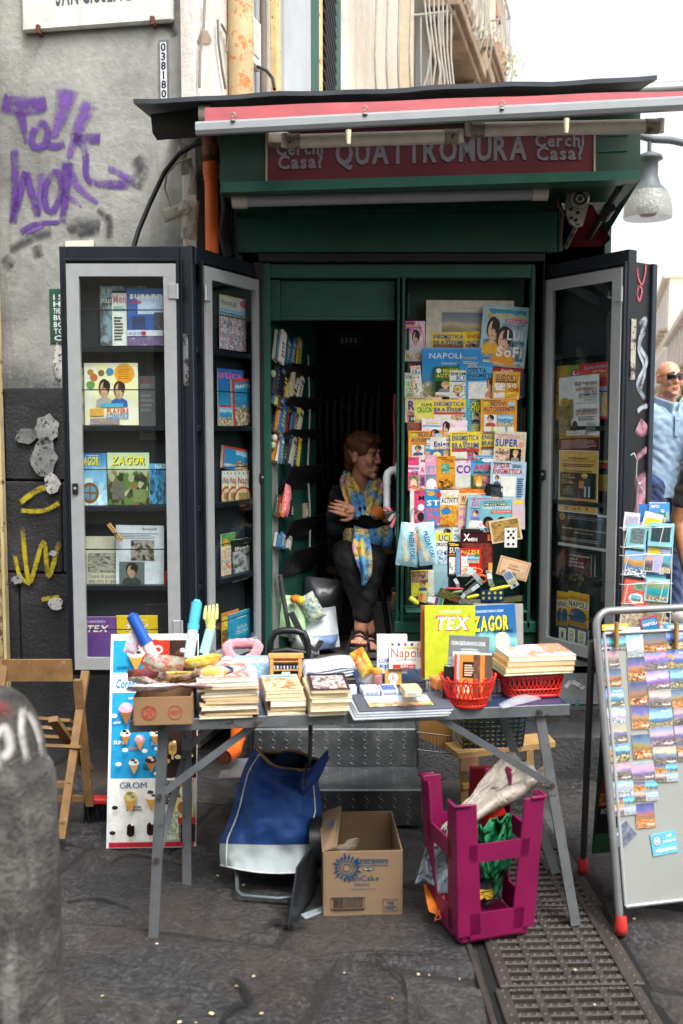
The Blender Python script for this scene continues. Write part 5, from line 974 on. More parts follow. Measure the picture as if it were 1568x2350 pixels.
stack(459,590,1650,[.009,.008,.009,.01,.007,.009,.008,.008,.01,.007,.008,.012,.011],.26,.012,'the tallest stack beside the cardboard tray',[('p',.02,.02,.96,.74,MIX(1,'e8e2d4','e8e2d4','d86a4a','6a7a9a','e8e2d4')),('t','ALAN FORD',.25,.84,.5,.08,'b02a24'),('e',.62,.4,.1,.2,'3a3f66')],'e6dfd0',3)
stack(612,702,1643,[.012,.014,.018,.008,.012,.01],.2,.01,'the stack in front of the miniature cabinet',[('p',.03,.05,.94,.72,MIX(2,'e8b04a','d8443a','ead9a0','4a86b0')),('r',.1,.82,.8,.1,'4fa0b8')],'d9cfae',5)
stack(712,806,1645,[.016,.012,.014,.012,.014,.012],.2,.012,'the stack beside the grey framed prints',[('p',.08,.06,.84,.8,MIX(3,'e8902a','2a2a4a','e8d8c8','c23a34')),('r',0,.9,1,.1,'3a2a3a')],'3a2e3a',8)
# ---- standing printed goods on the table
def stand(px0,pyt,px1,pyb,pyfoot,base,els,label,cat,name,th=.004,lean=12,ang=0,z=0.0,yaw=0,pages='e6e0d0'):
 """upright sheet: foot found on the table at pyfoot; drawn outline px0..px1, pyt..pyb"""
 y = onT((px0 + px1) / 2,pyfoot,z).y; pl = Pl(0,y,0); p0 = pl.hit((px0 + px1) / 2,pyb); w = (pl.hit(px1,pyb) - pl.hit(px0,pyb)).length; h = (pl.hit((px0 + px1) / 2,pyt) - p0).length / cos(R(lean)) * .99
 return sheet(name,p0,(R(-lean),R(ang),R(yaw)),w,h,th,base,els,label,cat,None,pages=pages)
stand(536,1508,617,1590,1580,'8fb2cf',[('t','TOPOLINO',.06,.8,.9,.14,'ece4ee'),('p',.55,.02,.43,.45,MIX(4,'2a3050','d84a8a','3a4a7a','e8c04a')),('p',0,.4,.9,.35,MIX(4,'a9c6dc','7fa6c8','dfe8ec'))],'pale blue comic magazine leaning behind the tallest stack','magazine','magazine',.006,14)
cb = stand(620,1505,693,1606,1590,C('b07a42',.5,n=.2,ns=30),[],'miniature wooden cabinet filled with tiny figures','cabinet','miniature_cabinet',.03,10,0,0,2,'b07a42')
wC,hC = [max(v.co[i] for v in cb.data.vertices) - min(v.co[i] for v in cb.data.vertices) for i in (0,2)]; M_WD = C('b9854c',.5,n=.2,ns=40)
b = B(); b.box(-wC / 2 - .006,wC / 2 + .006,-.014,.03,hC - .014,hC + .004,M_WD,.003); b.ob('cornice',cb)
for i in range(5):
 b = B(); z = .012 + i * (hC - .035) / 4; b.box(-wC / 2 + .01,wC / 2 - .01,-.012,0,z - .002,z + .002,M_WD,.0006); b.ob('shelf',cb)
for x in (-wC / 2 + .006,wC / 2 - .006): b = B(); b.box(x - .006,x + .006,-.013,0,0,hC - .014,M_WD,.001); b.ob('side_post',cb)
b = B(); b.box(-wC / 2 + .012,wC / 2 - .012,-.001,.0005,.012,hC - .03,C('2c3238',.6),.0002); b.ob('inner_back',cb)
rg = random.Random(4)
for i in range(4):
 for j in range(8):
  if i in (1,2) and 2 < j < 6: continue
  x = -wC / 2 + .015 + j * (wC - .03) / 7; z = .0145 + i * (hC - .035) / 4; b = B(); c_ = ink(rg.choice(['d8dde0','b8c8d8','8aa0b0','e6d8b0','c9d0d4']))
  b.lathe([(.0005,0),(.0028,.001),(.002,.006),(.0026,.009),(.0005,.013)],c_,6,(x,-.005,z)); b.ob('figurine',cb)
b = B(); b.box(-wC * .13,wC * .13,-.009,-.002,hC * .3,hC * .62,MIX(5,'2f6ea0','e8e0d0','e0c23a','2f6ea0'),.001); b.ob('little_picture',cb)
# ---- cardboard tray of sweets
M_CARD = C('87694a',.8,n=.1,ns=9,bmp=.12); M_CARDI = C('b58d60',.8,n=.1,ns=9,bmp=.12)
c0 = onT(308,1664); c1 = onT(441,1664); bw_ = (c1 - c0).length; cbx = empty('cardboard_tray',c0.lerp(c1,.5),(0,0,TYAW - R(3)),label='small open cardboard tray filled with sweet packets on the table edge',cat='box')
hB,dB = .084,.2
def carton(o,w,d,h,m,t=.004):
 for nm,q in (('side',(-w / 2,-w / 2 + t,0,d)),('side',(w / 2 - t,w / 2,0,d)),('side',(-w / 2 + t,w / 2 - t,0,t)),('side',(-w / 2 + t,w / 2 - t,d - t,d))):
  b = B(); b.box(*q,0,h,m,.001); b.ob(nm,o)
 b = B(); b.box(-w / 2 + t,w / 2 - t,t,d - t,.001,t,m,.0005); b.ob('bottom',o)
carton(cbx,bw_,dB,hB,M_CARD)
b = B(); rc = ink('b5362c'); 
for cx,r1 in ((-.04,.017),(-.04,.0215)):
 ring(b,(cx,-.0012,hB * .45),r1,.0008,rc)
b.text('RESY',.022,hB * .38,.028,.011,rc,-.001); ring(b,(.036,-.0012,hB * .45),.02,.0008,rc); b.text('20',-.05,hB * .33,.02,.02,rc,-.001); b.ob('stamped_marks',cbx)
def packet(name,c,size,rot,mats,label,seed,cat='sweet packet',group='sweet packets in the cardboard tray',th=.22):
 """crumpled pillow packet"""
 rg = random.Random(seed); n = 10; b = B(); sx,sz = size; q = MX.Rotation(R(rot[2]),4,'Z') @ MX.Rotation(R(rot[0]),4,'X') @ MX.Rotation(R(rot[1]),4,'Y')
 for s_ in (-1,1):
  def fn(u,v):
   e = max(0,min(u,1 - u,v,1 - v)) * 2; k_ = (1 - (1 - min(1,e * 1.6)) ** 2) * th * min(sx,sz) * .5
   nn = NZ.noise(V((u * 4 + seed,v * 4,s_))) * min(sx,sz) * .09 * (.35 + e); ed = NZ.noise(V((u * 9,v * 9,seed))) * min(sx,sz) * .02
   return q @ V(((u - .5) * sx + ed,s_ * k_ + nn,(v - .5) * sz + ed)) + V(c)
  b.grid(fn,n,n,mats[0 if s_ < 0 else -1])
 if 'foil' in label or 'clear' in label: pass
 o = b.ob(name); tag(o,label,cat,group); return o
def shiny(m,seed):
 key = ('shiny',m,seed)
 if key not in MATS:
  q = m.copy(); bs = q.node_tree.nodes['Principled BSDF']; bs.inputs['Roughness'].default_value = .16; bs.inputs['Specular IOR Level'].default_value = .7; bs.inputs['Coat Weight'].default_value = .5; bs.inputs['Coat Roughness'].default_value = .08; MATS[key] = q
 return MATS[key]
cT = cbx.location; up = lambda u,v,z: cT + tu * u + tv * v + V((0,0,z))
for i,(u,v,z,sz,rot,cols,l) in enumerate([(-.03,.03,.105,(.15,.09),(70,8,8),('e6d6dc','d8a0b0','ece8ea','c23a5a'),'pale pink and white sweet packet lying over the front of the tray'),(-.055,.07,.115,(.1,.07),(60,-20,-20),('d8d8c8','3a6a3a','e8e0d8','2a2a2a'),'green and white sweet packet at the tray corner'),(.045,.06,.13,(.13,.08),(62,14,20),('1d1d33','3a2a5a','e0c23a','d8d8e0'),'dark purple comic-print sweet packet on the heap'),(.0,.1,.155,(.12,.1),(40,10,5),('8fc4cc','d8e4e0','e06a5a','5aa0b8'),'turquoise cellophane packet with a red face-like print'),(.075,.1,.12,(.12,.07),(55,-12,40),('a6b03a','3a3a4a','d8d0c0','6a3a6a'),'olive and violet sweet packet behind the dark one'),(.09,.06,.1,(.12,.06),(75,10,-10),('c23a4a','e6d0d0','7a2a3a','d8c0c0'),'red and pink sweet packet at the side of the tray'),(-.05,.13,.12,(.12,.08),(50,0,10),('3a6a9a','c23a34','d8d0c0'),'blue and red sweet packet at the back of the tray')]):
 packet('sweet_packet',up(u,v,z),sz,rot,[shiny(pic(cols,4,i + 11),i)],l,i + 3)
def stick(name,pts,segs,label,cat='toy',Z=None):
 o = empty(name,pts[0],label=label,cat=cat); i_ = MX.Translation(-V(pts[0]))
 for nm,a,d,r,m in segs:
  b = B(); b.X = i_; n_ = max(2,len(r)); p0,p1 = V(pts[0]).lerp(V(pts[1]),a),V(pts[0]).lerp(V(pts[1]),d)
  b.tube([p0.lerp(p1,i / (n_ - 1)) for i in range(n_)],list(r),m,12); b.ob(nm,o)
 return o
wvy = lambda r,n_,k: [r * (1 + k * (1 if i % 2 else 0)) for i in range(n_)]
ZW = up(0,.12,0).y
stick('bubble_wand',(P(383,1562,ZW),P(300,1408,ZW + .02)),[('tube',0,.56,[.0165] * 3,MIX(6,'bcd8dc','8fc0cc','e6e8e0','a8d0c0')),('grip',.56,.97,wvy(.0165,18,.16),C('1f4fa8',.35)),('ring_end',.97,1,[.014,.006],C('1f4fa8',.35)),('collar',.55,.6,[.02,.02],C('1f4fa8',.35))],'blue-handled bubble wand sticking out of the sweets')
stick('bubble_wand',(P(434,1510,ZW + .06),P(453,1376,ZW + .1)),[('tube',0,.55,[.0165] * 3,MIX(7,'8fd0dc','bfe4e8','5ab0cc')),('grip',.55,.96,wvy(.0155,18,.14),C('4fb4d0',.35)),('collar',.5,.58,[.019,.019],C('4fb4d0',.35)),('ring_end',.96,1,[.013,.008],C('4fb4d0',.35))],'turquoise bubble wand standing upright behind the sweets')
fk = stick('toy_fork',(P(468,1500,ZW + .04),P(483,1445,ZW + .06)),[('tube',0,1,[.015,.015],MIX(8,'9fd4e4','6ab0d8','dcecec'))],'pale yellow plastic toy fork with a bubble tube handle')
b = B(); b.X = MX.Translation(-fk.location); M_YF = C('d3d982',.4); pb_ = P(483,1447,ZW + .06)
def FK(px,py,o=0): return P(px,py,ZW + .06 - o)
b.tube([FK(482,1450),FK(484,1436)],[.012,.015],M_YF,10)
b.grid(lambda u,v: FK(468 + 30 * u + (-(u - .5) * 14 * (1 - v)),1440 - 22 * v,.012 * (1 - (2 * u - 1) ** 2)),8,5,M_YF)
for i in range(4): b.tube([FK(470 + i * 9,1420,.004),FK(471 + i * 9,1405,.004),FK(473 + i * 8.5,1391 - 1.5 * i,-.008)],[.0055,.005,.003],M_YF,8)
b.ob('fork_head',fk)
packet('toy_bag',up(.115,.12,.16),(.12,.06),(60,-12,25),[shiny(pic(('e0662a','e8b03a','e8d24a','4a9ac8'),3,4),1)],'bag of orange and yellow plastic toys above the sweets',21,'toy',None,.5)
packet('toy_bag',up(.15,.1,.13),(.1,.05),(70,-15,10),[shiny(pic(('e8c43a','e8d86a','d8e0e0'),3,5),1)],'bag with a yellow toy banana shape beside the tall stack',22,'toy',None,.6)
packet('toy_bag',P(305,1475,ZW + .02),(.04,.07),(0,20,10),[shiny(pic(('d8e4e4','a8d0dc','d8a0b0','e6e8e0'),3,6),1)],'small clear bag with pastel print tied to the blue wand',23,'toy',None,.3)
def fluffy(col):
 m,nt,bs = newmat('fluffy'); co = coords(nt); f = nz(nt,160,4,.7,co); c = V(lin(col))
 nt.links.new(ramp(nt,[(.3,tuple(c * .6)),(.7,tuple(min(1,x * 1.15) for x in c))],f).outputs[0],bs.inputs['Base Color']); bs.inputs['Roughness'].default_value = 1; bs.inputs['Sheen Weight'].default_value = .6; bump(nt,bs,f,1,.012); return m
hb = empty('hair_band',onT(556,1545),label='pink fluffy hair band with grey ears on the table',cat='hair band'); cH = P(557,1492,onT(556,1545).y + .1) - hb.location
b = B(); mfl = fluffy('e88a98'); pts = []
for i in range(40):
 t = 2 * pi * i / 40; pts.append(cH + V((cos(t) * .056,sin(t) * .038,sin(t) * .024 + .008 * cos(2 * t))))
b.tube(pts,[.0185 * (1 + .1 * sin(i * 2.1) + .07 * rnd.random()) for i in range(40)],mfl,12,closed=True); b.ob('ring',hb)
for s_ in (-1,1): b = B(); b.ell(cH + V((s_ * .05,-.05,-.03)),(.026,.012,.02),C('9aa6b2',.9),12); b.ob('ear',hb)
b = B(); b.ell(cH + V((0,-.06,-.028)),(.014,.012,.014),C('b53a6a',.4),10); b.ob('bow_knot',hb)
b = B(); b.box(*(lambda c: (c.x - .045,c.x + .045,-.09,-.03,.0,.05))(cH),C('8f969c',.5),.004); b.ob('stand_block',hb)
def tbox(name,px0,px1,pyf,h,dep,m,label,cat,z=0,yaw=0,c=.002,els=None,group=None):
 a,d = onT(px0,pyf,z),onT(px1,pyf,z); w = (d - a).length; o = empty(name,a.lerp(d,.5),(0,0,TYAW + R(yaw)),label=label,cat=cat,group=group)
 b = B(); b.box(-w / 2,w / 2,0,dep,0,h,m,c); b.ob('carton',o)
 if els: b = B(); prints(b,els,w,h); b.ob('face_print',o)
 return o,w
o,w = tbox('paper_tray',697,820,1603,.035,.2,C('dadada',.6),'white and black desk tray holding blank sheets','tray')
b = B(); b.box(-w / 2 - .002,w / 2 + .002,.03,.205,.0352,.055,M_BLACKP,.003); b.ob('black_rim',o)
for i in range(5):
 b = B(); b.grid(lambda u,v: V(((u - .5) * w * .9 + .004 * i,.06 + .13 * v,.056 + .006 * i + .012 * v + .006 * sin(u * 5 + i))),8,4,C('cfd4de',.7)); q = b.ob('sheet',o); s_ = q.modifiers.new('s','SOLIDIFY'); s_.thickness = .0006
packet('crisps_packet',P(832,1520,onT(830,1590).y),(.05,.1),(10,-28,10),[shiny(pic(('e0561c','e8702a','d8c84a','4a8a3a'),3,7),2)],'orange foil crisps packet standing between tray and bottle',31,'packet',None,.25)
packet('clear_sachet',P(845,1553,onT(840,1585).y),(.06,.06),(10,20,-10),[shiny(pic(('d8d8d4','b8bcb8','e6e0c8'),3,8),2)],'whitish sachet under the orange packet',32,'packet',None,.35)
bt = empty('bottle',onT(866,1592),label='small white bottle with orange cap',cat='bottle'); b = B(); b.lathe([(.001,0),(.015,.001),(.0165,.006),(.0165,.06),(.015,.067),(.001,.068)],MIX(9,'dcd6cc','e6e2da','8a4a4a','e6e2da'),18); b.ob('flask',bt)
b = B(); b.lathe([(.0155,.0685),(.0165,.07),(.0165,.083),(.0155,.085),(.001,.0855)],C('dc8c3a',.4),18); b.ob('cap',bt)
DK = [('r',.04,.2,.92,.6,'d6d8dc'),('t','NAPOLETANE',.15,.35,.7,.35,'2a4f96')]
for i,(l,r,py,z,nm) in enumerate(((836,872,1597,0,'lower card deck next to the bottle'),(877,914,1597,0,'lower card deck next to the small box stack'),(834,873,1599,.021,'upper card deck next to the bottle'),(876,915,1599,.021,'upper card deck next to the small box stack'))):
 o,w = tbox('card_deck',l,r,py,.02,.075,C('c9d0dc',.4),'white and blue %s on the table' % nm,'card deck',z,rnd.uniform(-4,4),.001,DK,'card decks on the table')
 b = B(); b.box(-w / 2 + .004,w / 2 - .004,.006,.069,.0201,.0206,MIX(10 + i,'c23a3a','d8dce0','2a4f96','e6e6e6'),.0001); b.ob('top_print',o)
stand(884,1518,922,1572,1572,'c2994a',[('e',.5,.72,.22,.12,'d8b468'),('e',.5,.3,.3,.2,'d8dce4'),('f',.28,.05,.44,.42,'c99a78','dfe2e6','cfd6e0')],'gold booklet with a veiled portrait behind the card decks','booklet','booklet',.004,14)
for i in range(4):
 tbox('soap_box',929,969,1600,.022,.075,C('d8b88a',.5,n=.1),'%s box of the small cream stack beside the card decks' % ('bottom','second','third','top')[i],'box',i * .0225,rnd.uniform(-3,3),.001,[('r',.1,.2,.8,.6,'dcdcd8'),('l',.15,.3,.6,.4,'8a8f9a',2)],'small cream boxes stacked on the table')
stand(866,1458,935,1545,1570,'d8d9da',[('t','LUIRM',.06,.28,.5,.1,'2a5f9a'),('t','FFF',.08,.1,.45,.12,'2a5f9a')],'tall white open carton with blue capitals behind the map','box','white_carton',.03,4)
stand(894,1474,968,1535,1572,'e9e5da',[('t','Napoli',.05,.42,.92,.34,'b5202a',{'b': 0}),('r',.42,.74,.5,.06,'d8c43a'),('t','BUS METRO E TRAM',.2,.3,.62,.06,'33507a',{'b': 0}),('r',.1,.02,.7,.14,'c23a34'),('t','MAPPA guida',.35,.05,.4,.08,W_)] + [('e',.1 + .2 * i,.9,.045,.045,c) for i,c in enumerate(('2f7a4a','2f4a8a','c23a34','2a2a2a','e0b03a'))],'white city map with red title standing on the table','map','city_map',.004,10)
fp = onT(930,1650); fpl,fpr = onT(818,1648),onT(1040,1644); wF = (fpr - fpl).length
for i in range(4):
 pr2 = empty('matted_print',fpl.lerp(fpr,.5) + V((.006 * i - .01,-.012 + .008 * i,.006 * i)),(R(1.5),0,TYAW + R((1.5,-1,.5,-.5)[i])),label=('lowest','third','second','top')[i] + ' matted landscape print of the flat pile on the table',cat='print',group='matted prints in a flat pile')
 b = B(); b.box(-wF / 2,wF / 2,0,.17,0,.004,C('4c4e5a' if i == 3 else '9aa0a6',.6,n=.1),.0008); b.ob('mount',pr2)
 if i == 3:
  b = B(); prints(b,[('r',.11,.15,.7,.68,'2c2e38'),('p',.12,.17,.68,.64,view([(0,'8a7a4a'),(.3,'b5ad8a'),(.48,'c9c2ae'),(.55,'9fc0d8'),(1,'b8d4e6')],['c9a27c','d8c8a8','b06a4a','8a8a5a'],7,12,.42)),('t','NAPOLI',.45,.06,.1,.04,'b8b8c0',{'b': 0})],wF,.17); q = b.ob('picture',pr2); q.rotation_euler = (R(-90),0,0); q.location = (0,0,.0042)
b = B(); p = onT(943,1600,.028); b.box(p.x,p.x + .02,p.y,p.y + .012,p.z,p.z + .001,C('e6e6e6',.6),.0002); tag(b.ob('price_tag'),'tiny white price tag lying above the matted prints','tag')
wb = empty('wire_basket',onT(1080,1590),(0,0,TYAW),label='grey wire basket holding the large comic hardbacks',cat='basket'); M_WR = C('55585a',.4,.7)
a,d = onT(972,1598),onT(1262,1590); Lw = (d - a).length; bi = MX.Rotation(-TYAW,4,'Z') @ MX.Translation(-wb.location)
def wire(pts,r=.0018): b = B(); b.X = bi; b.tube(pts,r,M_WR,5); b.ob('wire',wb)
for z in (.004,.055): wire([a + V((0,0,z)),d + V((0,0,z)),d + tv * .16 + V((0,0,z)),a + tv * .16 + V((0,0,z)),a + V((0,0,z))],.0026)
for i in range(27): q = a.lerp(d,i / 26); wire([q + V((0,0,.004)),q + V((0,0,.055))])
for i in range(9): q = d + tv * .02 * i; wire([q + V((0,0,.004)),q + V((0,0,.055))])
stand(968,1392,1010,1560,1583,'a0522a',[],'brown hardback edge behind the lime one in the wire basket','comic book','comic_book',.03,8)
stand(976,1392,1092,1560,1588,'aeb82a',[('t','70 ANNI DI UN MITO',.28,.9,.45,.035,'e8e4d0'),('t','TEX',.17,.665,.7,.19,'c23a1c',{'sh': .22}),('t','TEX',.2,.68,.64,.16,'ece6da',{'sh': .22})],'big lime green hardback comic with white and red title','comic book','comic_book',.016,8)
stand(1090,1388,1202,1556,1580,'8a8884',[],'dark grey hardback behind the blue one in the wire basket','comic book','comic_book',.014,8)
stand(1086,1390,1192,1556,1584,view([(0,'10243c'),(.3,'2f7a9a'),(.5,'7ab8b0'),(.62,'1f5f8c'),(1,'1c5690')],['0c1a2a','16304a','2a5f6a'],6,7,.33),[('t','COLLEZIONE STORICA A COLORI',.14,.9,.6,.03,'cfdde6'),('t','ZAGOR',.09,.635,.76,.19,'16140f',{'sh': .1}),('t','ZAGOR',.07,.65,.76,.19,'f0de3a',{'sh': .1}),('e',.68,.5,.16,.125,'e6dfb0'),('t','IL BENE E IL MALE',.52,.62,.4,.04,'14202c')],'big blue hardback comic with yellow title and moon','comic book','comic_book',.016,8,-3)
tbox('orange_box',1000,1034,1583,.035,.06,C('e08a4a',.5),'small orange box in front of the lime hardback','box',.03,10)
tbox('blue_booklet_box',985,1030,1590,.03,.05,MIX(12,'3fa0c8','d8e4e4','c23a34'),'blue and red carton in the wire basket under the orange box','box',.004)
def redp():
 m,nt,bs = newmat('red_plastic'); bs.inputs['Base Color'].default_value = (*lin('d0281c'),1); bs.inputs['Roughness'].default_value = .3; bs.inputs['Specular IOR Level'].default_value = .5; bs.inputs['Subsurface Weight'].default_value = .1; bs.inputs['Subsurface Radius'].default_value = (.02,.004,.003); return m
M_RP = redp()
def lattice(o,nU,rows,fn,rimn):
 """openwork basket wall: crossing ribs as one woven shell part, plus solid bands"""
 b = B(); v = []
 for s_ in (-1,1):
  for i in range(nU): b.tube([fn((i + s_ * .9 * j / 6) / nU,.36 + .5 * j / 6) for j in range(7)],.0022,M_RP,5)
 b.ob('lattice',o,kind='stuff')
 for v0,v1 in ((0,.12),(.3,.38),(.84,.9)):
  b = B(); b.grid(lambda u,v: fn(u,v0 + (v1 - v0) * v),64,3,M_RP,closeu=True); q = b.ob('band',o); s_ = q.modifiers.new('s','SOLIDIFY'); s_.thickness = .003; s_.offset = 0
 b = B()
 for i in range(nU // 2): b.tube([fn((i + .5 * j / 6) * 2 / nU,.9 + .1 * sin(pi * j / 6)) for j in range(7)],.0026,M_RP,5)
 b.ob('scalloped_rim',o,kind='stuff')
 b = B(); vs = [fn(i / 64,.12) for i in range(64)]
 for s_ in (-1,1):
  for i in range(nU * 2 // 2): b.tube([fn((i + s_ * .6 * j / 3) / nU,.12 + .18 * j / 3) for j in range(4)],.0022,M_RP,4)
 b.ob('lower_lattice',o,kind='stuff')
 b = B(); b.add([V(fn(i / 32,.01)) for i in range(32)],[tuple(range(32))],M_RP); b.ob('bottom',o)
pB = onT(1078,1628); rb = empty('red_basket',pB + V((0,.05,0)),label='round red lattice basket with scalloped rim holding small books',cat='basket')
lattice(rb,34,6,lambda u,v: V((cos(2 * pi * u) * (.058 + .03 * v ** .8),sin(2 * pi * u) * (.05 + .026 * v ** .8),.1 * v)),0)
pB2 = onT(1225,1602); rb2 = empty('red_basket',pB2 + V((0,.06,0)),(0,0,TYAW),label='oblong red lattice basket under the pile of magazines',cat='basket')
def rr(u,v):
 t = 2 * pi * u; k_ = .9 + .13 * v; c_,s_ = cos(t),sin(t); p_ = 5; r_ = (abs(c_) ** p_ + abs(s_) ** p_) ** (-1 / p_); return V((c_ * r_ * .098 * k_,s_ * r_ * .065 * k_,.08 * v))
lattice(rb2,46,6,rr,0)
bk = lambda px0,pyt,px1,pyb,base,els,l,th,dy,ang=0: sheet('book',P((px0 + px1) / 2,pyb,pB.y + dy),(R(-6),R(ang),R(-4)),(P(px1,pyb,pB.y + dy) - P(px0,pyb,pB.y + dy)).length,(P(px0,pyt,pB.y + dy) - P(px0,pyb,pB.y + dy)).length,th,base,els,l,'book','small books in the round red basket')
bk(1026,1462,1118,1600,'6f7478',[('t','CRONACHE DI UNA RIVOLUZIONE',.06,.85,.84,.06,'d8dcdc'),('l',.3,.74,.5,.07,'c8cccc',2),('p',0,.3,1,.35,MIX(13,'d8dcdc','a9b0b4','6f7478'))],'grey book with white capitals, tallest in the round basket',.01,.06,2)
bk(1036,1500,1125,1605,'d4d8d6',[('f',.55,.45,.4,.5,*FACES[2])],'white book with a small blond portrait in the round basket',.008,.04,2)
bk(1042,1504,1128,1608,'e0823a',[('r',.8,0,.2,1,'5a4a42'),('r',0,0,.06,1,'c23a34'),('r',.06,0,.06,1,'8fb8c0'),('r',.22,.5,.34,.34,'1d1a18'),('l',.26,.54,.26,.26,'e6c8a8',5),('p',.5,.0,.18,1,MIX(14,'e0823a','4a3a3a','6a4a3a')),('r',.26,.16,.13,.22,'dcd6cc'),('t','4',.3,.22,.05,.1,'2a2a2a')],'orange book with black label in the round basket',.014,.02,1)
bk(1016,1530,1040,1600,'1d1c1c',[],'black book spine in the round basket',.02,.035,3)
zz = .083; 
for i,(h,cv,l) in enumerate(((.008,'5a7a5a','bottom'),(.018,'d8a05a','second'),(.016,'e0904a','third'),(.016,'e8e0cc','top'))):
 book(rb2.location - tv * .085 + tu * (.0 + .004 * i) + V((0,0,zz)),TYAW + R(3 - i),.235 - .004 * i,.17,h,cv if i < 3 else 'e2ddd2',(2,1,3,0)[i],l + ' comic annual of the pile on the oblong red basket',[('p',.02,.04,.7,.9,MIX(15,'dfe4e2','9fc4d4','d86a3a','e6dccb')),('p',.66,.3,.34,.7,MIX(16,'2f8ab8','e0823a','4fb0d0')),('p',.3,.5,.3,.4,MIX(17,'d8b0a0','a8c8d0','e6dccb'))] if i == 3 else None,'comic_annual','comic book','comic annuals in a pile'); zz += h + .0008
q0,q1 = onT(1150,1622,.004),onT(1238,1600,.004); b = B(); b.grid(lambda u,v: q0.lerp(q1,u) + tv * (.05 * v - .02) + V((0,0,.012 * sin(u * 3) * v)),8,4,film_mat('e6e8f0',.22)); o = b.ob('plastic_sleeve'); tag(o,'clear plastic document sleeve at the table edge','sleeve'); s_ = o.modifiers.new('s','SOLIDIFY'); s_.thickness = .0006
# == THINGS ROUND THE TABLE
M_STEEL = C('8b8e90',.4,.6,n=.12,ns=12); M_IRONC = C('3a3431',.6,.3,n=.3,ns=14,bmp=.25,worn='6b625a',wf=.66)
# ---- drain grating, three cast panels
for i,(y0,y1) in enumerate(((2.2,2.66),(2.667,3.125),(3.132,3.59))):
 gr = empty('drain_grate',(.64,(y0 + y1) / 2,0),(0,0,R(2.1)),label=('cast iron drain panel at the very front of the paving','cast iron drain panel under the splayed table leg','cast iron drain panel beside the magenta stool')[i],cat='drain grate',group='cast iron drain panels in the paving')
 w,L = .186,(y1 - y0) / 2 - .002; b = B()
 cols = [-w,-w * .5,0,w * .5,w]; n = 11
 for x in cols: b.box(x - (.012 if abs(x) < w * .9 else .02),x + (.012 if abs(x) < w * .9 else .02),-L,L,-.03,-.003,M_IRONC,.003)
 for k in range(n + 1):
  y = -L + 2 * L * k / n; h = .012 if k in (0,n) else .0095
  b.box(-w,w,max(-L,y - h),min(L,y + h),-.03,-.0032,M_IRONC,.002)
 b.ob('plate',gr)
 b = B()
 for k in range(n + 1):
  for j in range(17):
   x = -w + 2 * w * j / 16; y = max(-L + .01,min(L - .01,-L + 2 * L * k / n)); b.add([(x - .006,y - .005,-.0032),(x + .006,y - .005,-.0032),(x + .006,y + .005,-.0032),(x - .006,y + .005,-.0032),(x,y,.0015)],[(0,1,4),(1,2,4),(2,3,4),(3,0,4)],M_IRONC)
 b.ob('grip_studs',gr,kind='stuff')
b = B(); b.quad((.42,2.1,-.016),(.88,2.1,-.016),(.86,3.62,-.016),(.4,3.62,-.016),C('0b0a0a',.9)); b.ob('drain_channel',kind='structure')
for x0,nm in ((.425,0),(.842,1)):
 b = B(); b.box(-.008,.008,2.15,3.62,-.02,.0,M_IRONC,.002); o = b.ob('drain_rim',loc=(x0 + .065,0,0),rot=(0,0,R(2.1))); o['kind'] = 'structure'
# ---- stone bollard in the foreground
def bol():
 m,nt,bs = newmat('bollard_stone'); co = coords(nt); f = nz(nt,7,6,.65,co); g = nz(nt,70,5,.7,co); st = nz(nt,3,5,.6,coords(nt,'Object',(5,5,1)))
 c = ramp(nt,[(.3,'343232'),(.5,'66635f'),(.7,'96928c')],f).outputs[0]; c = mixc(nt,c,ramp(nt,[(.3,'5a5856'),(.75,'ffffff')],g).outputs[0],.55,'MULTIPLY')
 c = mixc(nt,c,'9a9793',ramp(nt,[(.55,0.0),(.66,.8)],st).outputs[0]); c = mixc(nt,c,'6a5646',ramp(nt,[(.58,0.0),(.75,.5)],nz(nt,2.2,4,.6,co)).outputs[0])
 nt.links.new(c,bs.inputs['Base Color']); bs.inputs['Roughness'].default_value = .85; bump(nt,bs,g,1,.04); return m
bo = empty('stone_bollard',(-.665,1.9,0),(0,0,R(12)),label='scuffed grey stone bollard with domed top and graffiti in the foreground',cat='bollard')
rk_ = lambda a,m=0: V((0,0,0))
def bn(t,r,z): q = 1 + .02 * NZ.noise(V((cos(t) * 4,sin(t) * 4,z * 9))) + .014 * NZ.noise(V((cos(t) * 13,sin(t) * 13,z * 30))); oc = 1 / max(abs(cos(t)),abs(sin(t)),(abs(cos(t)) + abs(sin(t))) * .76) if z < .88 else 1; return (r * q * (oc if z < .88 else 1),z)
b = B(); b.lathe([(.108,-.02),(.107,.2),(.105,.45),(.103,.7),(.102,.78),(.102,.82),(.101,.85),(.098,.875)],bol(),48,fn=bn); b.ob('shaft',bo)
b = B(); b.lathe([(.1,.86),(.097,.885),(.089,.9)] + [(.085 * cos(t),.9 + .15 * sin(t)) for t in [pi / 2 * i / 12 for i in range(12)]] + [(.002,1.05)],bol(),48,fn=bn); b.ob('dome',bo)
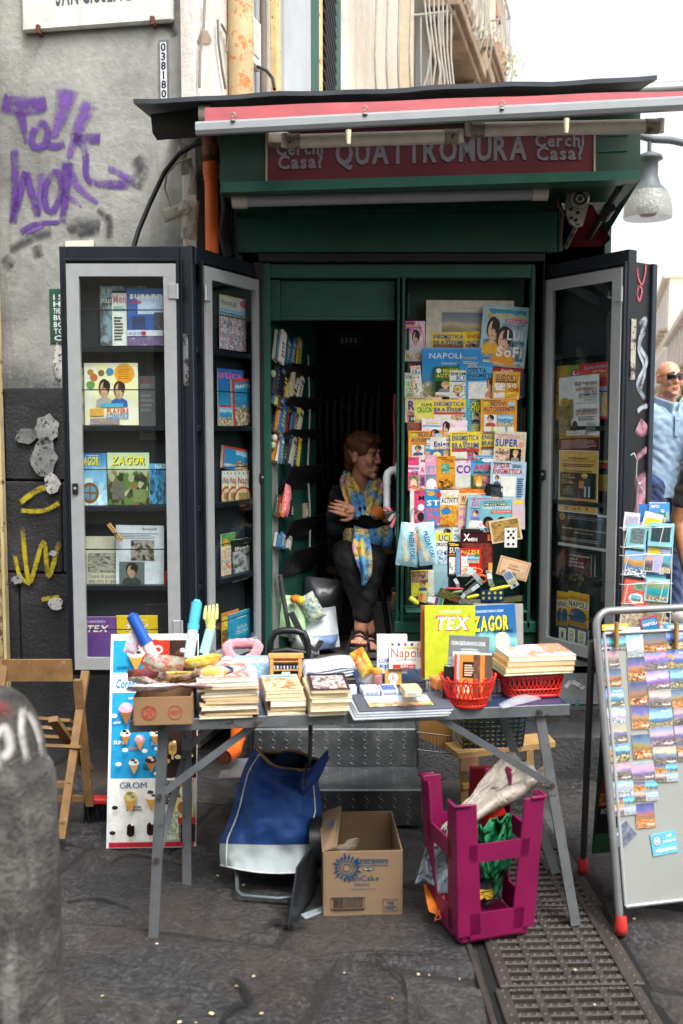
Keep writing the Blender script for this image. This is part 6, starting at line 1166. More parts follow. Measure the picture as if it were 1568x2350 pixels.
def spray(col,seed=0,thr=.42,soft=.2):
 """sprayed paint: ragged translucent edge across the stroke (uv)"""
 m,nt,bs = newmat('spray_paint_%d' % len(MATS)); MATS[('sp',col,seed)] = m; uv = N(nt,'TexCoord').outputs['UV']; sp = N(nt,'SeparateXYZ'); nt.links.new(uv,sp.inputs[0])
 a = N(nt,'Math',operation='SUBTRACT'); nt.links.new(sp.outputs[1],a.inputs[0]); a.inputs[1].default_value = .5
 b_ = N(nt,'Math',operation='ABSOLUTE'); nt.links.new(a.outputs[0],b_.inputs[0])
 ns_ = N(nt,'Math',operation='MULTIPLY_ADD'); nt.links.new(nz(nt,45,6,.7,coords(nt)),ns_.inputs[0]); ns_.inputs[1].default_value = .35; nt.links.new(b_.outputs[0],ns_.inputs[2])
 al = ramp(nt,[(thr,1.0),(min(.98,thr + soft),0.0)],ns_.outputs[0]).outputs[0]
 worn = ramp(nt,[(.36,.1),(.52,1.0)],nz(nt,13,8,.8,coords(nt))).outputs[0]
 e1 = ramp(nt,[(0,0.0),(.1,1.0),(.88,1.0),(1,0.0)],sp.outputs[0]).outputs[0]; m2 = N(nt,'Math',operation='MULTIPLY'); nt.links.new(al,m2.inputs[0]); nt.links.new(e1,m2.inputs[1])
 mu = N(nt,'Math',operation='MULTIPLY'); nt.links.new(m2.outputs[0],mu.inputs[0]); nt.links.new(worn,mu.inputs[1]); nt.links.new(mu.outputs[0],bs.inputs['Alpha'])
 bs.inputs['Base Color'].default_value = (*lin(col),1); bs.inputs['Roughness'].default_value = .7; return m
def stroke(b,pts,w,m,nrm):
 """ribbon through points lying on a surface with normal nrm; uv v runs across it"""
 pts = [V(p) for p in pts]; sm = []
 for i in range(len(pts) - 1):                 # Catmull-Rom
  p0,p1,p2,p3 = pts[max(i - 1,0)],pts[i],pts[i + 1],pts[min(i + 2,len(pts) - 1)]
  for k in range(8):
   t = k / 8; sm.append(.5 * ((2 * p1) + (p2 - p0) * t + (2 * p0 - 5 * p1 + 4 * p2 - p3) * t * t + (3 * p1 - p0 - 3 * p2 + p3) * t ** 3))
 sm.append(pts[-1]); ws = w if isinstance(w,(list,tuple)) else [w,w]
 vs,fs,uv = [],[],[]; n = len(sm)
 for i,p in enumerate(sm):
  d = (sm[min(i + 1,n - 1)] - sm[max(i - 1,0)]).normalized(); s_ = d.cross(V(nrm)).normalized(); t = i / (n - 1) * (len(ws) - 1); k = min(int(t),len(ws) - 2); ww = ws[k] + (ws[k + 1] - ws[k]) * (t - k)
  vs += [p - s_ * ww / 2,p + s_ * ww / 2]
 for i in range(n - 1): fs.append((2 * i,2 * i + 1,2 * i + 3,2 * i + 2)); uv.append([(i / n,0),(i / n,1),((i + 1) / n,1),((i + 1) / n,0)])
 b.add(vs,fs,m,uv)
SPK = spray('0a0a0b',20,.3,.35)
for pts,w in (([(605,2122),(650,2112),(705,2128)],[.03,.07,.03]),([(530,2238),(562,2268),(570,2296),(535,2312),(505,2352)],[.02,.035,.05,.03,.02]),([(864,2184),(900,2225),(929,2256),(934,2350)],[.015,.02,.014,.01]),([(150,2070),(230,2062),(300,2085)],[.02,.03,.012]),([(250,1985),(300,1960),(420,1985)],[.012,.02,.012]),([(700,2200),(840,2182),(1000,2190)],[.01,.012,.01])):
 b = B(); stroke(b,[G(x,y,.012) for x,y in pts],w,SPK,(0,0,1)); b.ob('crack',paving)
SPW = spray('a8a5a0',1,.25,.4); SPR = spray('7c2c34',2,.2,.5)
def dome(th,ph,r=.0875): return V((r * cos(ph) * cos(th),r * cos(ph) * sin(th),.9 + .154 * sin(ph)))
for pts,w,m in (([(-.9,.1),(-.95,.5),(-.7,.8),(-.5,.55),(-.45,.1)],.022,SPW),([(-1.5,.05),(-1.6,.45),(-1.35,.6),(-1.25,.35),(-1.45,.2)],.026,SPW),([(-1.2,.75),(-1.5,.9),(-1.9,.7)],.04,SPR),([(-1.6,.6),(-1.8,.5),(-1.5,.75)],.03,SPR)):
 b = B(); [stroke(b,[dome(a,p) for a,p in pts],w,m,(0,-1,.3))]; b.ob('spray_mark',bo)
# ---- folding wooden chair
ch = empty('folding_chair',G(120,1930,0),label='weathered wooden folding chair against the sooty wall',cat='chair'); ci = MX.Translation(-ch.location); M_CHW = C('745632',.65,n=.3,ns=16,bmp=.15,worn='8a8580',wf=.62)
def plank(nm,a,d,w,t,par=ch,m=M_CHW,inv=ci,nrm=(0,1,0)):
 b = B(); a,d = V(a),V(d); ax = (d - a).normalized(); s_ = ax.cross(V(nrm)).normalized() * w / 2; f = s_.cross(ax).normalized() * t / 2; b.X = inv
 vs = [a - s_ - f,a + s_ - f,a + s_ + f,a - s_ + f,d - s_ - f,d + s_ - f,d + s_ + f,d - s_ + f]
 b.add(vs,[(0,1,2,3),(7,6,5,4),(0,4,5,1),(1,5,6,2),(2,6,7,3),(3,7,4,0)],m); return recalc(b.ob(nm,par))
ZC = 3.6
plank('rear_leg',P(141,1925,3.52),P(197,1540,3.78),.03,.022); plank('front_leg',P(207,1848,3.78),P(178,1560,3.7),.03,.022)
plank('rear_leg',P(-40,1925,3.62),P(12,1512,3.85),.03,.022); plank('front_leg',P(30,1848,3.86),P(5,1640,3.78),.03,.022)
plank('top_rail',P(8,1538,3.84),P(165,1538,3.8),.085,.016)
for i in range(4): plank('seat_slat',P(-30,1640 + i * 22,3.92 - i * .07),P(165 + i * 8,1655 + i * 20,3.86 - i * .07),.035,.012,nrm=(0,.5,1))
plank('seat_rail',P(122,1650,3.6),P(205,1765,3.95),.034,.022)
plank('rung',P(0,1802,3.64),P(165,1800,3.6),.022,.02); plank('rung',P(30,1832,3.8),P(205,1832,3.78),.022,.02); plank('rung',P(0,1900,3.56),P(150,1890,3.54),.022,.02)
# ---- broom
br_ = empty('broom',G(225,1885,0),label='red-backed broom head with black bristles beside the poster',cat='broom'); b = B(); p = V((0,0,.075)); b.box(-.05,.06,-.025,.025,.075,.1,C('c23034',.4),.006); b.ob('broom_block',br_)
b = B(); rg = random.Random(3)
for i in range(140): x,y = rg.uniform(-.048,.058),rg.uniform(-.022,.022); b.tube([(x,y,.076),(x * 1.15 + rg.uniform(-.01,.01),y * 1.5,.003)],.0014,M_BLACKP,3,cap=False)
b.ob('bristles',br_,kind='stuff')
# ---- ice cream price board
p0,p1,q0_ = G(243,1949,0),G(451,1943,0),P(248,1458,3.74)
pw_ = (p1 - p0).length; ph_ = ((P(345,1455,3.72) - p0.lerp(p1,.5)).length)
ib = empty('ice_cream_board',p0.lerp(p1,.5),(R(-12.5),0,R(2)),label='tall ice cream price board leaning under the glass case',cat='price board')
b = B(); b.box(-pw_ / 2,pw_ / 2,0,.004,0,ph_,C('dcdcdc',.35),.001); b.ob('panel',ib)
BLU,BRN,CRE = '2196c8','33201a','e3ddd0'
els = [('r',.03,.32,.6,.65,BLU),('r',.03,.03,.6,.29,'e6e6e0'),('r',.63,.32,.36,.65,BRN),('r',.63,.03,.36,.29,CRE),('r',.03,.005,.94,.022,'b5202c'),('r',.03,.72,.6,.07,'e8eaec'),('r',.03,.77,.6,.045,'e8eaec'),('e',.5,.9,.17,.075,'d6301f'),('r',.33,.9,.34,.07,'d6301f'),('e',.46,.925,.055,.02,'ece8e4'),('e',.54,.925,.055,.02,'ece8e4'),('e',.46,.925,.035,.012,'d6301f'),('e',.54,.925,.035,.012,'d6301f'),
       ('t','ALGIDA',.37,.868,.26,.022,'ece8e4'),('t','CLASSICO',.08,.835,.14,.012,'16303c'),('t','Cornetto',.07,.745,.33,.04,'1f86b8',{'sh': .25}),('t','GROM',.14,.275,.3,.028,'1c3f6c',{'b': 0}),('t','SUPER',.06,.48,.16,.016,'e8eaec'),('t','Royal',.24,.455,.09,.014,'d86a5a',{'sh': .2}),('t','XXL',.48,.475,.08,.014,'e8eaec'),('t','NEW',.22,.69,.08,.011,'e8eaec',{'sh': .3}),('t','NEW',.05,.575,.08,.011,'e8eaec',{'sh': .3}),('t','CON CREMA',.22,.185,.17,.009,'3a2a20'),('t','SPALMABILE',.22,.172,.17,.009,'3a2a20'),('t','CHOC',.4,.375,.09,.012,'1c1410'),('t','NBALL',.4,.36,.09,.012,'1c1410'),('t','Pur',.645,.43,.05,.012,'c9a96a',{'b': 0}),('t','TOGO',.79,.075,.12,.013,'ece8e4'),('t','Pan di',.65,.31,.1,.013,'ece8e4'),('t','Stelle',.66,.294,.1,.013,'ece8e4'),('t','RINGO',.84,.305,.13,.02,'c2242c'),('t','bomboniera',.76,.395,.14,.008,'d8c08a'),('r',.65,.385,.33,.03,'1a100c'),('e',.67,.4,.03,.012,'c9a03a'),
       ('p',.65,.2,.17,.11,pic(('3a1c14','2a120e','e6e0d8'),9,3)),('e',.88,.265,.07,.035,'d8a35a'),('e',.88,.258,.07,.03,'efe6d0'),('e',.84,.17,.13,.065,'e0c878'),('e',.85,.185,.06,.03,'a06a34'),('p',.64,.04,.17,.13,pic(('e6e0d0','4a7a4a','e6e0d0','8a5a3a'),7,4)),('r',.83,.03,.16,.1,'1d1412'),('r',.8,.11,.19,.03,'b5202c')]
def cone(x,z,s,scoop,cc='c98a3e',waf='b5762c'): # cone of wafer with a scoop, as flat print
 return [('cone',x,z,s,cc),('e',x,z + s * .06,.062 * s * 6,.028 * s * 4.4,scoop),('e',x - .01,z + s * .085 * 1.4,.045 * s * 6,.02 * s * 4.4,scoop)]
def board_print():
 b = B(); prints(b,els,pw_,ph_); y = -.0225
 X = lambda u: (u - .5) * pw_
 def E_(x,z,rx,rz,col,dy=0): b.add([(X(x) + cos(2 * pi * t / 14) * rx * pw_,y - dy,z * ph_ + sin(2 * pi * t / 14) * rz * ph_) for t in range(14)],[tuple(range(14))],ink(col))
 for x,z,s,sc1,sc2,cc in ((.3,.9,1.0,'ece6da','4a2a1a','d08a3a'),(.2,.64,.85,'e8a0b8','efc0d0','8a5a34'),(.2,.525,.6,'ece6da','2a1a14','b5762c'),(.36,.5,.6,'d89ab0','f0e8e4','c98a3e'),(.53,.525,.6,'ece6da','2a1a1c','b5762c'),(.3,.39,.6,'ece6da','5a3420','d0a060'),(.49,.4,.65,'4a2a1c','d8ccb8','b5762c'),(.27,.23,.8,'c9bd7a','8a7a4a','d0943e'),(.5,.235,.8,'e6e2dc','4a3a34','d0943e')):
  w_,h_ = .09 * s,.075 * s
  b.add([(X(x - w_),y,z * ph_),(X(x + w_),y,z * ph_),(X(x + .012),y,(z - h_) * ph_),(X(x - .0),y,(z - h_) * ph_)],[(0,1,2,3)],ink(cc))
  E_(x,z + .008 * s,.1 * s,.022 * s,sc1,.0004); E_(x,z + .024 * s,.075 * s,.018 * s,sc1,.0006); E_(x - .01,z + .03 * s,.045 * s,.011 * s,sc2,.0008); E_(x + .03 * s,z + .012 * s,.03 * s,.008 * s,sc2,.0008)
 for x,z,sx,col,st in ((.8,.885,1.3,'5a3524',''),(.73,.465,.9,'c9a05a',''),(.88,.475,.9,'4a281c',''),(.28,.09,.85,'24130e',''),(.5,.095,.85,'24130e','')):
  for dz in (-.02,.012): E_(x,z + dz * sx,.05 * sx,.02 * sx,col,.0004)
  b.quad((X(x - .05 * sx),y - .0004,(z - .02 * sx) * ph_),(X(x + .05 * sx),y - .0004,(z - .02 * sx) * ph_),(X(x + .05 * sx),y - .0004,(z + .012 * sx) * ph_),(X(x - .05 * sx),y - .0004,(z + .012 * sx) * ph_),ink(col))
  b.quad((X(x - .012),y - .0002,(z - .062 * sx) * ph_),(X(x + .012),y - .0002,(z - .062 * sx) * ph_),(X(x + .012),y - .0002,(z - .03 * sx) * ph_),(X(x - .012),y - .0002,(z - .03 * sx) * ph_),ink('d8b88a'))
  E_(x + .02 * sx,z + .028 * sx,.022 * sx,.008 * sx,'efe6d2',.0008)
 for x,z,c in ((.47,.88,'ece8e4'),(.07,.615,'ece8e4'),(.2,.455,'ece8e4'),(.42,.45,'ece8e4'),(.56,.46,'ece8e4'),(.13,.39,'ece8e4'),(.56,.345,'ece8e4'),(.1,.19,'2a1a14'),(.58,.2,'2a1a14'),(.08,.075,'2a1a14'),(.58,.085,'2a1a14'),(.79,.42,'d8c88a'),(.93,.425,'d8c88a'),(.86,.22,'ece8e4'),(.9,.055,'ece8e4')): E_(x,z,.035,.0095,c,.0006)
 b.ob('board_print',ib)
board_print()
# ---- shopping trolley
tr = empty('shopping_trolley',G(630,2060,0),(0,0,R(-2)),label='blue canvas shopping trolley with grey bottom panel, sagging open under the table',cat='shopping trolley'); ti_ = MX.Translation(-tr.location)
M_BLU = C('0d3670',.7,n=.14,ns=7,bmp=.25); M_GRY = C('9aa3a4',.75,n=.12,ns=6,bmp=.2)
def tb(u,v):
 """front outline of the bag: u across 0..1, v up 0..1 (photo outline)"""
 L_ = [(507,1986),(502,1925),(528,1850),(556,1770),(578,1712)]; R_ = [(706,1998),(728,1920),(738,1860),(722,1790),(752,1735)]
 t = v * 4; i = min(int(t),3); f = t - i; l = [a + (c - a) * f for a,c in zip(L_[i],L_[i + 1])]; r = [a + (c - a) * f for a,c in zip(R_[i],R_[i + 1])]
 px,py = l[0] + (r[0] - l[0]) * u,l[1] + (r[1] - l[1]) * u; return px,py
def bag(u,v,s):
 px,py = tb(u,v); e = 1 - (2 * u - 1) ** 4; py += (48 * sin(pi * u) * v ** 5 if s < 0 else 0) + 10 * sin(pi * u) * (1 - v) ** 6; px += 8 * sin(v * 9 + 1) * (u - .5); Z = 3.28 + .15 * v + (-.1 if s < 0 else .13) * e * (1 - .35 * v); fold = .05 * NZ.noise(V((u * 2.6,v * 4,2))) + .03 * abs(NZ.noise(V((u * 4 + v * 5,v * 4 - u * 3,8)))) + .014 * NZ.noise(V((u * 7 + v * 3,v * 9,5))) + .010 * sin(v * 14 + u * 6) * (v > .45) * v
 return P(px,py + (6 * sin(u * 9) if v > .95 else 0),Z + fold)
NU,NV = 34,44
b = B(); b.X = ti_; b.grid(lambda u,v: bag(u,.2 + v * .8,-1),NU,NV,M_BLU); b.ob('front_panel',tr)
b = B(); b.X = ti_; b.grid(lambda u,v: bag(u,v * .2,-1) + V((0,-.001,0)),NU,8,M_GRY); b.ob('grey_panel',tr)
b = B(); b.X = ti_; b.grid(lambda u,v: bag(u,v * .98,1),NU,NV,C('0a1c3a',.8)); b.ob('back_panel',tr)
b = B(); b.X = ti_
for uu in (.08,.93): b.tube([bag(uu,v / 20,-1) + V((0,-.004,0)) for v in range(21)],.003,C('b9bdb8',.6),5)
b.tube([bag(u / 20,.0,-1) + V((0,-.004,0)) for u in range(21)],.003,C('b9bdb8',.6),5); b.ob('piping',tr)
b = B(); b.X = ti_; b.tube([bag(u / 20,1,-1) for u in range(21)] + [bag(1 - u / 20,.98,1) for u in range(21)],.006,C('8a6a4a',.9),6); b.ob('frayed_rim',tr)
b = B(); b.X = ti_; b.grid(lambda u,v: P(690 + 62 * u,1768 - 42 * u + 60 * v * (1 - .6 * u) + 8 * sin(u * 5),3.3 - .05 * sin(pi * v)),10,6,M_BLU); b.ob('flap',tr)
b = B(); b.X = ti_; b.tube([P(700,1752,3.3),P(700,1800,3.22)],.004,M_BLACKP,6); ring(b,P(699,1802,3.2),.012,.003,M_BLACKP); b.ob('strap_buckle',tr)
b = B(); b.X = ti_; b.tube([P(541,1990,3.25),P(545,2045,3.16),P(556,2056,3.14),P(640,2062,3.13),P(686,2056,3.14),P(692,2040,3.18)],.007,C('5a6468',.4,.5),8); b.ob('foot_frame',tr)
for px in (572,705): b = B(); b.X = ti_; b.tube([P(px,1760,3.47),P(px + 1,1500,3.62)],.008,C('3a3d40',.4,.5),8); b.ob('handle_tube',tr)
b = B(); b.X = ti_; hz = 3.62; b.tube([P(a,c,hz) for a,c in ((612,1520),(610,1500),(612,1470),(622,1452),(640,1447),(670,1447),(688,1453),(696,1470),(698,1500),(696,1522))],.0125,M_BLACKP,10); b.tube([P(612,1497,hz),P(650,1492,hz),P(698,1499,hz)],.012,M_BLACKP,10); b.ob('handle_grip',tr)
b = B(); b.X = ti_; b.tube([P(724,1930,3.3) + V((-.02,0,0)),P(724,1930,3.3) + V((.02,0,0))],.085,M_BLACKP,20); b.ob('wheel',tr)
bd = empty('dark_board',G(664,2130,0),label='thin black scratched board leaning between trolley and carton',cat='board'); b = B(); b.X = MX.Translation(-bd.location)
f4 = [G(664,2130,0),P(728,2040,3.2),P(728,1928,3.25),P(684,1992,3.05)]; hexa(b,f4,(-.006,.006,0),C('23262a',.35,n=.3,ns=9,worn='5a5c60',wf=.66)); recalc(b.ob('board',bd))
# ---- plum cake carton
c0,c1 = G(742,2102,0),G(924,2100,0); wB = (c1 - c0).length; px_ = empty('cardboard_box',c0.lerp(c1,.5),(0,0,R(3)),label='open brown cardboard box printed in blue on the paving',cat='box')
M_KR = C('77624a',.85,n=.08,ns=5,bmp=.12); hP,dP,t_ = .212,.33,.005
for nm,q in (('side',(-wB / 2,-wB / 2 + t_,0,dP)),('side',(wB / 2 - t_,wB / 2,0,dP)),('side',(-wB / 2 + t_,wB / 2 - t_,0,t_)),('side',(-wB / 2 + t_,wB / 2 - t_,dP - t_,dP))): b = B(); b.box(*q,0,hP,M_KR,.001); b.ob(nm,px_)
b = B(); b.box(-wB / 2 + t_,wB / 2 - t_,t_,dP - t_,.001,t_,M_KR); b.ob('bottom',px_)
b = B(); b.add([(-wB / 2,.002,hP),(-wB / 2,dP - .01,hP),(-wB / 2 + .075,dP - .04,hP + .035),(-wB / 2 + .045,.02,hP + .005)],[(0,1,2,3)],M_KR); b.add([(-wB / 2 - .003,.002,hP),(-wB / 2 - .003,dP - .01,hP),(-wB / 2 + .073,dP - .04,hP + .039),(-wB / 2 + .043,.02,hP + .009)],[(3,2,1,0)],M_KR)
b.ob('flap',px_)
b = B(); bi2 = '0f3d63'; els2 = [('t','MULINO BIANCO',.4,.805,.42,.055,bi2),('e',.57,.72,.07,.028,bi2),('t','Barilla',.52,.712,.1,.03,'b9a480'),('t','PlumCake',.28,.545,.42,.085,bi2,{'b': 0}),('t','Classico',.39,.47,.19,.05,bi2,{'b': 0}),('t','Prodotto dolciario da forno',.33,.41,.33,.025,bi2,{'b': 0,'sh': .2}),('t','ITEM',.81,.175,.08,.035,bi2),('t','021687',.78,.105,.14,.045,bi2),('t','680909077',.13,.075,.38,.02,'23232a',{'b': 0})]
prints(b,els2,wB,hP); X = lambda u: (u - .5) * wB
for i in range(18): t = 2 * pi * i / 18; b.add([(X(.3) + cos(t) * .024,-.004,.76 * hP + sin(t) * .024),(X(.3) + cos(t + .12) * .034,-.004,.76 * hP + sin(t + .12) * .034),(X(.3) + cos(t) * (.043 + .005 * (i % 3)),-.004,.76 * hP + sin(t) * (.043 + .005 * (i % 3))),(X(.3) + cos(t - .12) * .034,-.004,.76 * hP + sin(t - .12) * .034)],[(0,1,2,3)],ink(bi2))
ring(b,(X(.3),-.0028,.76 * hP),.022,.001,ink(bi2)); ring(b,(X(.3),-.0028,.76 * hP),.013,.001,ink(bi2))
for q in ([(.39,.79),(.82,.79)],[(.39,.885),(.82,.875)]): b.tube([(X(u),-.003,v * hP) for u,v in q],.0009,ink(bi2),4)
for q in ((.1,.52,.11,.29),(.755,.94,.07,.25)): b.tube([(X(q[0]),-.003,q[2] * hP),(X(q[1]),-.003,q[2] * hP),(X(q[1]),-.003,q[3] * hP),(X(q[0]),-.003,q[3] * hP)],.0014 if q[0] < .5 else .0008,ink('23232a' if q[0] < .5 else bi2),4,closed=True)
rg = random.Random(5); x = .13
while x < .49: w_ = rg.choice((.003,.005,.008)); b.quad((X(x),-.003,.13 * hP),(X(x + w_),-.003,.13 * hP),(X(x + w_),-.003,.27 * hP),(X(x),-.003,.27 * hP),ink('23232a')); x += w_ + rg.choice((.004,.006))
b.ob('box_print',px_)
b = B(); b.X = MX.Translation((-wB / 2 + .035,.17,hP + .022)) @ MX.Rotation(R(20),4,'Y') @ MX.Rotation(R(-90),4,'X') @ MX.Rotation(R(110),4,'Y'); b.text('FRAGILE',-.045,-.01,.09,.02,ink(bi2),-.003); b.ob('flap_print',px_)
for i,(dx,dy,z,s_) in enumerate(((-.03,.1,.13,.1),(.03,.16,.1,.12),(-.05,.18,.15,.09))):
 packet('cellophane_wrap',px_.location + V((dx,dy,z)),(s_,s_),(50,30 * i,20 * i),[film_mat('d8cdbb',.4,.08)],('clear cellophane wrap standing up in the cardboard box','crumpled cellophane at the bottom of the cardboard box','cellophane corner against the box flap')[i],40 + i,'wrapping','cellophane in the cardboard box',.3)
# ---- overturned magenta stool stuffed with tarpaulins
so = empty('plastic_stool',G(1100,2118,0),(0,0,R(17)),label='magenta plastic stool standing upside down, stuffed with tarpaulins',cat='stool')
M_MAG = C('6e0b3d',.4,n=.14,ns=7,worn='8a3a66',wf=.7); sw,sh_,sd_ = .146,.445,.142
def leg4(x,y):
 k = lambda z: 1 - .1 * (z / sh_ - .0); o_ = []
 b = B(); sx,sy = (1 if x > 0 else -1),(1 if y > 0 else -1)
 for z in (0.03,sh_):
  f = .86 + .14 * z / sh_; X_,Y_ = x * f,y * f; w1 = .08 - .012 * z / sh_
  o_ += [(X_,Y_,z),(X_ - sx * w1,Y_,z),(X_ - sx * w1,Y_ - sy * .008,z),(X_ - sx * .008,Y_ - sy * .008,z),(X_ - sx * .008,Y_ - sy * w1,z),(X_,Y_ - sy * w1,z)]
 b.add(o_,[(i,(i + 1) % 6,6 + (i + 1) % 6,6 + i) for i in range(6)] + [(0,1,2,3),(0,3,4,5),(9,8,7,6),(11,10,9,6)],M_MAG); q = recalc(b.ob('leg',so)); m_ = q.modifiers.new('b','BEVEL'); m_.width = .004; m_.segments = 2
 b = B(); X_,Y_ = x * 1.0,y * 1.0; b.tube([(X_ - sx * .046,Y_ - sy * -.002,sh_),(X_ + sx * .002,Y_ + sy * .002,sh_),(X_ + sx * .002,Y_ - sy * .046,sh_)],.006,M_MAG,6); b.ob('leg_lip',so)
for x in (-sw,sw):
 for y in (-sd_,sd_): leg4(x,y)
def apron(z0,z1,nm):
 for ax in (0,1):
  for s_ in (-1,1):
   b = B(); f0,f1 = .86 + .14 * z0 / sh_,.86 + .14 * z1 / sh_
   if ax == 0: v = [(-sw * f0 + .04,s_ * sd_ * f0,z0),(sw * f0 - .04,s_ * sd_ * f0,z0),(sw * f1 - .04,s_ * sd_ * f1,z1),(-sw * f1 + .04,s_ * sd_ * f1,z1)]; d_ = V((0,-s_ * .007,0))
   else: v = [(s_ * sw * f0,-sd_ * f0 + .04,z0),(s_ * sw * f0,sd_ * f0 - .04,z0),(s_ * sw * f1,sd_ * f1 - .04,z1),(s_ * sw * f1,-sd_ * f1 + .04,z1)]; d_ = V((-s_ * .007,0,0))
   hexa(b,v,d_,M_MAG); recalc(b.ob(nm,so))
apron(.262,.318,'stretcher'); apron(.02,.1,'apron')
b = B(); b.box(-sw * .86 + .01,sw * .86 - .01,-sd_ * .86 + .01,sd_ * .86 - .01,0,.03,M_MAG,.012); b.ob('seat',so)
M_TG = C('15693f',.5,n=.2,ns=30,bmp=.6); M_TGR = C('4d555b',.4,n=.25,ns=18,bmp=.7); M_PL = film_mat('9a9184',.86,.28)
def drape(name,outline,Z,m,label,cat='tarpaulin',amp=.02,seed=1,nu=30,nv=30,zf=None):
 """cloth through a photo outline: 4 corner pixels with depths"""
 b = B(); (a,c,d,e) = [P(x,y,z) for x,y,z in outline]
 def fn(u,v):
  p = a.lerp(c,u).lerp(e.lerp(d,u),v); k_ = amp * (NZ.noise(V((u * 3.5 + seed,v * 3.5,seed))) + .6 * NZ.noise(V((u * 8,v * 8 + seed,3))) + .35 * abs(NZ.noise(V((u * 17,v * 17,seed))))); return p + V((k_ * .5,k_ * 1.4,k_ * .6))
 b.grid(fn,nu,nv,m); o = b.ob(name); s_ = o.modifiers.new('s','SOLIDIFY'); s_.thickness = .003; return tag(o,label,cat)
yS = so.location.y
drape('green_tarpaulin',[(1062,1905,yS + .01),(1172,1870,yS + .0),(1160,1990,yS + .03),(1130,2035,yS + .03)],0,M_TG,'green tarpaulin bulging through the stool side',amp=.03)
drape('green_tarpaulin',[(1120,1960,yS + .0),(1175,1860,yS - .004),(1172,1985,yS + .01),(1135,2060,yS + .0)],0,M_TG,'pointed corner fold of green tarpaulin hanging in the stool opening',amp=.02,seed=4)
drape('grey_tarpaulin',[(1050,1960,yS + .05),(1160,1960,yS + .06),(1150,2060,yS + .05),(1060,2055,yS + .05)],0,M_TGR,'dark grey tarpaulin inside the stool',amp=.02,seed=6)
drape('grey_tarpaulin',[(980,1935,yS + .08),(1040,1930,yS + .12),(1035,2048,yS + .04),(955,2018,yS - .02)],0,M_TGR,'dark grey tarpaulin spilling out beside the stool',amp=.025,seed=7)
drape('green_tarpaulin',[(965,1880,yS + .15),(1005,1890,yS + .15),(1000,1940,yS + .1),(970,1930,yS + .1)],0,C('123a2c',.6,n=.2,bmp=.5),'dark green cloth peeping between stool and carton',amp=.02,seed=8)
drape('yellow_cloth',[(1060,2045,yS + .02),(1140,2040,yS + .02),(1130,2062,yS + .01),(1066,2066,yS + .01)],0,C('c9a31c',.6),'yellow cloth at the bottom of the stool opening','cloth',.008,9)
packet('red_bag',P(1125,1870,yS + .06),(.1,.05),(20,-25,10),[shiny(ink('c9281c'),3)],'shiny red plastic bag inside the stool',52,'bag',None,.4)
b = B(); e0,e1 = P(1020,1915,yS - .03),P(1235,1785,yS + .12)
def roll(u,v):
 p = e0.lerp(e1,u); t = v * 4.6 * pi; r = .012 + .026 * v; return p + V((sin(t) * r * .5,-cos(t) * r,sin(t) * r)) + V((0,0,.01 * NZ.noise(V((u * 3,v * 5,1)))))
b.grid(roll,14,40,M_PL); o = b.ob('plastic_sheet_roll'); tag(o,'rolled cloudy plastic sheet stuck slantwise in the stool','plastic sheet')
drape('plastic_sheet',[(1010,1905,yS + .0),(1165,1722,yS + .2),(1240,1780,yS + .16),(1045,1895,yS - .02)],0,M_PL,'loose layer of cloudy plastic sheet above the roll','plastic sheet',.018,11)
b = B(); o = empty('orange_toy_bag',G(985,2095,0),label='small orange paper lantern bag lying beside the stool',cat='bag'); i_ = MX.Translation(-o.location); b.X = i_
pA = [P(975,2050,yS + .05),P(1022,2048,yS + .05),P(1018,2105,yS - .02),P(985,2092,yS - .02)]; hexa(b,[pA[3],pA[2],pA[1],pA[0]],(0,.04,.01),C('d8761c',.6,n=.15,ns=25)); recalc(b.ob('paper_body',o))
b = B(); b.X = i_; b.tube([P(1000,2085,yS - .03),P(1004,2098,yS - .04),P(998,2112,yS - .05),P(1012,2108,yS - .05),P(1008,2090,yS - .03)],.003,C('b5481c',.6),5); b.ob('cord_loop',o)
# ---- low plywood bench, blue basket, wire rack behind
bn_ = empty('wooden_bench',G(1150,1830,0),label='low plywood bench with paint spots behind the table legs',cat='bench'); i_ = MX.Translation(-bn_.location); M_PLY = C('9a7a4a',.65,n=.22,ns=8,worn='c9c2b0',wf=.7)
b = B(); b.X = i_; z_ = .3; q4 = [G(1052,1730,z_),G(1275,1702,z_),G(1255,1680,z_),G(1022,1705,z_)]; b.add([*q4,*[p - V((0,0,.022)) for p in q4]],[(0,1,2,3),(4,5,6,7),(0,1,5,4),(1,2,6,5),(2,3,7,6),(3,0,4,7)],M_PLY); recalc(b.ob('bench_top',bn_))
yb = q4[0].y + .02; plank('leg',P(1062,1735,yb),P(1066,1848,yb),.028,.022,bn_,M_PLY,i_); plank('leg',P(1215,1720,yb + .1),P(1222,1838,yb + .1),.028,.022,bn_,M_PLY,i_); plank('leg',P(1250,1705,yb + .15),P(1252,1800,yb + .15),.028,.022,bn_,M_PLY,i_); plank('rail',P(1062,1805,yb - .015),P(1222,1788,yb + .08),.02,.012,bn_,M_PLY,i_)
bb = empty('blue_basket',G(1125,1712,z_) + V((0,.06,.001)),(0,0,R(6)),label='dark blue slatted plastic basket on the low bench',cat='basket'); M_NB = C('1f2b3a',.4,n=.1); wB2,dB2,hB2 = .13,.09,.14
b = B(); b.box(-wB2 + .01,wB2 - .01,-dB2 + .01,dB2 - .01,.01,.12,pic(('3f86b0','d8c83a','2a3a4a','b8d0d8'),9,4),.004); b.ob('contents',bb)
for k in range(8):
 z = .004 + k * .0185; f = .9 + .1 * z / hB2; b = B(); b.tube([(x * f,y * f,z + .005) for x,y in ((-wB2,-dB2),(wB2,-dB2),(wB2,dB2),(-wB2,dB2))],.0055,M_NB,4,closed=True,flat=.6); b.ob('slat',bb)
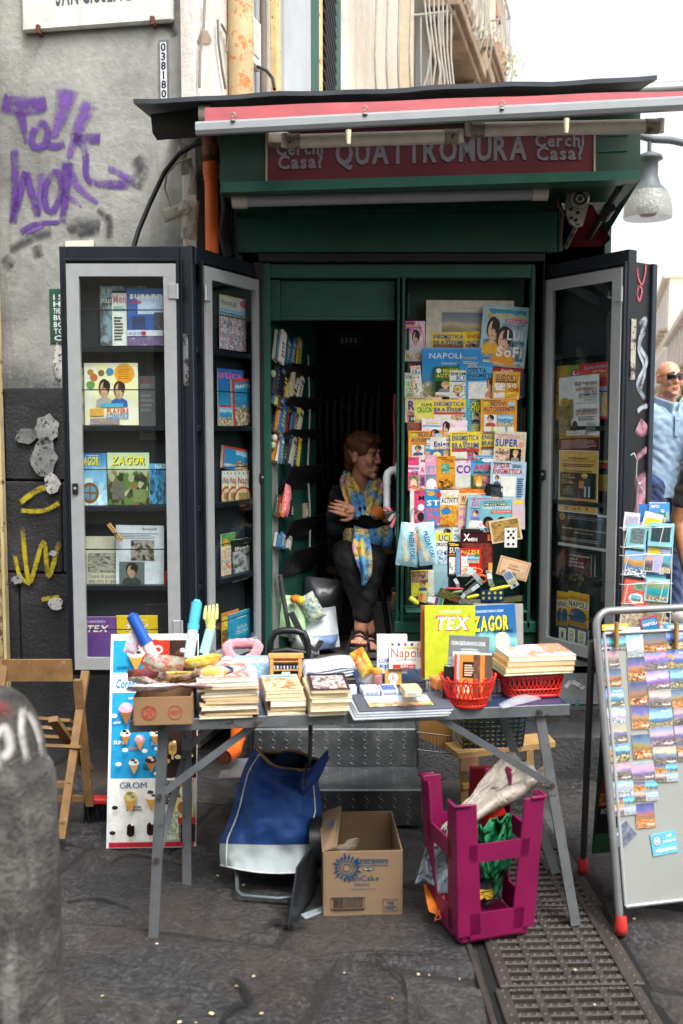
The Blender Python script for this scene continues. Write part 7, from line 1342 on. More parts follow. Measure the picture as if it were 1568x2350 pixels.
for i in range(12):
 x = -wB2 + 2 * wB2 * i / 11; b = B(); b.tube([(x * .9,-dB2 * .9 - .002,0),(x,-dB2 - .002,hB2)],.004,M_NB,4); b.ob('upright',bb)
wr = empty('wire_rack',P(1000,1700,4.0),label='wire rack with a plywood board beside the chequer plate steps',cat='rack'); i_ = MX.Translation(-wr.location)
b = B(); b.X = i_; hexa(b,[P(962,1692,4.0),P(1040,1728,3.95),P(1040,1650,3.95),P(962,1645,4.0)],(0,.01,0),C('7a5526',.6,n=.25,ns=10)); recalc(b.ob('plywood_board',wr))
for k in range(10): b = B(); b.X = i_; b.tube([P(962 + k * 8,1680 + k,3.93),P(962 + k * 8,1722 + k,3.93)],.0015,M_WR,4); b.ob('wire',wr)
for y in (1680,1720): b = B(); b.X = i_; b.tube([P(958,y,3.93),P(1040,y + 10,3.93)],.0025,M_WR,5); b.ob('wire',wr)
o = empty('pink_box_lid',P(1075,1765,3.9),label='salmon cardboard flap under the low bench',cat='cardboard'); b = B(); b.X = MX.Translation(-o.location); hexa(b,[P(1058,1770,3.72),P(1098,1768,3.72),P(1098,1735,3.72),P(1060,1738,3.72)],(0,.004,0),C('b98a6a',.8)); b.ob('flap',o)
o = empty('red_crate',G(1110,1835,0),label='dark red plastic edge behind the rolled sheet',cat='crate'); b = B(); b.X = MX.Translation(-o.location); hexa(b,[P(1078,1840,3.6),P(1130,1838,3.6),P(1125,1762,3.6),P(1080,1765,3.6)],(0,.03,0),C('8c1428',.45)); b.ob('crate_side',o)
# ---- orange downpipe elbow below the steps
M_ORP = C('d8601a',.45,n=.12,ns=8,worn='6a3a22',wf=.68)
o = empty('drain_elbow',P(540,1700,3.95),label='orange plastic pipe elbow lying open beside the steps',cat='pipe'); i_ = MX.Translation(-o.location)
b = B(); b.X = i_; b.tube([P(548,1650,3.98),P(546,1700,3.96),P(540,1722,3.92),P(517,1738,3.84)],[.026,.026,.027,.029],M_ORP,14,cap=False); b.ob('bend',o)
b = B(); b.X = i_; b.tube([P(548,1664,3.975),P(546,1698,3.965)],.031,M_ORP,14); b.ob('socket',o)
b = B(); b.X = i_; pe = P(516,1739,3.838); b.lathe([(.03,-.002),(.0235,.0),(.0235,.004)],M_ORP,16,(0,0,0)); 
b = B(); b.X = i_; b.tube([P(518,1737,3.85),P(516.5,1738.5,3.838)],.0245,C('4a1c0a',.8),14); b.ob('dark_mouth',o)
o = empty('metal_plate',P(540,1780,3.9),label='grey metal plate lying under the orange elbow',cat='plate'); b = B(); b.X = MX.Translation(-o.location); b.add([P(500,1788,3.75),P(580,1782,3.75),P(580,1740,4.0),P(520,1740,4.0)],[(0,1,2,3)],M_STEEL); b.add([P(500,1790,3.75),P(580,1784,3.75),P(580,1742,4.0),P(520,1742,4.0)],[(3,2,1,0)],M_STEEL); b.ob('plate',o)
# ---- litter on the paving
rg = random.Random(11); LIT = [(235,2285,'9a8c6a'),(545,2262,'9a8c6a'),(582,2240,'a8987a'),(790,2232,'a8987a'),(960,2235,'a89c82'),(985,2237,'a89c82'),(1055,2246,'b0a284'),(600,2325,'9a8c6a'),(485,2325,'c9b080'),(412,2345,'d8c090'),(450,2346,'9a8c6a'),(360,2165,'a0a09c'),(900,2290,'b5583a'),(1365,2305,'d8d2c0'),(1320,2225,'b8a080'),(1455,2108,'d8b8a0'),(660,1925,'dcdcd8'),(690,1850,'c9d8d8'),(500,2010,'c9b080'),(560,2030,'b8b8b0'),(640,1850,'c9c23a')]
for i,(x,y,c) in enumerate(LIT):
 p = G(x,y,.004); b = B(); s_ = rg.uniform(.003,.008); b.grid(lambda u,v: V(((u - .5) * s_ * 2.2 * (1 - .5 * abs(v - .5)),(v - .5) * s_ * 1.5,s_ * .5 * sin(pi * u) * sin(pi * v))),5,4,C(c,.7)); o = b.ob('seed_husk',loc=p,rot=(0,0,rg.uniform(0,6))); m_ = o.modifiers.new('s','SOLIDIFY'); m_.thickness = .0015; tag(o,'pale seed husk or scrap lying on the dark paving','litter','scraps scattered on the paving')
o = empty('glass_shard',G(745,2100,0),label='long pointed sliver of clear plastic lying on the paving',cat='litter'); a = [G(690,2100,.004),G(702,2110,.004),G(835,2055,.006),G(800,2058,.005)]; b = B(); b.X = MX.Translation(-o.location); b.add([*a,*[p + V((0,0,.002)) for p in a]],[(0,1,2,3),(4,5,6,7),(0,1,5,4),(1,2,6,5),(2,3,7,6),(3,0,4,7)],film_mat('a8b4b8',.4,.15)); b.ob('sliver',o)
b = B(); b.ell(P(600,1815,3.7),(.03,.03,.045),film_mat('8a98a0',.5,.1),12); tag(b.ob('crumpled_bottle'),'crumpled clear plastic bottle behind the trolley','bottle')
# == PEOPLE
def skin_mat(col,k):
 m,nt,bs = newmat('skin_%d' % k); c = V(lin(col)); f = nz(nt,35,5,.6,coords(nt))
 nt.links.new(ramp(nt,[(.3,tuple(c * .78)),(.7,tuple(min(1,x * 1.12) for x in c))],f).outputs[0],bs.inputs['Base Color']); bs.inputs['Roughness'].default_value = .5
 bs.inputs['Subsurface Weight'].default_value = .12; bs.inputs['Subsurface Radius'].default_value = (.012,.005,.003); bump(nt,bs,nz(nt,120,4,.6,coords(nt)),.15,.004); return m
def limb(b,pts,rs,m,n=14):
 """tapered limb with rounded joints (closed pieces, fused later)"""
 pts = [V(p) for p in pts]
 for i in range(len(pts) - 1): b.tube([pts[i],pts[i].lerp(pts[i + 1],.5),pts[i + 1]],[rs[i],(rs[i] + rs[i + 1]) / 2,rs[i + 1]],m,n)
 for p,r in zip(pts,rs): b.ell(p,(r * .99,) * 3,m,n)
def head_parts(b,M_,m,k=1.0,nose=1.0,jaw=1.0):
 q = M_.to_3x3(); s = M_.to_scale()[0]; rot = q.normalized()
 def E_(c,r): b.ell(M_ @ V(c),tuple(x * s for x in r),m,18,rot)
 E_((0,.015,.035),(.073,.092,.082)); E_((0,-.018,-.02),(.063,.068,.09)); E_((0,-.03,-.068),(.05 * jaw,.052,.046)); E_((0,-.07,-.098),(.024 * jaw,.02,.019))
 for x in (-1,1): E_((x * .029,-.077,.036),(.024,.013,.009)); E_((x * .037,-.06,-.018),(.024,.024,.028)); E_((x * .074,.012,-.004),(.009,.02,.032)); E_((x * .0105,-.092,-.024),(.008,.01,.0075))
 E_((0,-.083,-.055),(.023,.011,.006)); E_((0,-.081,-.067),(.02,.011,.007)); b.tube([M_ @ V(p) for p in ((0,-.08,.03),(0,-.088,.008),(0,-.099 * nose,-.02))],[.0065 * s,.0078 * s,.0095 * s],m,10); b.ell(M_ @ V((0,-.099 * nose,-.022)),(.0105 * s,) * 3,m,10)
def face_bits(o,M_,inv,eye='2a1f18',lip='9c5a50',brow='5a3a28'):
 for x in (-1,1):
  b = B(); b.X = inv @ M_; b.ell((x * .03,-.0765,.014),(.0135,.007,.0065),C('8a7a70',.5),10); b.ell((x * .031,-.0815,.014),(.0075,.004,.0062),C(eye,.2),8); b.ob('eye',o)
  b = B(); b.X = inv @ M_; b.tube([(x * .013,-.0875,.038),(x * .03,-.0885,.043),(x * .047,-.076,.037)],[.003,.0036,.002],C(brow,.9),6); b.tube([(x * .016,-.0835,.018),(x * .03,-.086,.0225),(x * .045,-.078,.017)],.0022,C('7a4a38',.7),6); b.ob('eyebrow',o)
 b = B(); b.X = inv @ M_; b.ell((0,-.0885,-.056),(.021,.006,.0045),C(lip,.5),10); b.ell((0,-.087,-.066),(.018,.006,.005),C(lip,.5),10); b.ob('lips',o)
def hand(b,wrist,d,up,m,s=1.0,curl=.5,thumb=1):
 """palm and five fingers; d points along the hand, up is the back of the hand"""
 d = V(d).normalized(); up = (V(up) - d * V(up).dot(d)).normalized(); sd = d.cross(up) * thumb; w = V(wrist)
 for k in range(4): b.tube([w + sd * (.010 - .006 * k) * s * 1.5,w + d * .085 * s + sd * (.03 - .02 * k) * s],[.015 * s,.0125 * s],m,10); b.ell(w + d * .085 * s + sd * (.03 - .02 * k) * s,(.0125 * s,) * 3,m,8)
 b.ell(w + d * .045 * s,(.03 * s,.03 * s,.02 * s),m,12)
 for k,L in enumerate((.07,.08,.075,.058)):
  p = w + d * .085 * s + sd * (.031 - .0205 * k) * s; pts = [p]; a = 0
  for f in (.45,.32,.23): a += curl * .55; p = p + (d * cos(a) - up * sin(a)) * L * f * s; pts.append(p)
  limb(b,pts,[.0088 * s,.0082 * s,.0072 * s,.006 * s],m,8)
 p = w + d * .025 * s + sd * .03 * s; pts = [p,p + (d * .7 + sd * .6 - up * .3) * .035 * s,p + (d * 1.4 + sd * .75 - up * .6) * .035 * s]; limb(b,pts,[.013 * s,.0105 * s,.008 * s],m,8)
def finish(b,name,par,vox,inv,smooth=5,m=None,crease=0.0):
 o = b.ob(name); recalc(o); fuse(o,vox,smooth)
 if crease:
  nv = len(o.data.vertices); cs_,ns_ = [0.0] * nv * 3,[0.0] * nv * 3; o.data.vertices.foreach_get('co',cs_); o.data.vertices.foreach_get('normal',ns_)
  for i in range(0,nv * 3,3):
   c = V(cs_[i:i + 3]); k_ = crease * (abs(NZ.noise(V((c.x * 9,c.y * 9,c.z * 16 + c.x * 12)))) * 2 - .6 + .6 * NZ.noise(c * 30))
   for j in range(3): cs_[i + j] += ns_[i + j] * k_
  o.data.vertices.foreach_set('co',cs_)
 o.data.transform(inv); o.parent = par
 if m: o.data.materials.clear(); o.data.materials.append(m)
 for p in o.data.polygons: p.use_smooth = True
 return o
# ---------------- seated woman
S = lambda x,y,z: P(x,y,z)
wo = empty('person',V((.1,5.0,ZF)),label='seated woman with short auburn hair, arms crossed, wearing a bright leopard scarf',cat='person'); wi = MX.Translation(-wo.location)
M_SK = skin_mat('bd846a',1)
HM = MX.Translation(S(836,1047,4.98)) @ MX.Rotation(R(56),4,'Z') @ MX.Rotation(R(5),4,'X') @ MX.Scale(.93,4)
b = B(); head_parts(b,HM,M_SK,1,.97)
limb(b,[S(832,1078,5.0),S(828,1118,5.03)],[.05,.054],M_SK); b.ell(S(828,1160,5.05),(.12,.085,.15),M_SK,18); b.ell(S(822,1250,5.1),(.13,.1,.11),M_SK,18); b.ell(S(826,1205,5.07),(.11,.09,.14),M_SK,18)
shL,shR,elL,elR = S(783,1140,5.06),S(880,1142,5.02),S(772,1206,4.95),S(890,1206,4.9)
wrR,wrL = S(822,1180,4.84),S(856,1192,4.86)
limb(b,[S(826,1128,5.04),shL,elL,wrL],[.06,.05,.04,.026],M_SK); limb(b,[S(830,1128,5.04),shR,elR,wrR],[.06,.05,.04,.025],M_SK)
hand(b,wrR,S(783,1166,4.84) - wrR,(.05,-1,.25),M_SK,.92,.35,-1); hand(b,wrL,S(880,1185,4.86) - wrL,(0,-1,.3),M_SK,.9,.8,1)
hpL,hpR,knL,knR = S(800,1262,5.08),S(848,1264,5.08),S(806,1290,4.7),S(852,1292,4.7); anL,anR = S(846,1446,4.72),S(828,1440,4.68)
limb(b,[hpL,knL,anL],[.075,.055,.032],M_SK); limb(b,[hpR,knR,anR],[.075,.055,.032],M_SK)
ftL,ftR = S(850,1482,4.66),S(824,1472,4.6)
for an,ft in ((anL,ftL),(anR,ftR)):
 heel = an + V((0,.03,-.05)); limb(b,[an,heel + V((0,0,.01))],[.032,.027],M_SK); dd = (ft - heel).normalized(); sd = dd.cross(V((0,0,1))).normalized(); limb(b,[heel,heel.lerp(ft,.6),ft],[.027,.032,.03],M_SK)
 for k in range(5): limb(b,[ft + sd * (-.03 + .015 * k),ft + sd * (-.032 + .0155 * k) + dd * (.042 - .006 * abs(k - 1.2))],[.0105,.0085],M_SK,8)
finish(b,'body',wo,.003,wi,3)
face_bits(wo,HM,wi)
def cloth(col,n=.2,ns=8,bm=.3,sheen=.3):
 m = C(col,.85,n=n,ns=ns,bmp=bm); m.node_tree.nodes['Principled BSDF'].inputs['Sheen Weight'].default_value = sheen; return m
M_HAIR,hnt,hbs = newmat('auburn_hair'); hf = nz(hnt,1,6,.7,coords(hnt,'Object',(210,210,40))); hnt.links.new(ramp(hnt,[(.3,'2c170c'),(.5,'5a3318'),(.72,'8a5628')],hf).outputs[0],hbs.inputs['Base Color']); hbs.inputs['Roughness'].default_value = .45; bump(hnt,hbs,hf,.9,.008); q3 = HM.to_3x3().normalized()
b = B(); E_ = lambda c,r: b.ell(HM @ V(c),tuple(x * .93 for x in r),M_HAIR,18,q3)
E_((0,.022,.062),(.083,.096,.075)); E_((0,.07,.01),(.07,.05,.085)); E_((-.03,-.025,.092),(.05,.055,.03)); E_((.03,-.025,.09),(.045,.052,.03)); E_((.02,-.062,.085),(.03,.02,.016)); E_((-.062,.0,.045),(.022,.06,.045)); E_((.062,.0,.045),(.022,.06,.045)); E_((0,.085,-.045),(.052,.03,.05))
finish(b,'hair',wo,.004,wi,3,None,.006)
b = B(); b.X = wi; b.ell(HM @ V((.078,.0,-.044)),(.008,.008,.009),C('3f5a6a',.2),8); b.ob('earring',wo)
M_CAR = cloth('0a0e1e',sheen=.05); b = B()
b.ell(S(828,1165,5.07),(.155,.11,.17),M_CAR,20); b.ell(S(824,1235,5.1),(.165,.13,.16),M_CAR,20); b.ell(S(812,1300,5.14),(.14,.09,.16),M_CAR,18)
limb(b,[S(815,1130,5.06),shL,elL,elL.lerp(wrL,.85)],[.065,.068,.056,.042],M_CAR); limb(b,[S(842,1130,5.05),shR,elR,elR.lerp(wrR,.82)],[.065,.066,.056,.042],M_CAR)
finish(b,'cardigan',wo,.006,wi,4,None,.009)
M_TRS = cloth('050508',sheen=0); b = B(); limb(b,[hpL,knL,knL.lerp(anL,.8)],[.095,.074,.046],M_TRS); limb(b,[hpR,knR,knR.lerp(anR,.8)],[.095,.074,.046],M_TRS); b.ell(S(823,1270,5.08),(.155,.12,.08),M_TRS,18); finish(b,'trousers',wo,.006,wi,4,None,.006)
def leopard():
 m,nt,bs = newmat('leopard_scarf'); co = coords(nt); f = nz(nt,7,2,.5,co)
 base = ramp(nt,[(.3,'7a5f96'),(.42,'3f78b0'),(.52,'4a90b8'),(.6,'c9a92a'),(.7,'b07a9a'),(.8,'d0b02a')],f).outputs[0]
 vo = N(nt,'TexVoronoi'); vo.inputs['Scale'].default_value = 38; nt.links.new(co,vo.inputs[0])
 rg_ = ramp(nt,[(.18,0.0),(.24,.8),(.36,.8),(.42,0.0)],vo.outputs['Distance']).outputs[0]
 nt.links.new(mixc(nt,base,'3d3548',rg_),bs.inputs['Base Color']); bs.inputs['Roughness'].default_value = .8; bump(nt,bs,nz(nt,30,3,.5,co),.3,.01); return m
M_SCF = leopard()
def scarf(nm,path,w,thick=.02):
 b = B(); pts = [V(p) for p in path]; n_ = len(pts)
 def fn(u,v):
  t = v * (n_ - 1); i = min(int(t),n_ - 2); p = pts[i].lerp(pts[i + 1],t - i); d = (pts[min(i + 1,n_ - 1)] - pts[i]).normalized(); s_ = d.cross(V((0,1,0))); s_ = s_.normalized() if s_.length > .05 else V((1,0,0)); ww = w if not isinstance(w,list) else w[i] + (w[i + 1] - w[i]) * (t - i)
  return p + s_ * (u - .5) * ww + V((0,-.012 * sin(u * 14 + v * 3) - .02 * sin(pi * u),0))
 b.X = wi; b.grid(fn,22,30,M_SCF); o = b.ob(nm,wo); m = o.modifiers.new('s','SOLIDIFY'); m.thickness = .006; return o
scarf('scarf',[S(800,1082,5.06),S(797,1105,4.97),S(806,1130,4.92),S(818,1160,4.88),S(826,1185,4.82)],[.04,.07,.085,.085,.07])
scarf('scarf',[S(860,1098,5.0),S(862,1115,4.93),S(857,1140,4.9),S(852,1165,4.86),S(848,1184,4.81)],[.05,.08,.095,.09,.07])
b = B(); b.X = wi; b.grid(lambda u,v: S(812 + 90 * u,1208 + 54 * v + 8 * sin(u * 4) + 14 * u * v,4.83 - .06 * sin(pi * v) + .02 * u) + V((0,.012 * sin(u * 16 + v * 4),.006 * sin(v * 9))),26,18,M_SCF); o = b.ob('scarf_on_lap',wo); m = o.modifiers.new('s','SOLIDIFY'); m.thickness = .006
scarf('scarf_tail',[S(830,1215,4.78),S(830,1255,4.66),S(836,1290,4.62),S(840,1315,4.62),S(834,1342,4.64)],[.06,.085,.07,.05,.012])
b = B(); b.X = wi; b.grid(lambda u,v: S(788 + 34 * u,1212 + 48 * v,4.9 - .05 * sin(pi * u)),10,8,pic(('5a8a6a','b5455a','c9b86a','3a5a5a','d8d0b0'),5,3)); b.ob('flowered_blouse',wo)
b = B(); b.X = wi; b.ell(S(866,1176,4.81),(.036,.025,.036),C('d0762c',.8,n=.3,ns=30,bmp=.6),14); b.ob('orange_cuff',wo)
b = B(); ring(b,(0,0,0),.0105,.003,C('c9a03a',.25,1)); o = b.ob('ring',wo); o.location = S(797,1171,4.82) - wo.location
for ft,an in ((ftL,anL),(ftR,anR)):
 heel = an + V((0,.03,-.078)); toe = ft + (ft - heel).normalized() * .05 + V((0,0,-.034)); b = B(); b.X = wi; d_ = (toe - heel).normalized(); sd = d_.cross(V((0,0,1))).normalized()
 vs = []
 for t,w_ in ((-.03,.02),(.0,.032),(.3,.03),(.65,.042),(.95,.04),(1.06,.02)): p = heel + (toe - heel) * t; vs += [p - sd * w_,p + sd * w_,p + sd * w_ - V((0,0,.018)),p - sd * w_ - V((0,0,.018))]
 b.add(vs,[(4 * i + j,4 * i + (j + 1) % 4,4 * i + 4 + (j + 1) % 4,4 * i + 4 + j) for i in range(5) for j in range(4)] + [(0,1,2,3),(23,22,21,20)],C('4a4546',.8)); b.ob('sandal_sole',wo)
 b = B(); b.X = wi
 for t,w_,h_ in ((.5,.046,.078),(.74,.05,.062),(.1,.042,.11)):
  p = heel + (toe - heel) * t; b.tube([p + sd * w_ * cos(a) + V((0,0,-.012 + h_ * sin(a))) for a in [pi * i / 10 for i in range(11)]],.013,C('2a2026',.9,n=.3),6,flat=.35)
 b.ob('sandal_straps',wo)
# ---------------- man with sunglasses and passer-by
def standing(name,x,y,z0,hgt,yaw,skin,topm,legm,label,shoe):
 o = empty(name,V((x,y,z0)),(0,0,yaw),label=label,cat='person'); k = hgt / 1.75; q = lambda a,c,e: V((a * k,c * k,e * k)); inv = MX.Identity(4)
 Hm = MX.Translation(q(0,-.02,1.635)) @ MX.Scale(k * 1.0,4); b = B(); head_parts(b,Hm,skin,1,1.0,1.15); limb(b,[q(0,0,1.56),q(0,.01,1.44)],[.058 * k,.062 * k],skin); b.ell(q(0,.01,1.28),(.16 * k,.1 * k,.2 * k),skin,18); b.ell(q(0,.01,1.02),(.15 * k,.1 * k,.17 * k),skin,18)
 A = {}
 for s_ in (-1,1):
  sh,el,wr = q(s_ * .19,0,1.42),q(s_ * .25,.02,1.13),q(s_ * .24,-.08,.88); A[s_] = (sh,el,wr); limb(b,[sh,el,wr],[.058 * k,.046 * k,.03 * k],skin); hand(b,wr,(s_ * -.1,-.2,-1),(s_,0,0),skin,k,.45,-s_)
  limb(b,[q(s_ * .09,0,.95),q(s_ * .1,-.01,.5),q(s_ * .1,.02,.09)],[.085 * k,.058 * k,.04 * k],skin); limb(b,[q(s_ * .1,.03,.05),q(s_ * .11,-.14,.04)],[.038 * k,.035 * k],skin)
 finish(b,'body',o,.007,inv,4)
 b = B(); b.lathe([(.001,.85 * k),(.155 * k,.85 * k),(.16 * k,.95 * k),(.158 * k,1.1 * k),(.175 * k,1.28 * k),(.17 * k,1.38 * k),(.11 * k,1.46 * k),(.06 * k,1.49 * k),(.001,1.49 * k)],topm,24,sy=.68)
 for s_ in (-1,1): limb(b,[q(s_ * .1,0,1.42),A[s_][0],A[s_][0].lerp(A[s_][1],.62)],[.066 * k,.067 * k,.06 * k],topm)
 finish(b,'shirt',o,.008,inv,5,None,.007)
 b = B()
 for s_ in (-1,1): limb(b,[q(s_ * .09,0,.93),q(s_ * .1,-.01,.5),q(s_ * .1,.02,.08)],[.11 * k,.078 * k,.066 * k],legm)
 finish(b,'trousers',o,.008,inv,4,None,.01)
 for s_ in (-1,1): b = B(); b.ell(q(s_ * .11,-.06,.045),(.05 * k,.14 * k,.045 * k),shoe,14); b.ob('shoe',o)
 return o,Hm,k,q,A
mz = S(1531,897,6.5); M_POLO = cloth('869cb4',.12,6,.4,.1)
mn,MH,mk,mq,MA = standing('person',mz.x,6.5,.27,1.71,R(14),skin_mat('c48a70',2),M_POLO,cloth('22345a',.25,14),'shaven-headed man in pale blue polo shirt and dark sunglasses',C('b8b4ae',.6))
face_bits(mn,MH,MX.Identity(4),lip='a5645a')
for s_ in (-1,1):
 b = B(); b.X = MH; b.grid(lambda u,v: V((s_ * (.006 + .054 * u),-.101 + .03 * u * u,-.002 + .032 * v - .004 * u)),8,5,C('120f0f',.08,spec=.8)); o = b.ob('sunglass_lens',mn); m = o.modifiers.new('s','SOLIDIFY'); m.thickness = .004
 b = B(); b.X = MH; b.tube([(s_ * .06,-.07,.022),(s_ * .076,-.01,.02),(s_ * .08,.02,.01)],.003,C('8a4a1c',.3),6); b.ob('sunglass_arm',mn)
b = B(); b.X = MH; b.tube([(-.06,-.072,.03),(-.03,-.098,.031),(0,-.103,.028),(.03,-.098,.031),(.06,-.072,.03)],.003,C('120f0f',.2),6); b.ob('sunglass_bridge',mn)
for s_ in (-1,1):
 b = B(); b.grid(lambda u,v: mq(s_ * (.02 + .085 * v),-.1 + .09 * v - .02 * (1 - u),1.475 + .045 * v - .075 * u * (1 - .25 * v)),6,8,M_POLO); o = b.ob('collar',mn); m = o.modifiers.new('s','SOLIDIFY'); m.thickness = .005
 b = B(); b.tube([mq(s_ * (.02 + .085 * v / 8),-.105 + .09 * v / 8,1.4 + .045 * v / 8 + .02 * v / 8) for v in range(9)],.003,C('1f2a3c',.7),5); b.ob('collar_stripe',mn)
b = B(); b.grid(lambda u,v: mq(-.016 + .032 * u,-.128 - .004 * sin(pi * v),1.26 + .16 * v),4,6,M_POLO); b.ell(mq(0,-.137,1.37),(.005,.003,.005),C('e0e4e8',.3),8); o = b.ob('placket',mn)
bp = empty('shoulder_bag',mn.location * 1,(0,0,R(14)),label='beige shoulder bag with black strap carried by the man in sunglasses',cat='bag')
b = B(); b.ell(mq(.16,-.17,1.12),(.12,.08,.18),cloth('b8ab94',.15,8),18); b.ob('bag_body',bp)
b = B(); b.tube([mq(.1,-.07,1.48),mq(.1,-.15,1.38),mq(.07,-.2,1.25),mq(.02,-.21,1.1),mq(.01,-.19,.98),mq(.06,-.17,.87)],.022,cloth('1c1c20'),8,flat=.25); b.ob('strap',bp)
p2 = S(1610,900,5.1)
standing('person',1.95,5.05,.0,1.66,R(8),skin_mat('9c6a4a',3),cloth('1d1d22'),cloth('24365a',.25,14),'passer-by with a bare tanned arm at the picture edge',C('9a948c',.6))
# == INSIDE THE KIOSK
da,db = V((-.335,4.6)),V((-.13,5.14)); DR = Pl(da.x,da.y,math.atan2(db.y - da.y,db.x - da.x)); DW = (db - da).length
dr = empty('inner_door',(da.x,da.y,ZF),(0,0,DR.yaw),label='green inner door with black pockets, swung inwards',cat='door'); b = B(); b.box(0,DW,.0,.03,.01,1.62,M_KG,.003); b.ob('door_leaf',dr)
b = B(); b.box(.0,.075,-.012,-.001,.05,.95,C('6f6f6c',.7,n=.2,ns=20,bmp=.2),.002); b.ob('grey_board',dr)
dz = lambda py,px=665: DR.loc(px,py)[1] - ZF
for py0,py1 in ((838,866),(912,946),(985,1012),(1068,1122),(1188,1240),(1258,1318)):
 z0,z1 = dz(py1),dz(py0); b = B(); hexa(b,[(.09,-.02,z0),(DW - .1,-.02,z0),(DW - .06,-.085,z1),(.09,-.085,z1)],(0,.018,.0),M_BLACKP); recalc(b.ob('pocket',dr))
rg = random.Random(21); BC = ['2f6a9a','2a5a3a','d8c04a','b8b4a8','8a2a2a','1d1d22','d8d4c8','3a3a4a','c97a2a','4a7aa0']
def lean(n,x0,y0,x1,y1,w,h,nm,where):
 for i in range(n):
  t = i / max(1,n - 1); sheet('book',DR.hit(x0 + (x1 - x0) * t,y0 + (y1 - y0) * t,.03 + .012 * (i % 3)),(R(-4),R(30 + rg.uniform(-9,9)),DR.yaw),w * rg.uniform(.8,1.1),h * rg.uniform(.85,1.1),rg.uniform(.004,.012),rg.choice(BC),[('l',.2,.2,.6,.5,rg.choice(['d8d4c8','d8c04a','2a2a30']),4),('r',.1,.75,.8,.12,rg.choice(BC))],'leaning book number %s from the jamb in the %s pocket of the inner door' % (('one','two','three','four','five','six','seven','eight')[i],where),'book','books leaning in the inner door pockets')
lean(8,632,828,684,846,.05,.15,'book','top'); lean(8,630,905,684,925,.045,.16,'book','second'); lean(8,631,928,686,950,.05,.12,'book','third'); lean(8,630,988,684,1002,.045,.17,'book','fourth'); lean(8,630,1060,684,1070,.03,.15,'book','fifth'); lean(6,634,1185,670,1188,.03,.1,'book','sixth'); lean(5,634,1256,664,1260,.04,.07,'book','lowest')
packet('gift_pack',DR.hit(658,1148,.05),(.06,.15),(0,14,70),[pic(('c9505a','d8626a','e6d6d6'),14,2)],'pink dotted gift pack with white ribbon in the inner door pocket',61,'gift',None,.5)
for i,py in enumerate((858,896,982,1004,1022)):
 p = DR.hit(627 + (i % 2) * 3,py,.02); b = B(); b.ell(p,(.014,.01,.018),pic(('c2302a','e6e0d0','3f8a3a','e0902a','3a78b0'),5,i),10); tag(b.ob('souvenir_magnet'),('topmost','second','third','fourth','lowest')[i] + ' souvenir magnet on the kiosk jamb','magnet','souvenir magnets on the jamb')
o = empty('power_socket',DR.hit(697,1175,.0),(0,0,DR.yaw),label='grimy white wall socket on the inner door',cat='socket'); b = B(); b.box(-.03,.03,-.022,0,-.045,.045,C('a89f84',.6,worn='5a5240',wf=.6),.006); b.ob('socket_plate',o); b = B(); b.box(-.018,.018,-.028,-.0221,-.02,.02,C('c9c6bc',.5),.003); b.ob('plug_insert',o)
b = B(); b.tube([P(707,815,4.98),P(711,950,4.97),P(706,1080,4.97),P(712,1180,4.96),P(711,1255,4.96)],.005,C('a8a69c',.6),6); tag(b.ob('white_cable'),'white cable with plug hanging down the inner door edge','cable')
st_ = empty('bar_stool',V((.08,5.08,ZF)),label='black tube stool under the seated woman',cat='stool'); i_ = MX.Translation(-st_.location); b = B(); c_ = S(822,1300,5.08); b.X = i_; b.lathe([(.001,0),(.15,0),(.165,.015),(.16,.035),(.001,.04)],C('3a2a22',.5),20,c_ - V((0,0,.04))); b.ob('seat',st_)
for sx,sy in ((-1,-1),(1,-1),(-1,1),(1,1)): b = B(); b.X = i_; p = c_ + V((sx * .11,sy * .11,-.03)); b.tube([p,V((p.x + sx * .05,p.y + sy * .05,ZF))],.013,M_BLACKP,8); b.ob('leg',st_)
M_PVC = C('c9ced2',.35,n=.06); o = empty('white_pipe',P(886,1150,4.62),label='white plastic elbow pipe fixed inside the door post',cat='pipe'); i_ = MX.Translation(-o.location); b = B(); b.X = i_
b.tube([P(888,1172,4.62),P(888,1110,4.62)],.0165,M_PVC,14); b.ob('pipe',o); b = B(); b.X = i_; b.tube([P(888,1112,4.62),P(888,1096,4.62),P(891,1086,4.62),P(899,1080,4.62),P(909,1079,4.62)],.019,M_PVC,14); b.ob('elbow',o); b = B(); b.X = i_
for py in (1079,1215): p = P(911,py,4.62); b.tube([p - V((.008,0,0)),p + V((.008,0,0))],.034,M_PVC,18)
b.ob('flange',o)
o = empty('work_glove',P(905,1180,4.58),label='pink and grey work glove stuffed behind the white pipe',cat='glove'); b = B()
for i in range(4): b.tube([V((-.012 + .01 * i,0,0)),V((-.03 + .012 * i,-.012,.028 - .016 * i)),V((-.045 + .01 * i,-.016,.03 - .03 * i))],[.011,.01,.008],C(('c96a70','3a3c4a','8a8c8a','c96a70')[i],.9,n=.2,bmp=.5),8)
b.ell((.0,0,-.02),(.022,.015,.026),C('c96a70',.9,n=.2,bmp=.5),10); b.ob('fingers',o)
b = B(); b.tube([P(907,905,4.66),P(905,960,4.64),P(907,1010,4.64),P(905,1075,4.63)],[.007] * 4,C('8c2434',.5,n=.5,ns=160,bmp=.8),8); tag(b.ob('beaded_cord'),'dark red beaded cord hanging beside the door post','cord')
o = empty('key_bunch',P(905,1350,4.6),label='bunch of keys hanging from a thread by the door post',cat='keys'); M_BRS = C('8a744a',.4,.8); b = B(); ring(b,(0,0,-.01),.012,.0015,M_BRS); b.tube([(0,0,.0),(0.002,0,.3)],.0008,M_DARK,4); b.ob('key_ring',o)
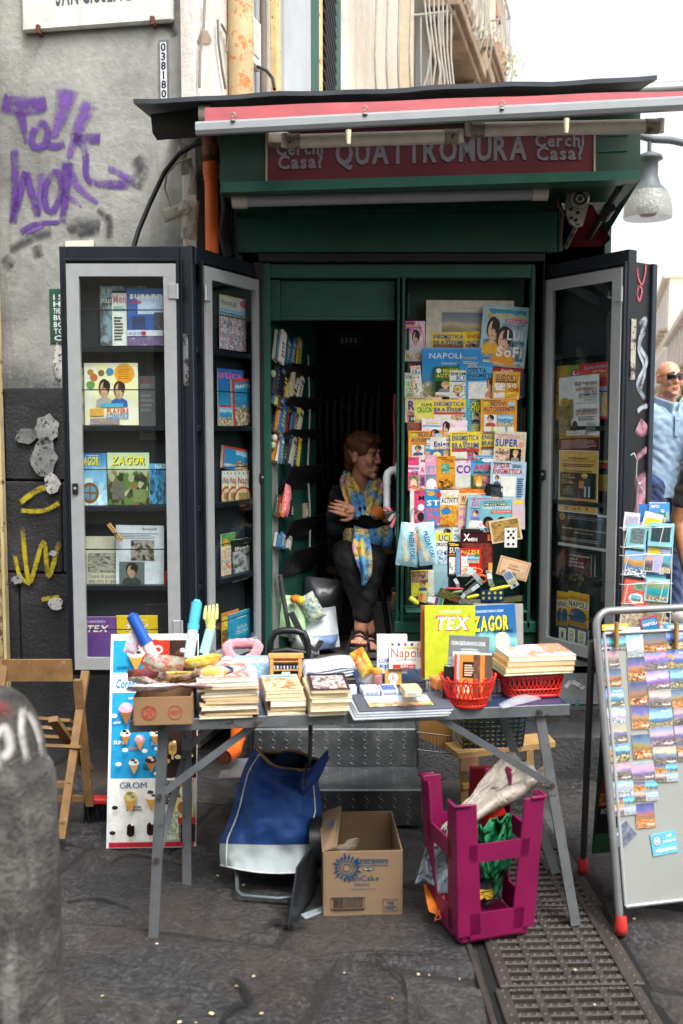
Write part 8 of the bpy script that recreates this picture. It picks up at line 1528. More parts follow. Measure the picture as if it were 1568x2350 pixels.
for i in range(6):
 b = B(); a = R(-14 + i * 5); d = V((sin(a),-.1 + .03 * i,-cos(a))).normalized(); b.tube([V((0,-.004 * i,-.02)) + d * .012,V((0,-.004 * i,-.02)) + d * (.06 + .006 * (i % 3))],.0035,M_BRS,5,flat=.4); b.ell(V((0,-.004 * i,-.02)) + d * .008,(.01,.002,.011),M_BRS,8); b.ob('key',o)
for i,(x0,y0,x1,y1,l,a) in enumerate(((914,1200,966,1300,'crinkled light blue snack bag hanging at the door post',8),(958,1198,1001,1298,'second light blue snack bag hanging nearer the puzzle rack',-6))):
 zb = 4.4 - .02 * i; c_ = P((x0 + x1) / 2,(y0 + y1) / 2,zb); w_,h_ = (x1 - x0) * zb / FPX,(y1 - y0) * zb / FPX
 o = packet('snack_bag',c_,(w_,h_),(0,a,0),[shiny(pic(('4a9fc8','8ccadf','b8d4dc','5aa8cc'),3,2 + i),i)],l,70 + i,'snack bag','light blue snack bags on the rack',.45); b = B()
 b.X = MX.Translation(c_ + V((0,-.032,0))) @ MX.Rotation(R(a),4,'Y') @ MX.Rotation(R(78),4,'Y'); b.text('PREDATORI',-.06,-.002,.12,.02,ink('16507c'),0); b.text('KREATUREX',-.02,-.028,.09,.016,ink('e0b03a'),0)
 if i == 0: b.text('E CHIACCI',-.07,.022,.1,.02,ink('e0902a'),0)
 b.ob('bag_lettering',o)
b = B(); b.tube([P(946,1215,4.42),P(942,1190,4.44),P(944,1172,4.46),P(952,1166,4.48),P(958,1176,4.5)],.002,M_WR,5); tag(b.ob('wire_hook'),'wire hook holding the blue snack bags','hook')
rg = random.Random(9)
for i in range(9):
 x = 735 + i * 17; p = P(x,880 + rg.uniform(0,40),5.7); b = B(); h = rg.uniform(.5,.8); b.tube([p,p - V((.01,0,h * .3)),p - V((.03 * rg.uniform(-1,1),0,h))],[.012,.035,.012],C('101012',.25,n=.3,ns=14,bmp=.5),8); tag(b.ob('umbrella'),'folded black umbrella hanging at the dim back of the kiosk','umbrella','folded umbrellas hanging at the back')
o = empty('wall_notice',P(800,780,5.9),label='dim panel with four small windows on the kiosk back wall',cat='notice'); b = B(); b.box(-.09,.09,-.01,0,-.05,.05,C('2a2c2e',.6),.003); b.ob('panel',o)
for i in range(4): b = B(); b.box(-.045 + i * .026,-.03 + i * .026,-.014,-.0101,-.02,.012,C('9a9a96',.5),.001); b.ob('little_window',o)
for i,(px,py,Z,sz,rot,col,l) in enumerate(((672,1415,4.75,(.16,.2),(-10,10,20),'a8d09a','pale green plastic bag on the kiosk floor'),(720,1445,4.8,(.24,.2),(-20,-10,-10),'d0d8dc','white plastic bag heaped beside the stool'),(745,1475,4.72,(.14,.08),(20,0,30),'6a86b0','blue and brown crumpled wrapping by the stool leg'),(740,1390,4.95,(.2,.28),(0,6,0),'3a3d42','grey cloth bag hanging behind the stool'),(705,1480,4.68,(.12,.1),(30,10,-20),'dfe2e2','white printed carrier bag in front of the heap'))): packet('plastic_bag',P(px,py,Z),sz,rot,[shiny(C(col,.4,n=.25,ns=12),i)],l,80 + i,'bag','bags on the kiosk floor',.6)
packet('feather_duster',P(715,1395,4.72),(.09,.14),(0,-30,0),[pic(('c9c98a','3a78a0','d8d8a8','2a6a8a'),6,3)],'pale yellow and blue feather duster on the bags',90,'duster',None,.5)
b = B(); b.ell(P(680,1375,4.68),(.03,.025,.022),C('d8702a',.4),10); b.ell(P(690,1378,4.66),(.02,.02,.022),C('dcc02a',.4),10); tag(b.ob('plastic_toy'),'orange and yellow plastic toy on the green bag','toy')
b = B(); b.tube([P(643,1320,4.6),P(652,1380,4.62),P(668,1470,4.64)],.011,C('6a6c6e',.35,.6),8); tag(b.ob('metal_crutch'),'bent grey metal tube leaning at the jamb','tube')
b = B(); b.tube([P(668,1405,4.62),P(685,1440,4.6),P(705,1480,4.6),P(725,1492,4.6),P(738,1470,4.62)],.02,cloth('14151a'),8,flat=.25); tag(b.ob('black_strap'),'wide black bag strap curling on the kiosk floor','strap')
for i,(px,z,c,l) in enumerate(((800,.09,'2a2420','dark carton at the back of the kiosk floor'),(865,.12,'8a8a86','pale carton behind the woman\'s feet'))):
 p = P(px,1470,5.2); b = B(); b.box(p.x - .1,p.x + .1,5.2,5.4,ZF + .001,ZF + z + .06,C(c,.7),.003); tag(b.ob('carton'),l,'box')
# == WALL, PIPES AND CABLES
sg = empty('street_sign',(0,0,0),label='white marble street name plaque with iron clips high on the wall',cat='sign'); x0,zb = WALL.loc(51,74,.03); x1,zb2 = WALL.loc(398,49,.03); zb = (zb + zb2) / 2
def marble():
 m,nt,bs = newmat('marble'); co = coords(nt); f = nz(nt,5,7,.65,co,1.2); nt.links.new(ramp(nt,[(.3,'b8b8b2'),(.5,'d0cfc8'),(.75,'dcdad2')],f).outputs[0],bs.inputs['Base Color']); bs.inputs['Roughness'].default_value = .45; return m
b = B(); b.X = WALL.mx; b.box(x0,x1,-.035,-.001,zb,zb + .5,marble(),.01); b.ob('slab',sg)
b = B(); b.X = WALL.mx; w_ = x1 - x0; b.text('SAN GIUSEPPE',x0 + .235 * w_,zb + .108,.5 * w_,.085,C('4a5258',.7),-.0362); b.text('VIA',x0 + .4 * w_,zb + .25,.2 * w_,.085,C('4a5258',.7),-.0362); b.ob('incised_lettering',sg)
M_RST = C('5a3422',.8,n=.3,ns=30,bmp=.4)
for px,py in ((88,66),(350,44)): x,z = WALL.loc(px,py,.04); b = B(); b.X = WALL.mx; b.box(x - .01,x + .01,-.05,-.001,zb - .018,zb + .025,M_RST,.004); b.ob('iron_clip',sg)
x0,z1 = WALL.loc(365,92,.01); x1,z0 = WALL.loc(387,240,.01); ns = empty('number_strip',label='narrow vertical strip of black digits beside the marble plaque',cat='sign'); b = B(); b.X = WALL.mx; b.box(x0,x1,-.012,-.001,z0,z1,C('6d7276',.6),.001); b.ob('backing',ns)
b = B(); b.X = WALL.mx; b.box(x0 + .006,x1 - .006,-.013,-.0121,z0,z1 - .012,C('d0d4d6',.5),.0002); b.ob('white_label',ns); b = B(); b.X = WALL.mx
for i,ch_ in enumerate('0381808'): wg = GL[ch_,1][2] * .033; b.text(ch_,(x0 + x1 - wg) / 2,z1 - .05 - i * .0415,wg,.033,ink('1c2238'),-.0135)
b.ob('digits',ns)
gf = empty('graffiti',label='purple spray-painted lettering on the grey wall',cat='graffiti'); SPV = spray('553080',5,.4,.3); SPV2 = spray('6a4694',6,.3,.45); kk = .36
def gs(pts,w,m,par=gf,sc_=.36,o=(0,0),pl=WALL,off=.0035):
 b = B(); ps = [pl.hit(o[0] + x * sc_,o[1] + y * sc_,off) for x,y in pts]; f = sc_ * 4.9 / FPX; stroke(b,ps,[q * f for q in w] if isinstance(w,list) else w * f,m,pl.n); b.ob('paint_stroke',par)
for pts,w,m in (([(10,640),(150,680),(300,660)],[150,130,110],SPV),([(120,700),(150,800),(165,915)],[90,60,20],SPV),([(250,790),(205,860),(215,930),(270,935),(305,870),(290,800),(240,780)],60,SPV),([(300,915),(350,935),(415,920)],55,SPV),([(430,560),(400,700),(345,880)],[170,120,40],SPV2),([(580,650),(500,820),(440,1010)],[130,90,40],SPV2),([(445,870),(540,880),(640,885)],[50,70,85],SPV),([(460,860),(540,960),(555,1130),(640,1170),(830,1175)],[60,55,50,55,80],SPV),([(690,1080),(730,1085),(850,1160)],50,SPV2),([(92,940),(95,1180),(85,1425)],62,SPV),([(85,1420),(130,1220),(165,1090)],60,SPV),([(165,1090),(205,1240),(240,1385)],60,SPV),([(240,1380),(255,1240),(262,1100)],50,SPV2),([(340,1100),(290,1190),(295,1320),(345,1340),(390,1220),(375,1110),(330,1095)],55,SPV),([(430,1020),(420,1220),(400,1420)],[90,70,55],SPV),([(430,1040),(500,1190),(625,1295)],[70,60,30],SPV2),([(395,1220),(460,1270),(525,1320)],[50,45,20],SPV2),([(130,1485),(220,1430),(385,1415)],[55,40,30],SPV),([(160,1490),(280,1440)],[45,20],SPV2)): gs(pts,w,m)
gb = empty('scuff_marks',label='black sooty smears on the plaster above the glass case',cat='smear'); SPB = spray('3a3b3d',7,.04,.7)
for pts,w in (([(60,1600),(200,1520),(330,1480)],70),([(430,1480),(520,1440),(640,1450)],130),([(680,1360),(700,1430),(690,1520)],60),([(230,1560),(250,1640)],80),([(500,1500),(600,1470)],60),([(860,1000),(900,1080),(860,1200)],110),([(620,1330),(690,1400)],50),([(20,1640),(80,1700)],90)): gs(pts,w,SPB,gb)
gs([(1010,140),(1090,180),(1120,230)],60,SPB,gb)
for pts,w in (([(5,2440),(120,2420),(260,2460),(400,2440)],260),): gs(pts,w,SPB,gb,off=.056)
yg = empty('graffiti',label='yellow spray-painted scrawl on the sooty stones',cat='graffiti'); SPY = spray('b8a312',8,.44,.2)
for pts,w in (([(20,410),(90,360),(150,350)],50),([(20,440),(110,440),(170,410)],40),([(30,500),(40,620),(60,710),(110,560),(130,690),(170,560)],45),([(0,610),(20,690),(60,720)],40),([(100,780),(170,770)],40)): gs(pts,w * .55,SPY,yg,.6,(34,908),off=.055)
tp = empty('torn_posters',label='torn white poster scraps pasted on the sooty stones',cat='poster scraps'); rg = random.Random(31)
for px,py,w,h,c in ((108,985,66,70,'8c8c8a'),(100,1050,64,90,'7c7c7a'),(60,1000,50,40,'6c6c6a'),(40,1330,30,22,'8c8c8a'),(120,1110,40,50,'b8b6b0'),(134,830,24,90,'b0aea6'),(128,1385,36,30,'c0beb8'),(130,1395,26,10,'c9c7c0'),(122,1270,20,14,'b0aea8')):
 b = B(); n = 14; off = .06 if py > 880 else .008; ps = [WALL.hit(px + w / 2 * cos(2 * pi * i / n) * rg.uniform(.75,1.1),py + h / 2 * sin(2 * pi * i / n) * rg.uniform(.75,1.1),off) for i in range(n)]; b.add(ps + [sum(ps,V()) / n],[(i,(i + 1) % n,n) for i in range(n)],C(c,.8,n=.35,ns=22,worn='2a2a2c',wf=.55)); b.ob('paper_scrap',tp)
o = empty('green_sticker',label='torn green sticker with white capitals beside the glass case',cat='sticker'); a,d = WALL.loc(116,788,.006),WALL.loc(150,662,.006); b = B(); b.X = WALL.mx; b.box(a[0],d[0],-.006,-.001,a[1],d[1],C('1f4a38',.6,n=.3,ns=14,worn='9aa09a',wf=.64),.0005); b.ob('paper',o); b = B(); b.X = WALL.mx; h = d[1] - a[1]
for i,t in enumerate(('I S','HI','THEY','BU','BO','TO','O')): b.text(t,a[0] + .02,d[1] - h * (.2 + .125 * i),.05,h * .09,ink('c9ccc8'),-.0068)
b.ob('lettering',o)
o = empty('paper_notice',label='blank cream paper stuck on the wall just above the glass case',cat='paper'); a,d = WALL.loc(151,590,.01),WALL.loc(215,551,.01); b = B(); b.X = WALL.mx; b.box(a[0],d[0],-.01,-.008,a[1],d[1],C('d6d0c0',.7),.0003); b.ob('sheet',o)
def line(name,pts,r,m,label,cat='cable',n=8): b = B(); b.tube(pts,r,m,n); return tag(b.ob(name),label,cat)
line('black_hose',[P(300,590,4.42),P(318,530,4.45),P(345,465,4.5),P(378,395,4.5),P(412,352,4.5),P(450,330,4.45),P(480,322,4.4)],.011,C('15171a',.5,bmp=.3),'thick black hose arching over the glass cases','hose')
line('thin_cable',[P(440,362,4.5),P(405,375,4.5),P(383,400,4.5),P(378,432,4.52),P(392,475,4.52),P(420,530,4.52),P(436,575,4.5),P(440,640,4.48)],.004,C('a89a7c',.6),'thin beige cable looping down the wall')
for i,(px,py,w,h,a) in enumerate(((418,350,.05,.08,20),(428,382,.06,.07,-10),(442,415,.035,.12,4),(398,488,.1,.06,-20),(436,505,.07,.17,6),(425,480,.06,.05,30))): packet('plastic_rag',P(px,py,4.55 - .01 * i),(w,h),(0,a,0),[film_mat('b4aea0',.75,.4)],('uppermost','second','written-on narrow','sideways','lowest and longest','small middle')[i] + ' dirty plastic rag hanging from the wall cables',100 + i,'plastic rag','dirty plastic rags on the wall',.35)
op = empty('orange_downpipe',P(482,600,4.42),label='orange plastic downpipe running down beside the kiosk',cat='pipe'); i_ = MX.Translation(-op.location); pO = lambda py: V((P(486,500,4.42).x,4.42,P(486,py,4.42).z)); b = B(); b.X = i_; b.tube([pO(310),V((pO(0).x,4.42,.35))],.029,M_ORP,16); b.ob('pipe',op)
for y0,y1,r,m in ((312,366,.037,C('8a5a3c',.7,n=.3,ns=12,worn='4a3424',wf=.55)),(372,402,.036,M_ORP),(402,416,.033,M_ORP),(360,373,.04,C('5a3020',.8))): b = B(); b.X = i_; b.tube([pO(y0),pO(y1)],r,m,16); b.ob('collar',op)
line('black_duct',[P(515,430,4.5),P(520,480,4.5),P(512,540,4.5),P(525,590,4.5)],.022,C('18191c',.6,n=.3,ns=20,bmp=.8),'ragged black duct behind the orange pipe','duct')
fx = lambda px,off: FAC.loc(px,100,off)[0]
o = empty('old_downpipe',label='old cream downpipe flaking to rust on the street face',cat='pipe'); b = B(); b.X = FAC.mx; x = (fx(530,.1) + fx(566,.1)) / 2; b.tube([(x,-.11,2.6),(x,-.11,9)],.062,C('b9a27a',.7,n=.2,ns=5,worn='b0713a',wf=.53),18); b.ob('pipe',o); b = B(); b.X = FAC.mx; b.tube([(x,-.11,2.4),(x,-.11,3.06)],.07,C('8f9498',.6,n=.15),18); b.ob('foot_sleeve',o)
for i,(px,r) in enumerate(((578,.016),(588,.014),(602,.02))): b = B(); b.X = FAC.mx; x = fx(px,.06); b.tube([(x,-.06,2.4),(x + .01 * i,-.06,4),(x,-.06,9)],r,C(('9aa0a6','8a8f94','6a6258')[i],.6),8); tag(b.ob('conduit'),('pale grey conduit next to the rusty pipe','second grey conduit beside the meter box','brown knotted conduit farther along the wall')[i],'pipe','conduits on the street face')
o = empty('meter_box',label='white meter box on the street face above the roof',cat='meter box'); a,z0 = FAC.loc(568,142,.1); d,z1 = FAC.loc(592,78,.1); b = B(); b.X = FAC.mx; b.box(a,d,-.12,0,z0,z1 + .05,C('c9c6be',.6),.01); b.ob('casing',o); b = B(); b.X = FAC.mx; b.box(a + .04,d - .04,-.124,-.1201,z0 + .05,z1,C('bdbab2',.6),.002); b.ob('lid',o)
line('black_cable',[P(590,152,4.9),P(612,162,4.9),P(626,180,4.85),P(630,205,4.8)],.008,M_BLACKP,'short black cable curving from the meter box to the roof')
for i,pts in enumerate(([(470,0),(468,60),(460,120),(458,200)],[(500,45),(502,100),(510,160),(518,205)],[(508,55),(522,80),(520,120)])): line('wall_wire',[FAC.hit(x,y,.07) for x,y in pts],.006,C('7a7268',.7),('long slack wire down the white corner strip','twisted wire beside the old downpipe','short looped wire near the iron nail')[i])
sgf = bpy.data.objects['folded_shutter']
for pts,w,c in (([(1463,612),(1466,640),(1474,652),(1481,630),(1483,605)],6,'b0525c'),([(1466,655),(1474,665),(1468,690),(1463,675),(1466,655)],6,'b0525c'),([(1466,745),(1482,735),(1468,790),(1484,830),(1464,880),(1480,915)],13,'9aa2aa'),([(1480,760),(1466,800),(1480,850),(1468,900)],10,'9aa2aa'),([(1463,945),(1474,935),(1486,932)],12,'9aa2aa'),([(1463,975),(1474,985),(1482,970)],34,'a2727e'),([(1462,1050),(1474,1040),(1486,1030)],16,'a2727e'),([(1470,1085),(1476,1140),(1468,1200),(1474,1260),(1470,1300)],46,'a87684'),([(1465,1100),(1484,1150),(1466,1190)],4,'b8b8bc'),([(1466,1220),(1480,1240),(1470,1270),(1482,1290)],3,'c8c8cc')): gs(pts,w,spray(c,9,.36,.35),sgf,1,(0,0),LD,.004)
# == LAMP, POSTCARD RACK, MAGNET BOARD
lp = empty('street_lamp',P(1489,400,8.5),label='bell-shaped glass street lamp hanging from a curved arm',cat='street lamp'); u8 = 8.5 / FPX; M_LG = C('4c5256',.5,0,n=.15)
b = B(); b.lathe([(.001,.19),(.02,.185),(.1,.15),(.112,.12),(.1,.115),(.075,.1),(.076,-.02),(.1,-.09),(.15,-.14)],M_LG,28); b.ob('housing',lp)
b = B(); b.lathe([(.15,-.141),(.18,-.2),(.196,-.27),(.2,-.34),(.196,-.36)],film_mat('8f938c',.72,.2),28); b.ob('glass_bell',lp)
b = B(); b.lathe([(.001,-.26),(.09,-.27),(.095,-.3),(.06,-.34),(.001,-.345)],C('5a5450',.5),20); b.ob('lamp_unit',lp)
b = B(); b.tube([(0,0,.19),(0,0,.26),(-.02,0,.32)],.018,M_LG,8); b.tube([P(x,y,8.5) - lp.location for x,y in ((1470,312),(1500,320),(1540,322),(1600,335),(1700,380))],.03,M_LG,10); b.ob('arm',lp)
PVT = (('7a6a80','8a7a92','c9b0a0','a08a98',['3a3a30','6a5a4a','8a8a7a','2a2a24']),('3a5a7a','4a7ab0','9ac0d8','3f78b8',['5a6a3a','8a7a5a','b8a88a','2f3a24']),('7a5a3a','a87a4a','6a7a92','3a4a6a',['8a4a2a','b5723a','4a2a1a','d0a05a']),('6a5a92','8a7ab0','c9a8b0','7a8ac0',['3a3a4a','6a5a5a','8a7a7a']),('b8c4cc','9ab0c4','c9d4da','6a98c0',['4a5a6a','8a9098','b8b8b4']),('2f6a8a','3a88a0','8ab0a8','4a98c0',['6a7a4a','b89a6a','d0c0a0']))
def pcv(v,seed):
 rg = random.Random(seed * 31 + v); c1,c2,c3,c4,sp = PVT[v]; j = lambda h: tuple(min(1,max(0,x * rg.uniform(.55,1.15))) for x in lin(h)); hz = rg.uniform(.34,.5)
 return view([(0,j('4a4a3a')),(hz - .14,j('6a5a4a')),(hz - .02,j(c1)),(hz + .1,j(c2)),(hz + .24,j(c3)),(1,j(c4))],sp,seed,rg.choice((11,16,24,34)),hz - .08)
PCV = [pcv(i,i) for i in range(6)]
class P3:
 def __init__(s,o,X,Zd): s.o,s.X = V(o),V(X).normalized(); s.Z = (V(Zd) - s.X * V(Zd).dot(s.X)).normalized(); s.n = s.Z.cross(s.X); s.m = MX((( *[s.X.x,s.n.x,s.Z.x],),( *[s.X.y,s.n.y,s.Z.y],),( *[s.X.z,s.n.z,s.Z.z],)))
 def hit(s,px,py,off=0): d = V(ray(px,py)); c = V((0,0,CH)); return c + d * ((s.o - s.n * off - c).dot(s.n) / d.dot(s.n))
 def put(s,l,t,r,b_,base,els,label,cat,name,group=None,off=.001,th=.003,ang=0):
  p0,a,c,d = s.hit((l + r) / 2,b_,off + th),s.hit(l,b_,off + th),s.hit(r,b_,off + th),s.hit((l + r) / 2,t,off + th); o = sheet(name,(0,0,0),(0,0,0),(c - a).length,(d - p0).length,th,base,els,label,cat,group); o.matrix_world = MX.Translation(p0) @ s.m.to_4x4() @ MX.Rotation(R(ang),4,'Y'); return o
ft0 = G(1425,2142,0); tp0 = P(1352,1404,ft0.y + .2); AX = V((cos(R(13)),sin(R(13)),0)); AB3 = P3(ft0,AX,tp0 - ft0); AW = .62; AH = (tp0 - ft0).length
ab = empty('magnet_board',ft0,label='grey A-frame board covered with fridge magnets at the picture edge',cat='display board'); i_ = MX.Translation(-ft0); M_TB_ = C('7d7f80',.4,.5,n=.12,ns=10)
lw = lambda s_,t_,o_=0: ft0 + AB3.X * s_ + AB3.Z * t_ - AB3.n * o_
b = B(); b.X = i_; cr = .05; b.tube([lw(0,.04),lw(0,AH - cr)] + [lw(cr - cr * cos(a),AH - cr + cr * sin(a)) for a in [pi / 2 * i / 6 for i in range(1,7)]] + [lw(AW - cr,AH)] + [lw(AW - cr + cr * sin(a),AH - cr + cr * cos(a)) for a in [pi / 2 * i / 6 for i in range(1,7)]] + [lw(AW,.04)],.0125,M_TB_,12); b.ob('tube_frame',ab)
bk_ = V((0,.42,0)); b = B(); b.X = i_; f2 = G(1338,2003,0); b.tube([f2 + V((0,0,.04)),lw(-.012,AH - .1) + V((0,.03,0))],.0115,C('4a4a4c',.45,.4),10); b.ob('rear_leg',ab); b = B(); b.X = i_; b.tube([f2 + AX * AW + V((0,0,.04)),lw(AW,AH - .1) + V((0,.03,0))],.0115,C('4a4a4c',.45,.4),10); b.ob('rear_leg',ab)
for p in (ft0,ft0 + AX * AW,f2,f2 + AX * AW): b = B(); b.X = i_ @ MX.Translation(p); b.lathe([(.001,-.002),(.017,0),(.02,.02),(.017,.05),(.013,.06)],C('b5302a',.5),12); b.ob('red_foot',ab)
b = B(); b.X = i_; hexa(b,[lw(.03,.08),lw(AW - .03,.08),lw(AW - .03,AH - .075),lw(.03,AH - .075)],AB3.n * .006,C('8e918c',.45,.3,n=.06,ns=3)); recalc(b.ob('sheet_panel',ab))
for s0,t0,s1,t1 in ((.022,.08,.022,AH - .07),(.022,AH - .072,AW - .02,AH - .072),(.022,.078,AW - .02,.078)): b = B(); b.X = i_; b.tube([lw(s0,t0,.003),lw(s1,t1,.003)],.007,M_SIL,4); b.ob('panel_edge',ab)
b = B(); q0 = f2 + V((.03,.0,.07)); q1 = lw(.05,AH - .12) + V((0,.06,0)); P2 = P3(q0,AX,q1 - q0); hexa(b,[q0,q0 + AX * .5,q1 + AX * .5,q1],(0,.006,0),C('1f4a30',.5)); o = recalc(b.ob('lolly_board')); tag(o,'lollipop price board half hidden behind the magnet board','price board')
b = B(); X_ = lambda s_,t_: q0 + AX * s_ + P2.Z * t_ - P2.n * .003
Lb = (q1 - q0).length
for t0,t1,c in ((.0,.1,'2a5a34'),(.1,.24,'1a1420'),(.24,.3,pic(('1c1a14','c2302a','d8902a','3f8a3a'),6,3)),(.3,.5,'8c1c2c'),(.5,.64,'6a8a2a'),(.64,.78,'c9761c'),(.78,1,'1c3a4a')): b.quad(X_(0,t0 * Lb),X_(.14,t0 * Lb),X_(.14,t1 * Lb),X_(0,t1 * Lb),ink(c) if isinstance(c,str) else c)
b.ob('board_print',o); b = B(); b.X = MX.Translation(X_(0,0) - P2.n * .002) @ P2.m.to_4x4(); b.text('NOVITA',.01,.2 * Lb,.06,.02,ink('e0dcd8')); b.text('BUZZ',.01,.26 * Lb,.07,.022,ink('6a5a5a')); b.ell((.06,-.001,.42 * Lb),(.03,.002,.03),ink('e0b82a'),12); b.text('Chu',.036,.42 * Lb,.045,.018,ink('b5242c'),-.004); b.ob('board_lettering',o)
zq = lambda x0,y0,x1,y1: (1254.4 + x0 * .2402,1379.8 + y0 * .2402,1254.4 + x1 * .2402,1379.8 + y1 * .2402)
COLS = [[(490,475,700,630,0),(505,645,720,810,2),(527,830,745,1000,1),(545,1010,760,1180,4),(562,1180,780,1355,0),(582,1368,803,1535,1),(600,1545,822,1710,0),(618,1712,838,1870,4),(635,1870,858,2045,5)],[(778,320,938,533,4),(787,540,953,758,2),(799,772,968,990,2),(820,995,988,1220,2),(837,1270,1008,1500,2),(817,1535,1041,1705,3),(837,1720,1068,1908,5),(864,1925,1043,2165,2)],[(932,305,1148,480,2),(947,490,1163,655,3),(962,665,1183,835,3),(987,845,1198,1010,0),(992,1020,1213,1205,1),(1000,1205,1228,1385,3),(1022,1390,1248,1555,0),(1042,1555,1260,1725,5)],[(1152,280,1375,455,1),(1167,465,1390,630,1),(1190,645,1400,825,1),(1205,835,1420,1010,2),(1222,1015,1440,1180,0),(1234,1185,1455,1345,3),(1262,1350,1475,1520,5)]]
ADJ = ['dusky bay','blue bay','orange-lit street','purple evening','pale grey square','four-view']
for c_,col in enumerate(COLS):
 for i,(x0,y0,x1,y1,v) in enumerate(col):
  els = [('t','Napoli',.5,.8,.4,.1,'d8e4ec',{'sh': .3})] if v in (1,4) else [('t','Napoli',.55,.1,.38,.1,'e6dcd8',{'sh': .3})]
  if v == 5: els = [('p',0,.5,.5,.5,PCV[2]),('p',.5,.5,.5,.5,PCV[1]),('p',0,0,.5,.5,PCV[0]),('p',.5,0,.5,.5,PCV[4]),('r',.495,0,.012,1,'d8d8d4'),('r',0,.495,1,.012,'d8d8d4'),('t','Napoli',.35,.46,.36,.09,'5aa8e0',{'sh': .3})]
  if v == 1 and i % 2: els += [('e',.12,.72,.09,.11,'d8902a'),('e',.2,.55,.07,.09,'d89a3a'),('e',.14,.25,.08,.1,'d8902a')]
  AB3.put(*zq(x0,y0,x1,y1),pcv(v,10 + c_ * 10 + i),els,'%s picture magnet, %s from the top in the %s column of the board' % (ADJ[v],('first','second','third','fourth','fifth','sixth','seventh','eighth','ninth')[i],('outermost','second','third','fourth')[c_]),'magnet','picture_magnet','picture magnets on the grey board',ang=rnd.uniform(-2,2))
AB3.put(*zq(470,350,770,465),PCV[1],[('r',0,0,.75,.3,'16243c'),('t','NAPOLI',.04,.04,.68,.22,'e6e8ec'),('e',.32,.5,.1,.12,'d86a8a'),('p',0,.68,.1,.3,PCV[4])],'wide strip magnet with white capitals and a pink heart','magnet','strip_magnet')
AB3.put(*zq(690,2120,890,2300),PCV[4],[('p',0,0,1,1,pic(('3a3a44','5a6070','8a98b0'),3,4)),('t','Vesuvio',.1,.75,.4,.1,'e6e6e6',{'sh': .3})],'dark blue magnet hanging askew at the foot of the board','magnet','picture_magnet',ang=-38)
AB3.put(1500,1910,1558,1960,'5aa6c8',[('e',.22,.68,.17,.24,'16305c'),('e',.22,.68,.14,.2,'d8e4ec'),('e',.22,.68,.11,.16,'3f8ab8'),('t','N',.16,.6,.12,.17,'e8eef2'),('t','noi',.6,.78,.2,.12,'e0eaf0'),('t','vogliamo',.45,.55,.5,.12,'e0eaf0'),('t','vincerem',.1,.15,.8,.2,'e8eef2')],'light blue football slogan magnet low on the board','magnet','slogan_magnet',ang=-5)
for i,px in enumerate((1415,1552)):
 o = empty('clothes_peg',AB3.hit(px,1450,.02),label=('wooden clothes peg on the board top beside the sepia cards','wooden clothes peg on the board top near the picture edge')[i],cat='clothes peg')
 for s_ in (-1,1): b = B(); b.tube([(s_ * .001,-.006 + .006 * s_,-.05),(0,.006 * s_,.03)],.007,C('9a7440',.6,n=.2,ns=40),4); b.ob('prong',o)
for i,(x0,y0,x1,y1,c) in enumerate(((1383,1432,1442,1446,'d8b83a'),(1430,1440,1470,1452,'d0d4da'),(1525,1430,1600,1442,'4a88b0'))): AB3.put(x0,y0,x1,y1,c,[('r',.1,.2,.8,.4,'e6e2d6')],('yellow','white','blue')[i] + ' postcard edge clipped along the board top','postcard','postcard',off=-.012)
RC = Pl(0,3.92,R(-4)); pr3 = empty('postcard_rack',P(1480,1300,3.95),label='white wire rack of postcards hooked on the open display case',cat='postcard rack'); i_ = MX.Translation(-pr3.location); M_WW = C('d0d0cc',.4,.2)
ux = lambda x0,y0,x1,y1: (1191.7 + x0 * .24,1003.5 + y0 * .24,1191.7 + x1 * .24,1003.5 + y1 * .24)
def pw(pts,r=.002): b = B(); b.X = i_; b.tube([RC.hit(1191.7 + x * .24,1003.5 + y * .24,o) for x,y,o in pts],r,M_WW,5); b.ob('wire',pr3)
for x in (975,1180,1440): pw([(x + 30,820,-.03),(x,1850,-.03)],.0026)
for y in (865,1130,1405,1680): pw([(960,y,.0),(1010,y + 8,.035),(1200,y - 10,.035),(1215,y + 2,0),(1250,y,.035),(1460,y - 8,.035),(1465,y - 4,0)]); pw([(970,y + 180,.0),(1000,y + 190,.035),(1190,y + 175,.035)]); pw([(1040,y,.035),(1000,y + 190,.035)]); pw([(1380,y,.036),(1340,y + 170,.036)])
b = B(); b.X = i_; b.tube([P(x,y,3.95) for x,y in ((1448,1045),(1455,1040),(1462,1055),(1460,1095),(1466,1112),(1475,1105))],.003,M_SIL,6); b.tube([P(1466,1112,3.95),P(1462,1140,3.95),P(1465,1200,3.95)],.002,M_SIL,5); b.ob('hook',pr3)
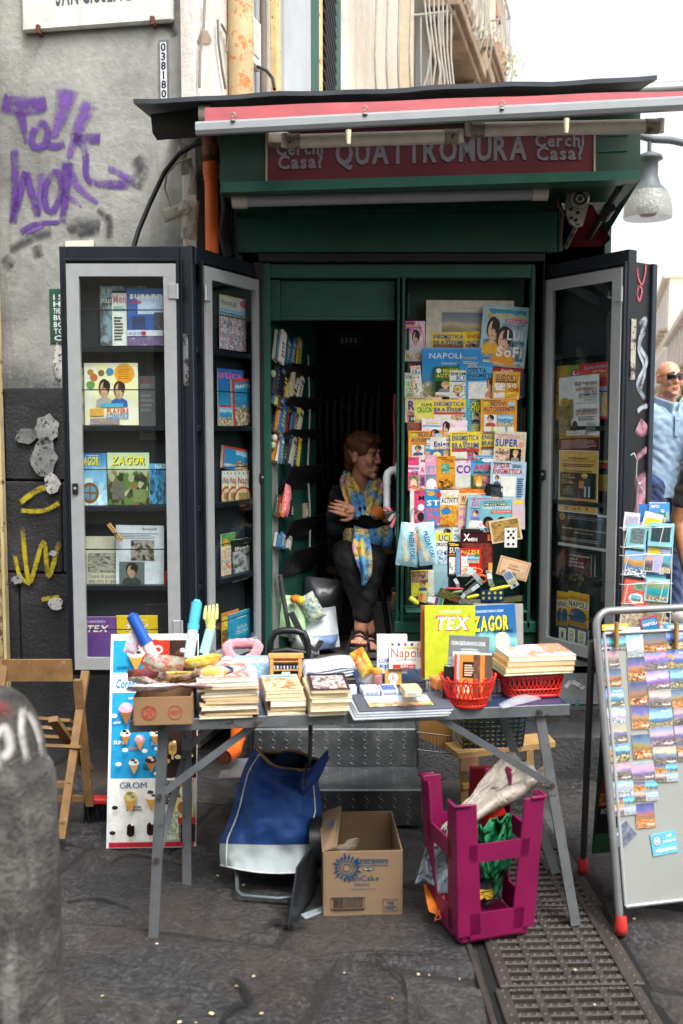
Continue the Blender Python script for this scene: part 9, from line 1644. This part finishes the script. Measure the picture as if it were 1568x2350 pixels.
CARDS = [((1145,640,1250,810),'2f6fb0',[('t','N',.5,.2,.3,.3,'e6e8ec')],'blue wall calendar half hidden at the top of the wire rack',0,-.03),((1240,622,1402,810),PCV[5],[('r',0,.5,1,.5,'4a88c0'),('t','NAPOLI',.1,.72,.5,.14,'e6e8ec'),('t','23',.7,.5,.2,.14,'e6e8ec'),('r',0,.95,1,.05,'c9ced0')],'small blue bay calendar at the top of the wire rack',0,-.025),((1392,622,1436,805),'4a90c4',[('r',.1,.1,.8,.4,'8ab0a0')],'sliver of a third blue calendar at the top of the wire rack',0,-.035),((990,720,1140,900),'d0ccc8',[('p',.1,.3,.8,.5,pic(('d0ccc8','8a84a0','b8b4b8'),5,2))],'white sheet with a faint drawing in the wire rack',6,-.01),((1160,720,1340,900),'d0d0cc',[('r',.12,.1,.8,.6,'d8b83a')],'white and yellow folder slanting in the wire rack',14,-.015),
 ((1020,832,1205,1062),'7fb8c0',[('p',.18,.2,.7,.64,pic(('1a2428','3a4a50','7a8a8c','101a1c'),9,2))],'turquoise-bordered dark engraving postcard, top tier',5,.01),((1228,820,1470,1045),'84bec6',[('p',.1,.2,.76,.64,pic(('1c2a2c','33474a','1c2a2c','8a9a98'),6,3))],'turquoise-bordered sea engraving postcard, top tier',4,.01),((1045,1020,1210,1120),'8ab0b0',[('p',.1,.1,.8,.8,pic(('2a3a3a','5a6a68','c9c8b8'),6,4))],'dim green postcard behind the castle view',3,.0),((1220,1045,1440,1180),'c8ccd0',[('r',.05,.3,.5,.6,'d8c23a'),('p',.55,.3,.45,.6,PCV[4])],'white and yellow postcard behind the second tier',4,.0),
 ((985,1092,1210,1330),view([(0,'2a4a6a'),(.35,'3f7aa0'),(.5,'b88a3a'),(.6,'c99a4a'),(.7,'8ab0d0'),(1,'6a98c8')],['d8d8d4','2a4a6a','b8b4ac','3a6a8a'],2,16,.3),[],'castle-in-the-sea postcard in the second tier',7,.012),((1188,1120,1442,1292),'ccd4dc',[('p',.02,.05,.3,.9,PCV[0]),('p',.34,.05,.3,.9,pic(('8a8ac0','b8b4d8','6a6aa0'),4,3)),('p',.66,.05,.32,.9,PCV[5])],'triple-view postcard in the second tier',5,.012),((1195,1310,1400,1420),PCV[1],[],'blue view postcard behind the third tier',2,0),
 ((975,1362,1208,1605),'c23a2a',[('l',.02,.02,.96,.96,'d8806a',14),('e',.62,.76,.26,.18,'8a8f98'),('e',.62,.76,.15,.1,'4a8a4a'),('e',.55,.28,.3,.2,'d8d4d0'),('p',.36,.16,.4,.22,PCV[1])],'red brick-patterned football stadium postcard',8,.012),((1192,1350,1422,1572),'8ac0c4',[('p',.08,.05,.86,.86,view([(0,'b8a88a'),(.2,'8a7a5a'),(.3,'1f8a98'),(.55,'2a98a0'),(.65,'7a8a5a'),(.8,'8a9a70'),(1,'b8c4c8')],['d0c8b8','8a6a4a','6a5a3a'],4,22,.2))],'green lagoon postcard with pale border',5,.012),
 ((952,1602,1200,1842),'d0c8b8',[('p',.06,.06,.88,.84,pic(('5a4636','9a846a','c9b89c','6a5442'),7,3))],'sepia street postcard at the bottom of the wire rack',6,.012),((1172,1572,1396,1760),'b89a6a',[('p',.05,.05,.9,.85,pic(('4a3a2c','8a745a','a8926f'),6,4))],'brown vintage postcard stack at the bottom of the wire rack',4,.01)]
for q_,base,els,l,a,off in CARDS: mag(RC,*ux(*q_),base,els,l,off,.003,a,4,'postcard','postcard','cards in the wire rack')
mag(RC,*ux(1180,1715,1350,1850),'2a78a8',[('r',0,.9,1,.1,'c23a34'),('r',0,0,.05,1,'c23a34'),('r',.95,0,.05,1,'c23a34'),('t','NUOVA GUIDA DI',.12,.68,.7,.09,'b8d0dc',{'b': 0}),('t','NAPOLI',.1,.38,.8,.22,'e6e8e8')],'blue and red city guide slanting at the foot of the wire rack',.05,.012,-14,8,'guidebook','guidebook')
o = empty('graffiti',label='teal tag and white bubble on the kiosk base panel',cat='graffiti'); BP = Pl(0,4.52,0)
for pts,w,c in (([(1296,1580),(1310,1565),(1325,1570),(1342,1580)],14,'b8bcbc'),([(1290,1615),(1300,1605),(1298,1625),(1290,1635)],4,'2a7a80'),([(1310,1605),(1312,1635),(1322,1620),(1328,1605),(1330,1635)],4,'2a7a80'),([(1335,1608),(1345,1606)],4,'2a7a80'),([(1290,1650),(1340,1648)],4,'2a7a80')): gs(pts,w,spray(c,12,.44,.2),o,1,(0,0),BP,.004)
for i,(px,Z,r) in enumerate(((1502,34,1.3),(1560,38,1.8))):
 c_ = P(px,975,Z); o = empty('street_tree',V((c_.x,Z,0)),label=('small green tree beside the shutter edge, far down the street','larger green tree behind the man in sunglasses')[i],cat='tree',group='trees far down the street'); leafy('crown',(c_.x,Z,c_.z),r,700,('4f7a34','6f9a4a','3a5a28'),'').parent = o
 o.children[0].location = -o.location; b = B(); b.tube([(0,0,0),(0,0,c_.z)],[.15,.08],C('4a3a2a',.9),8); b.ob('trunk',o)
bpy.context.view_layer.update()
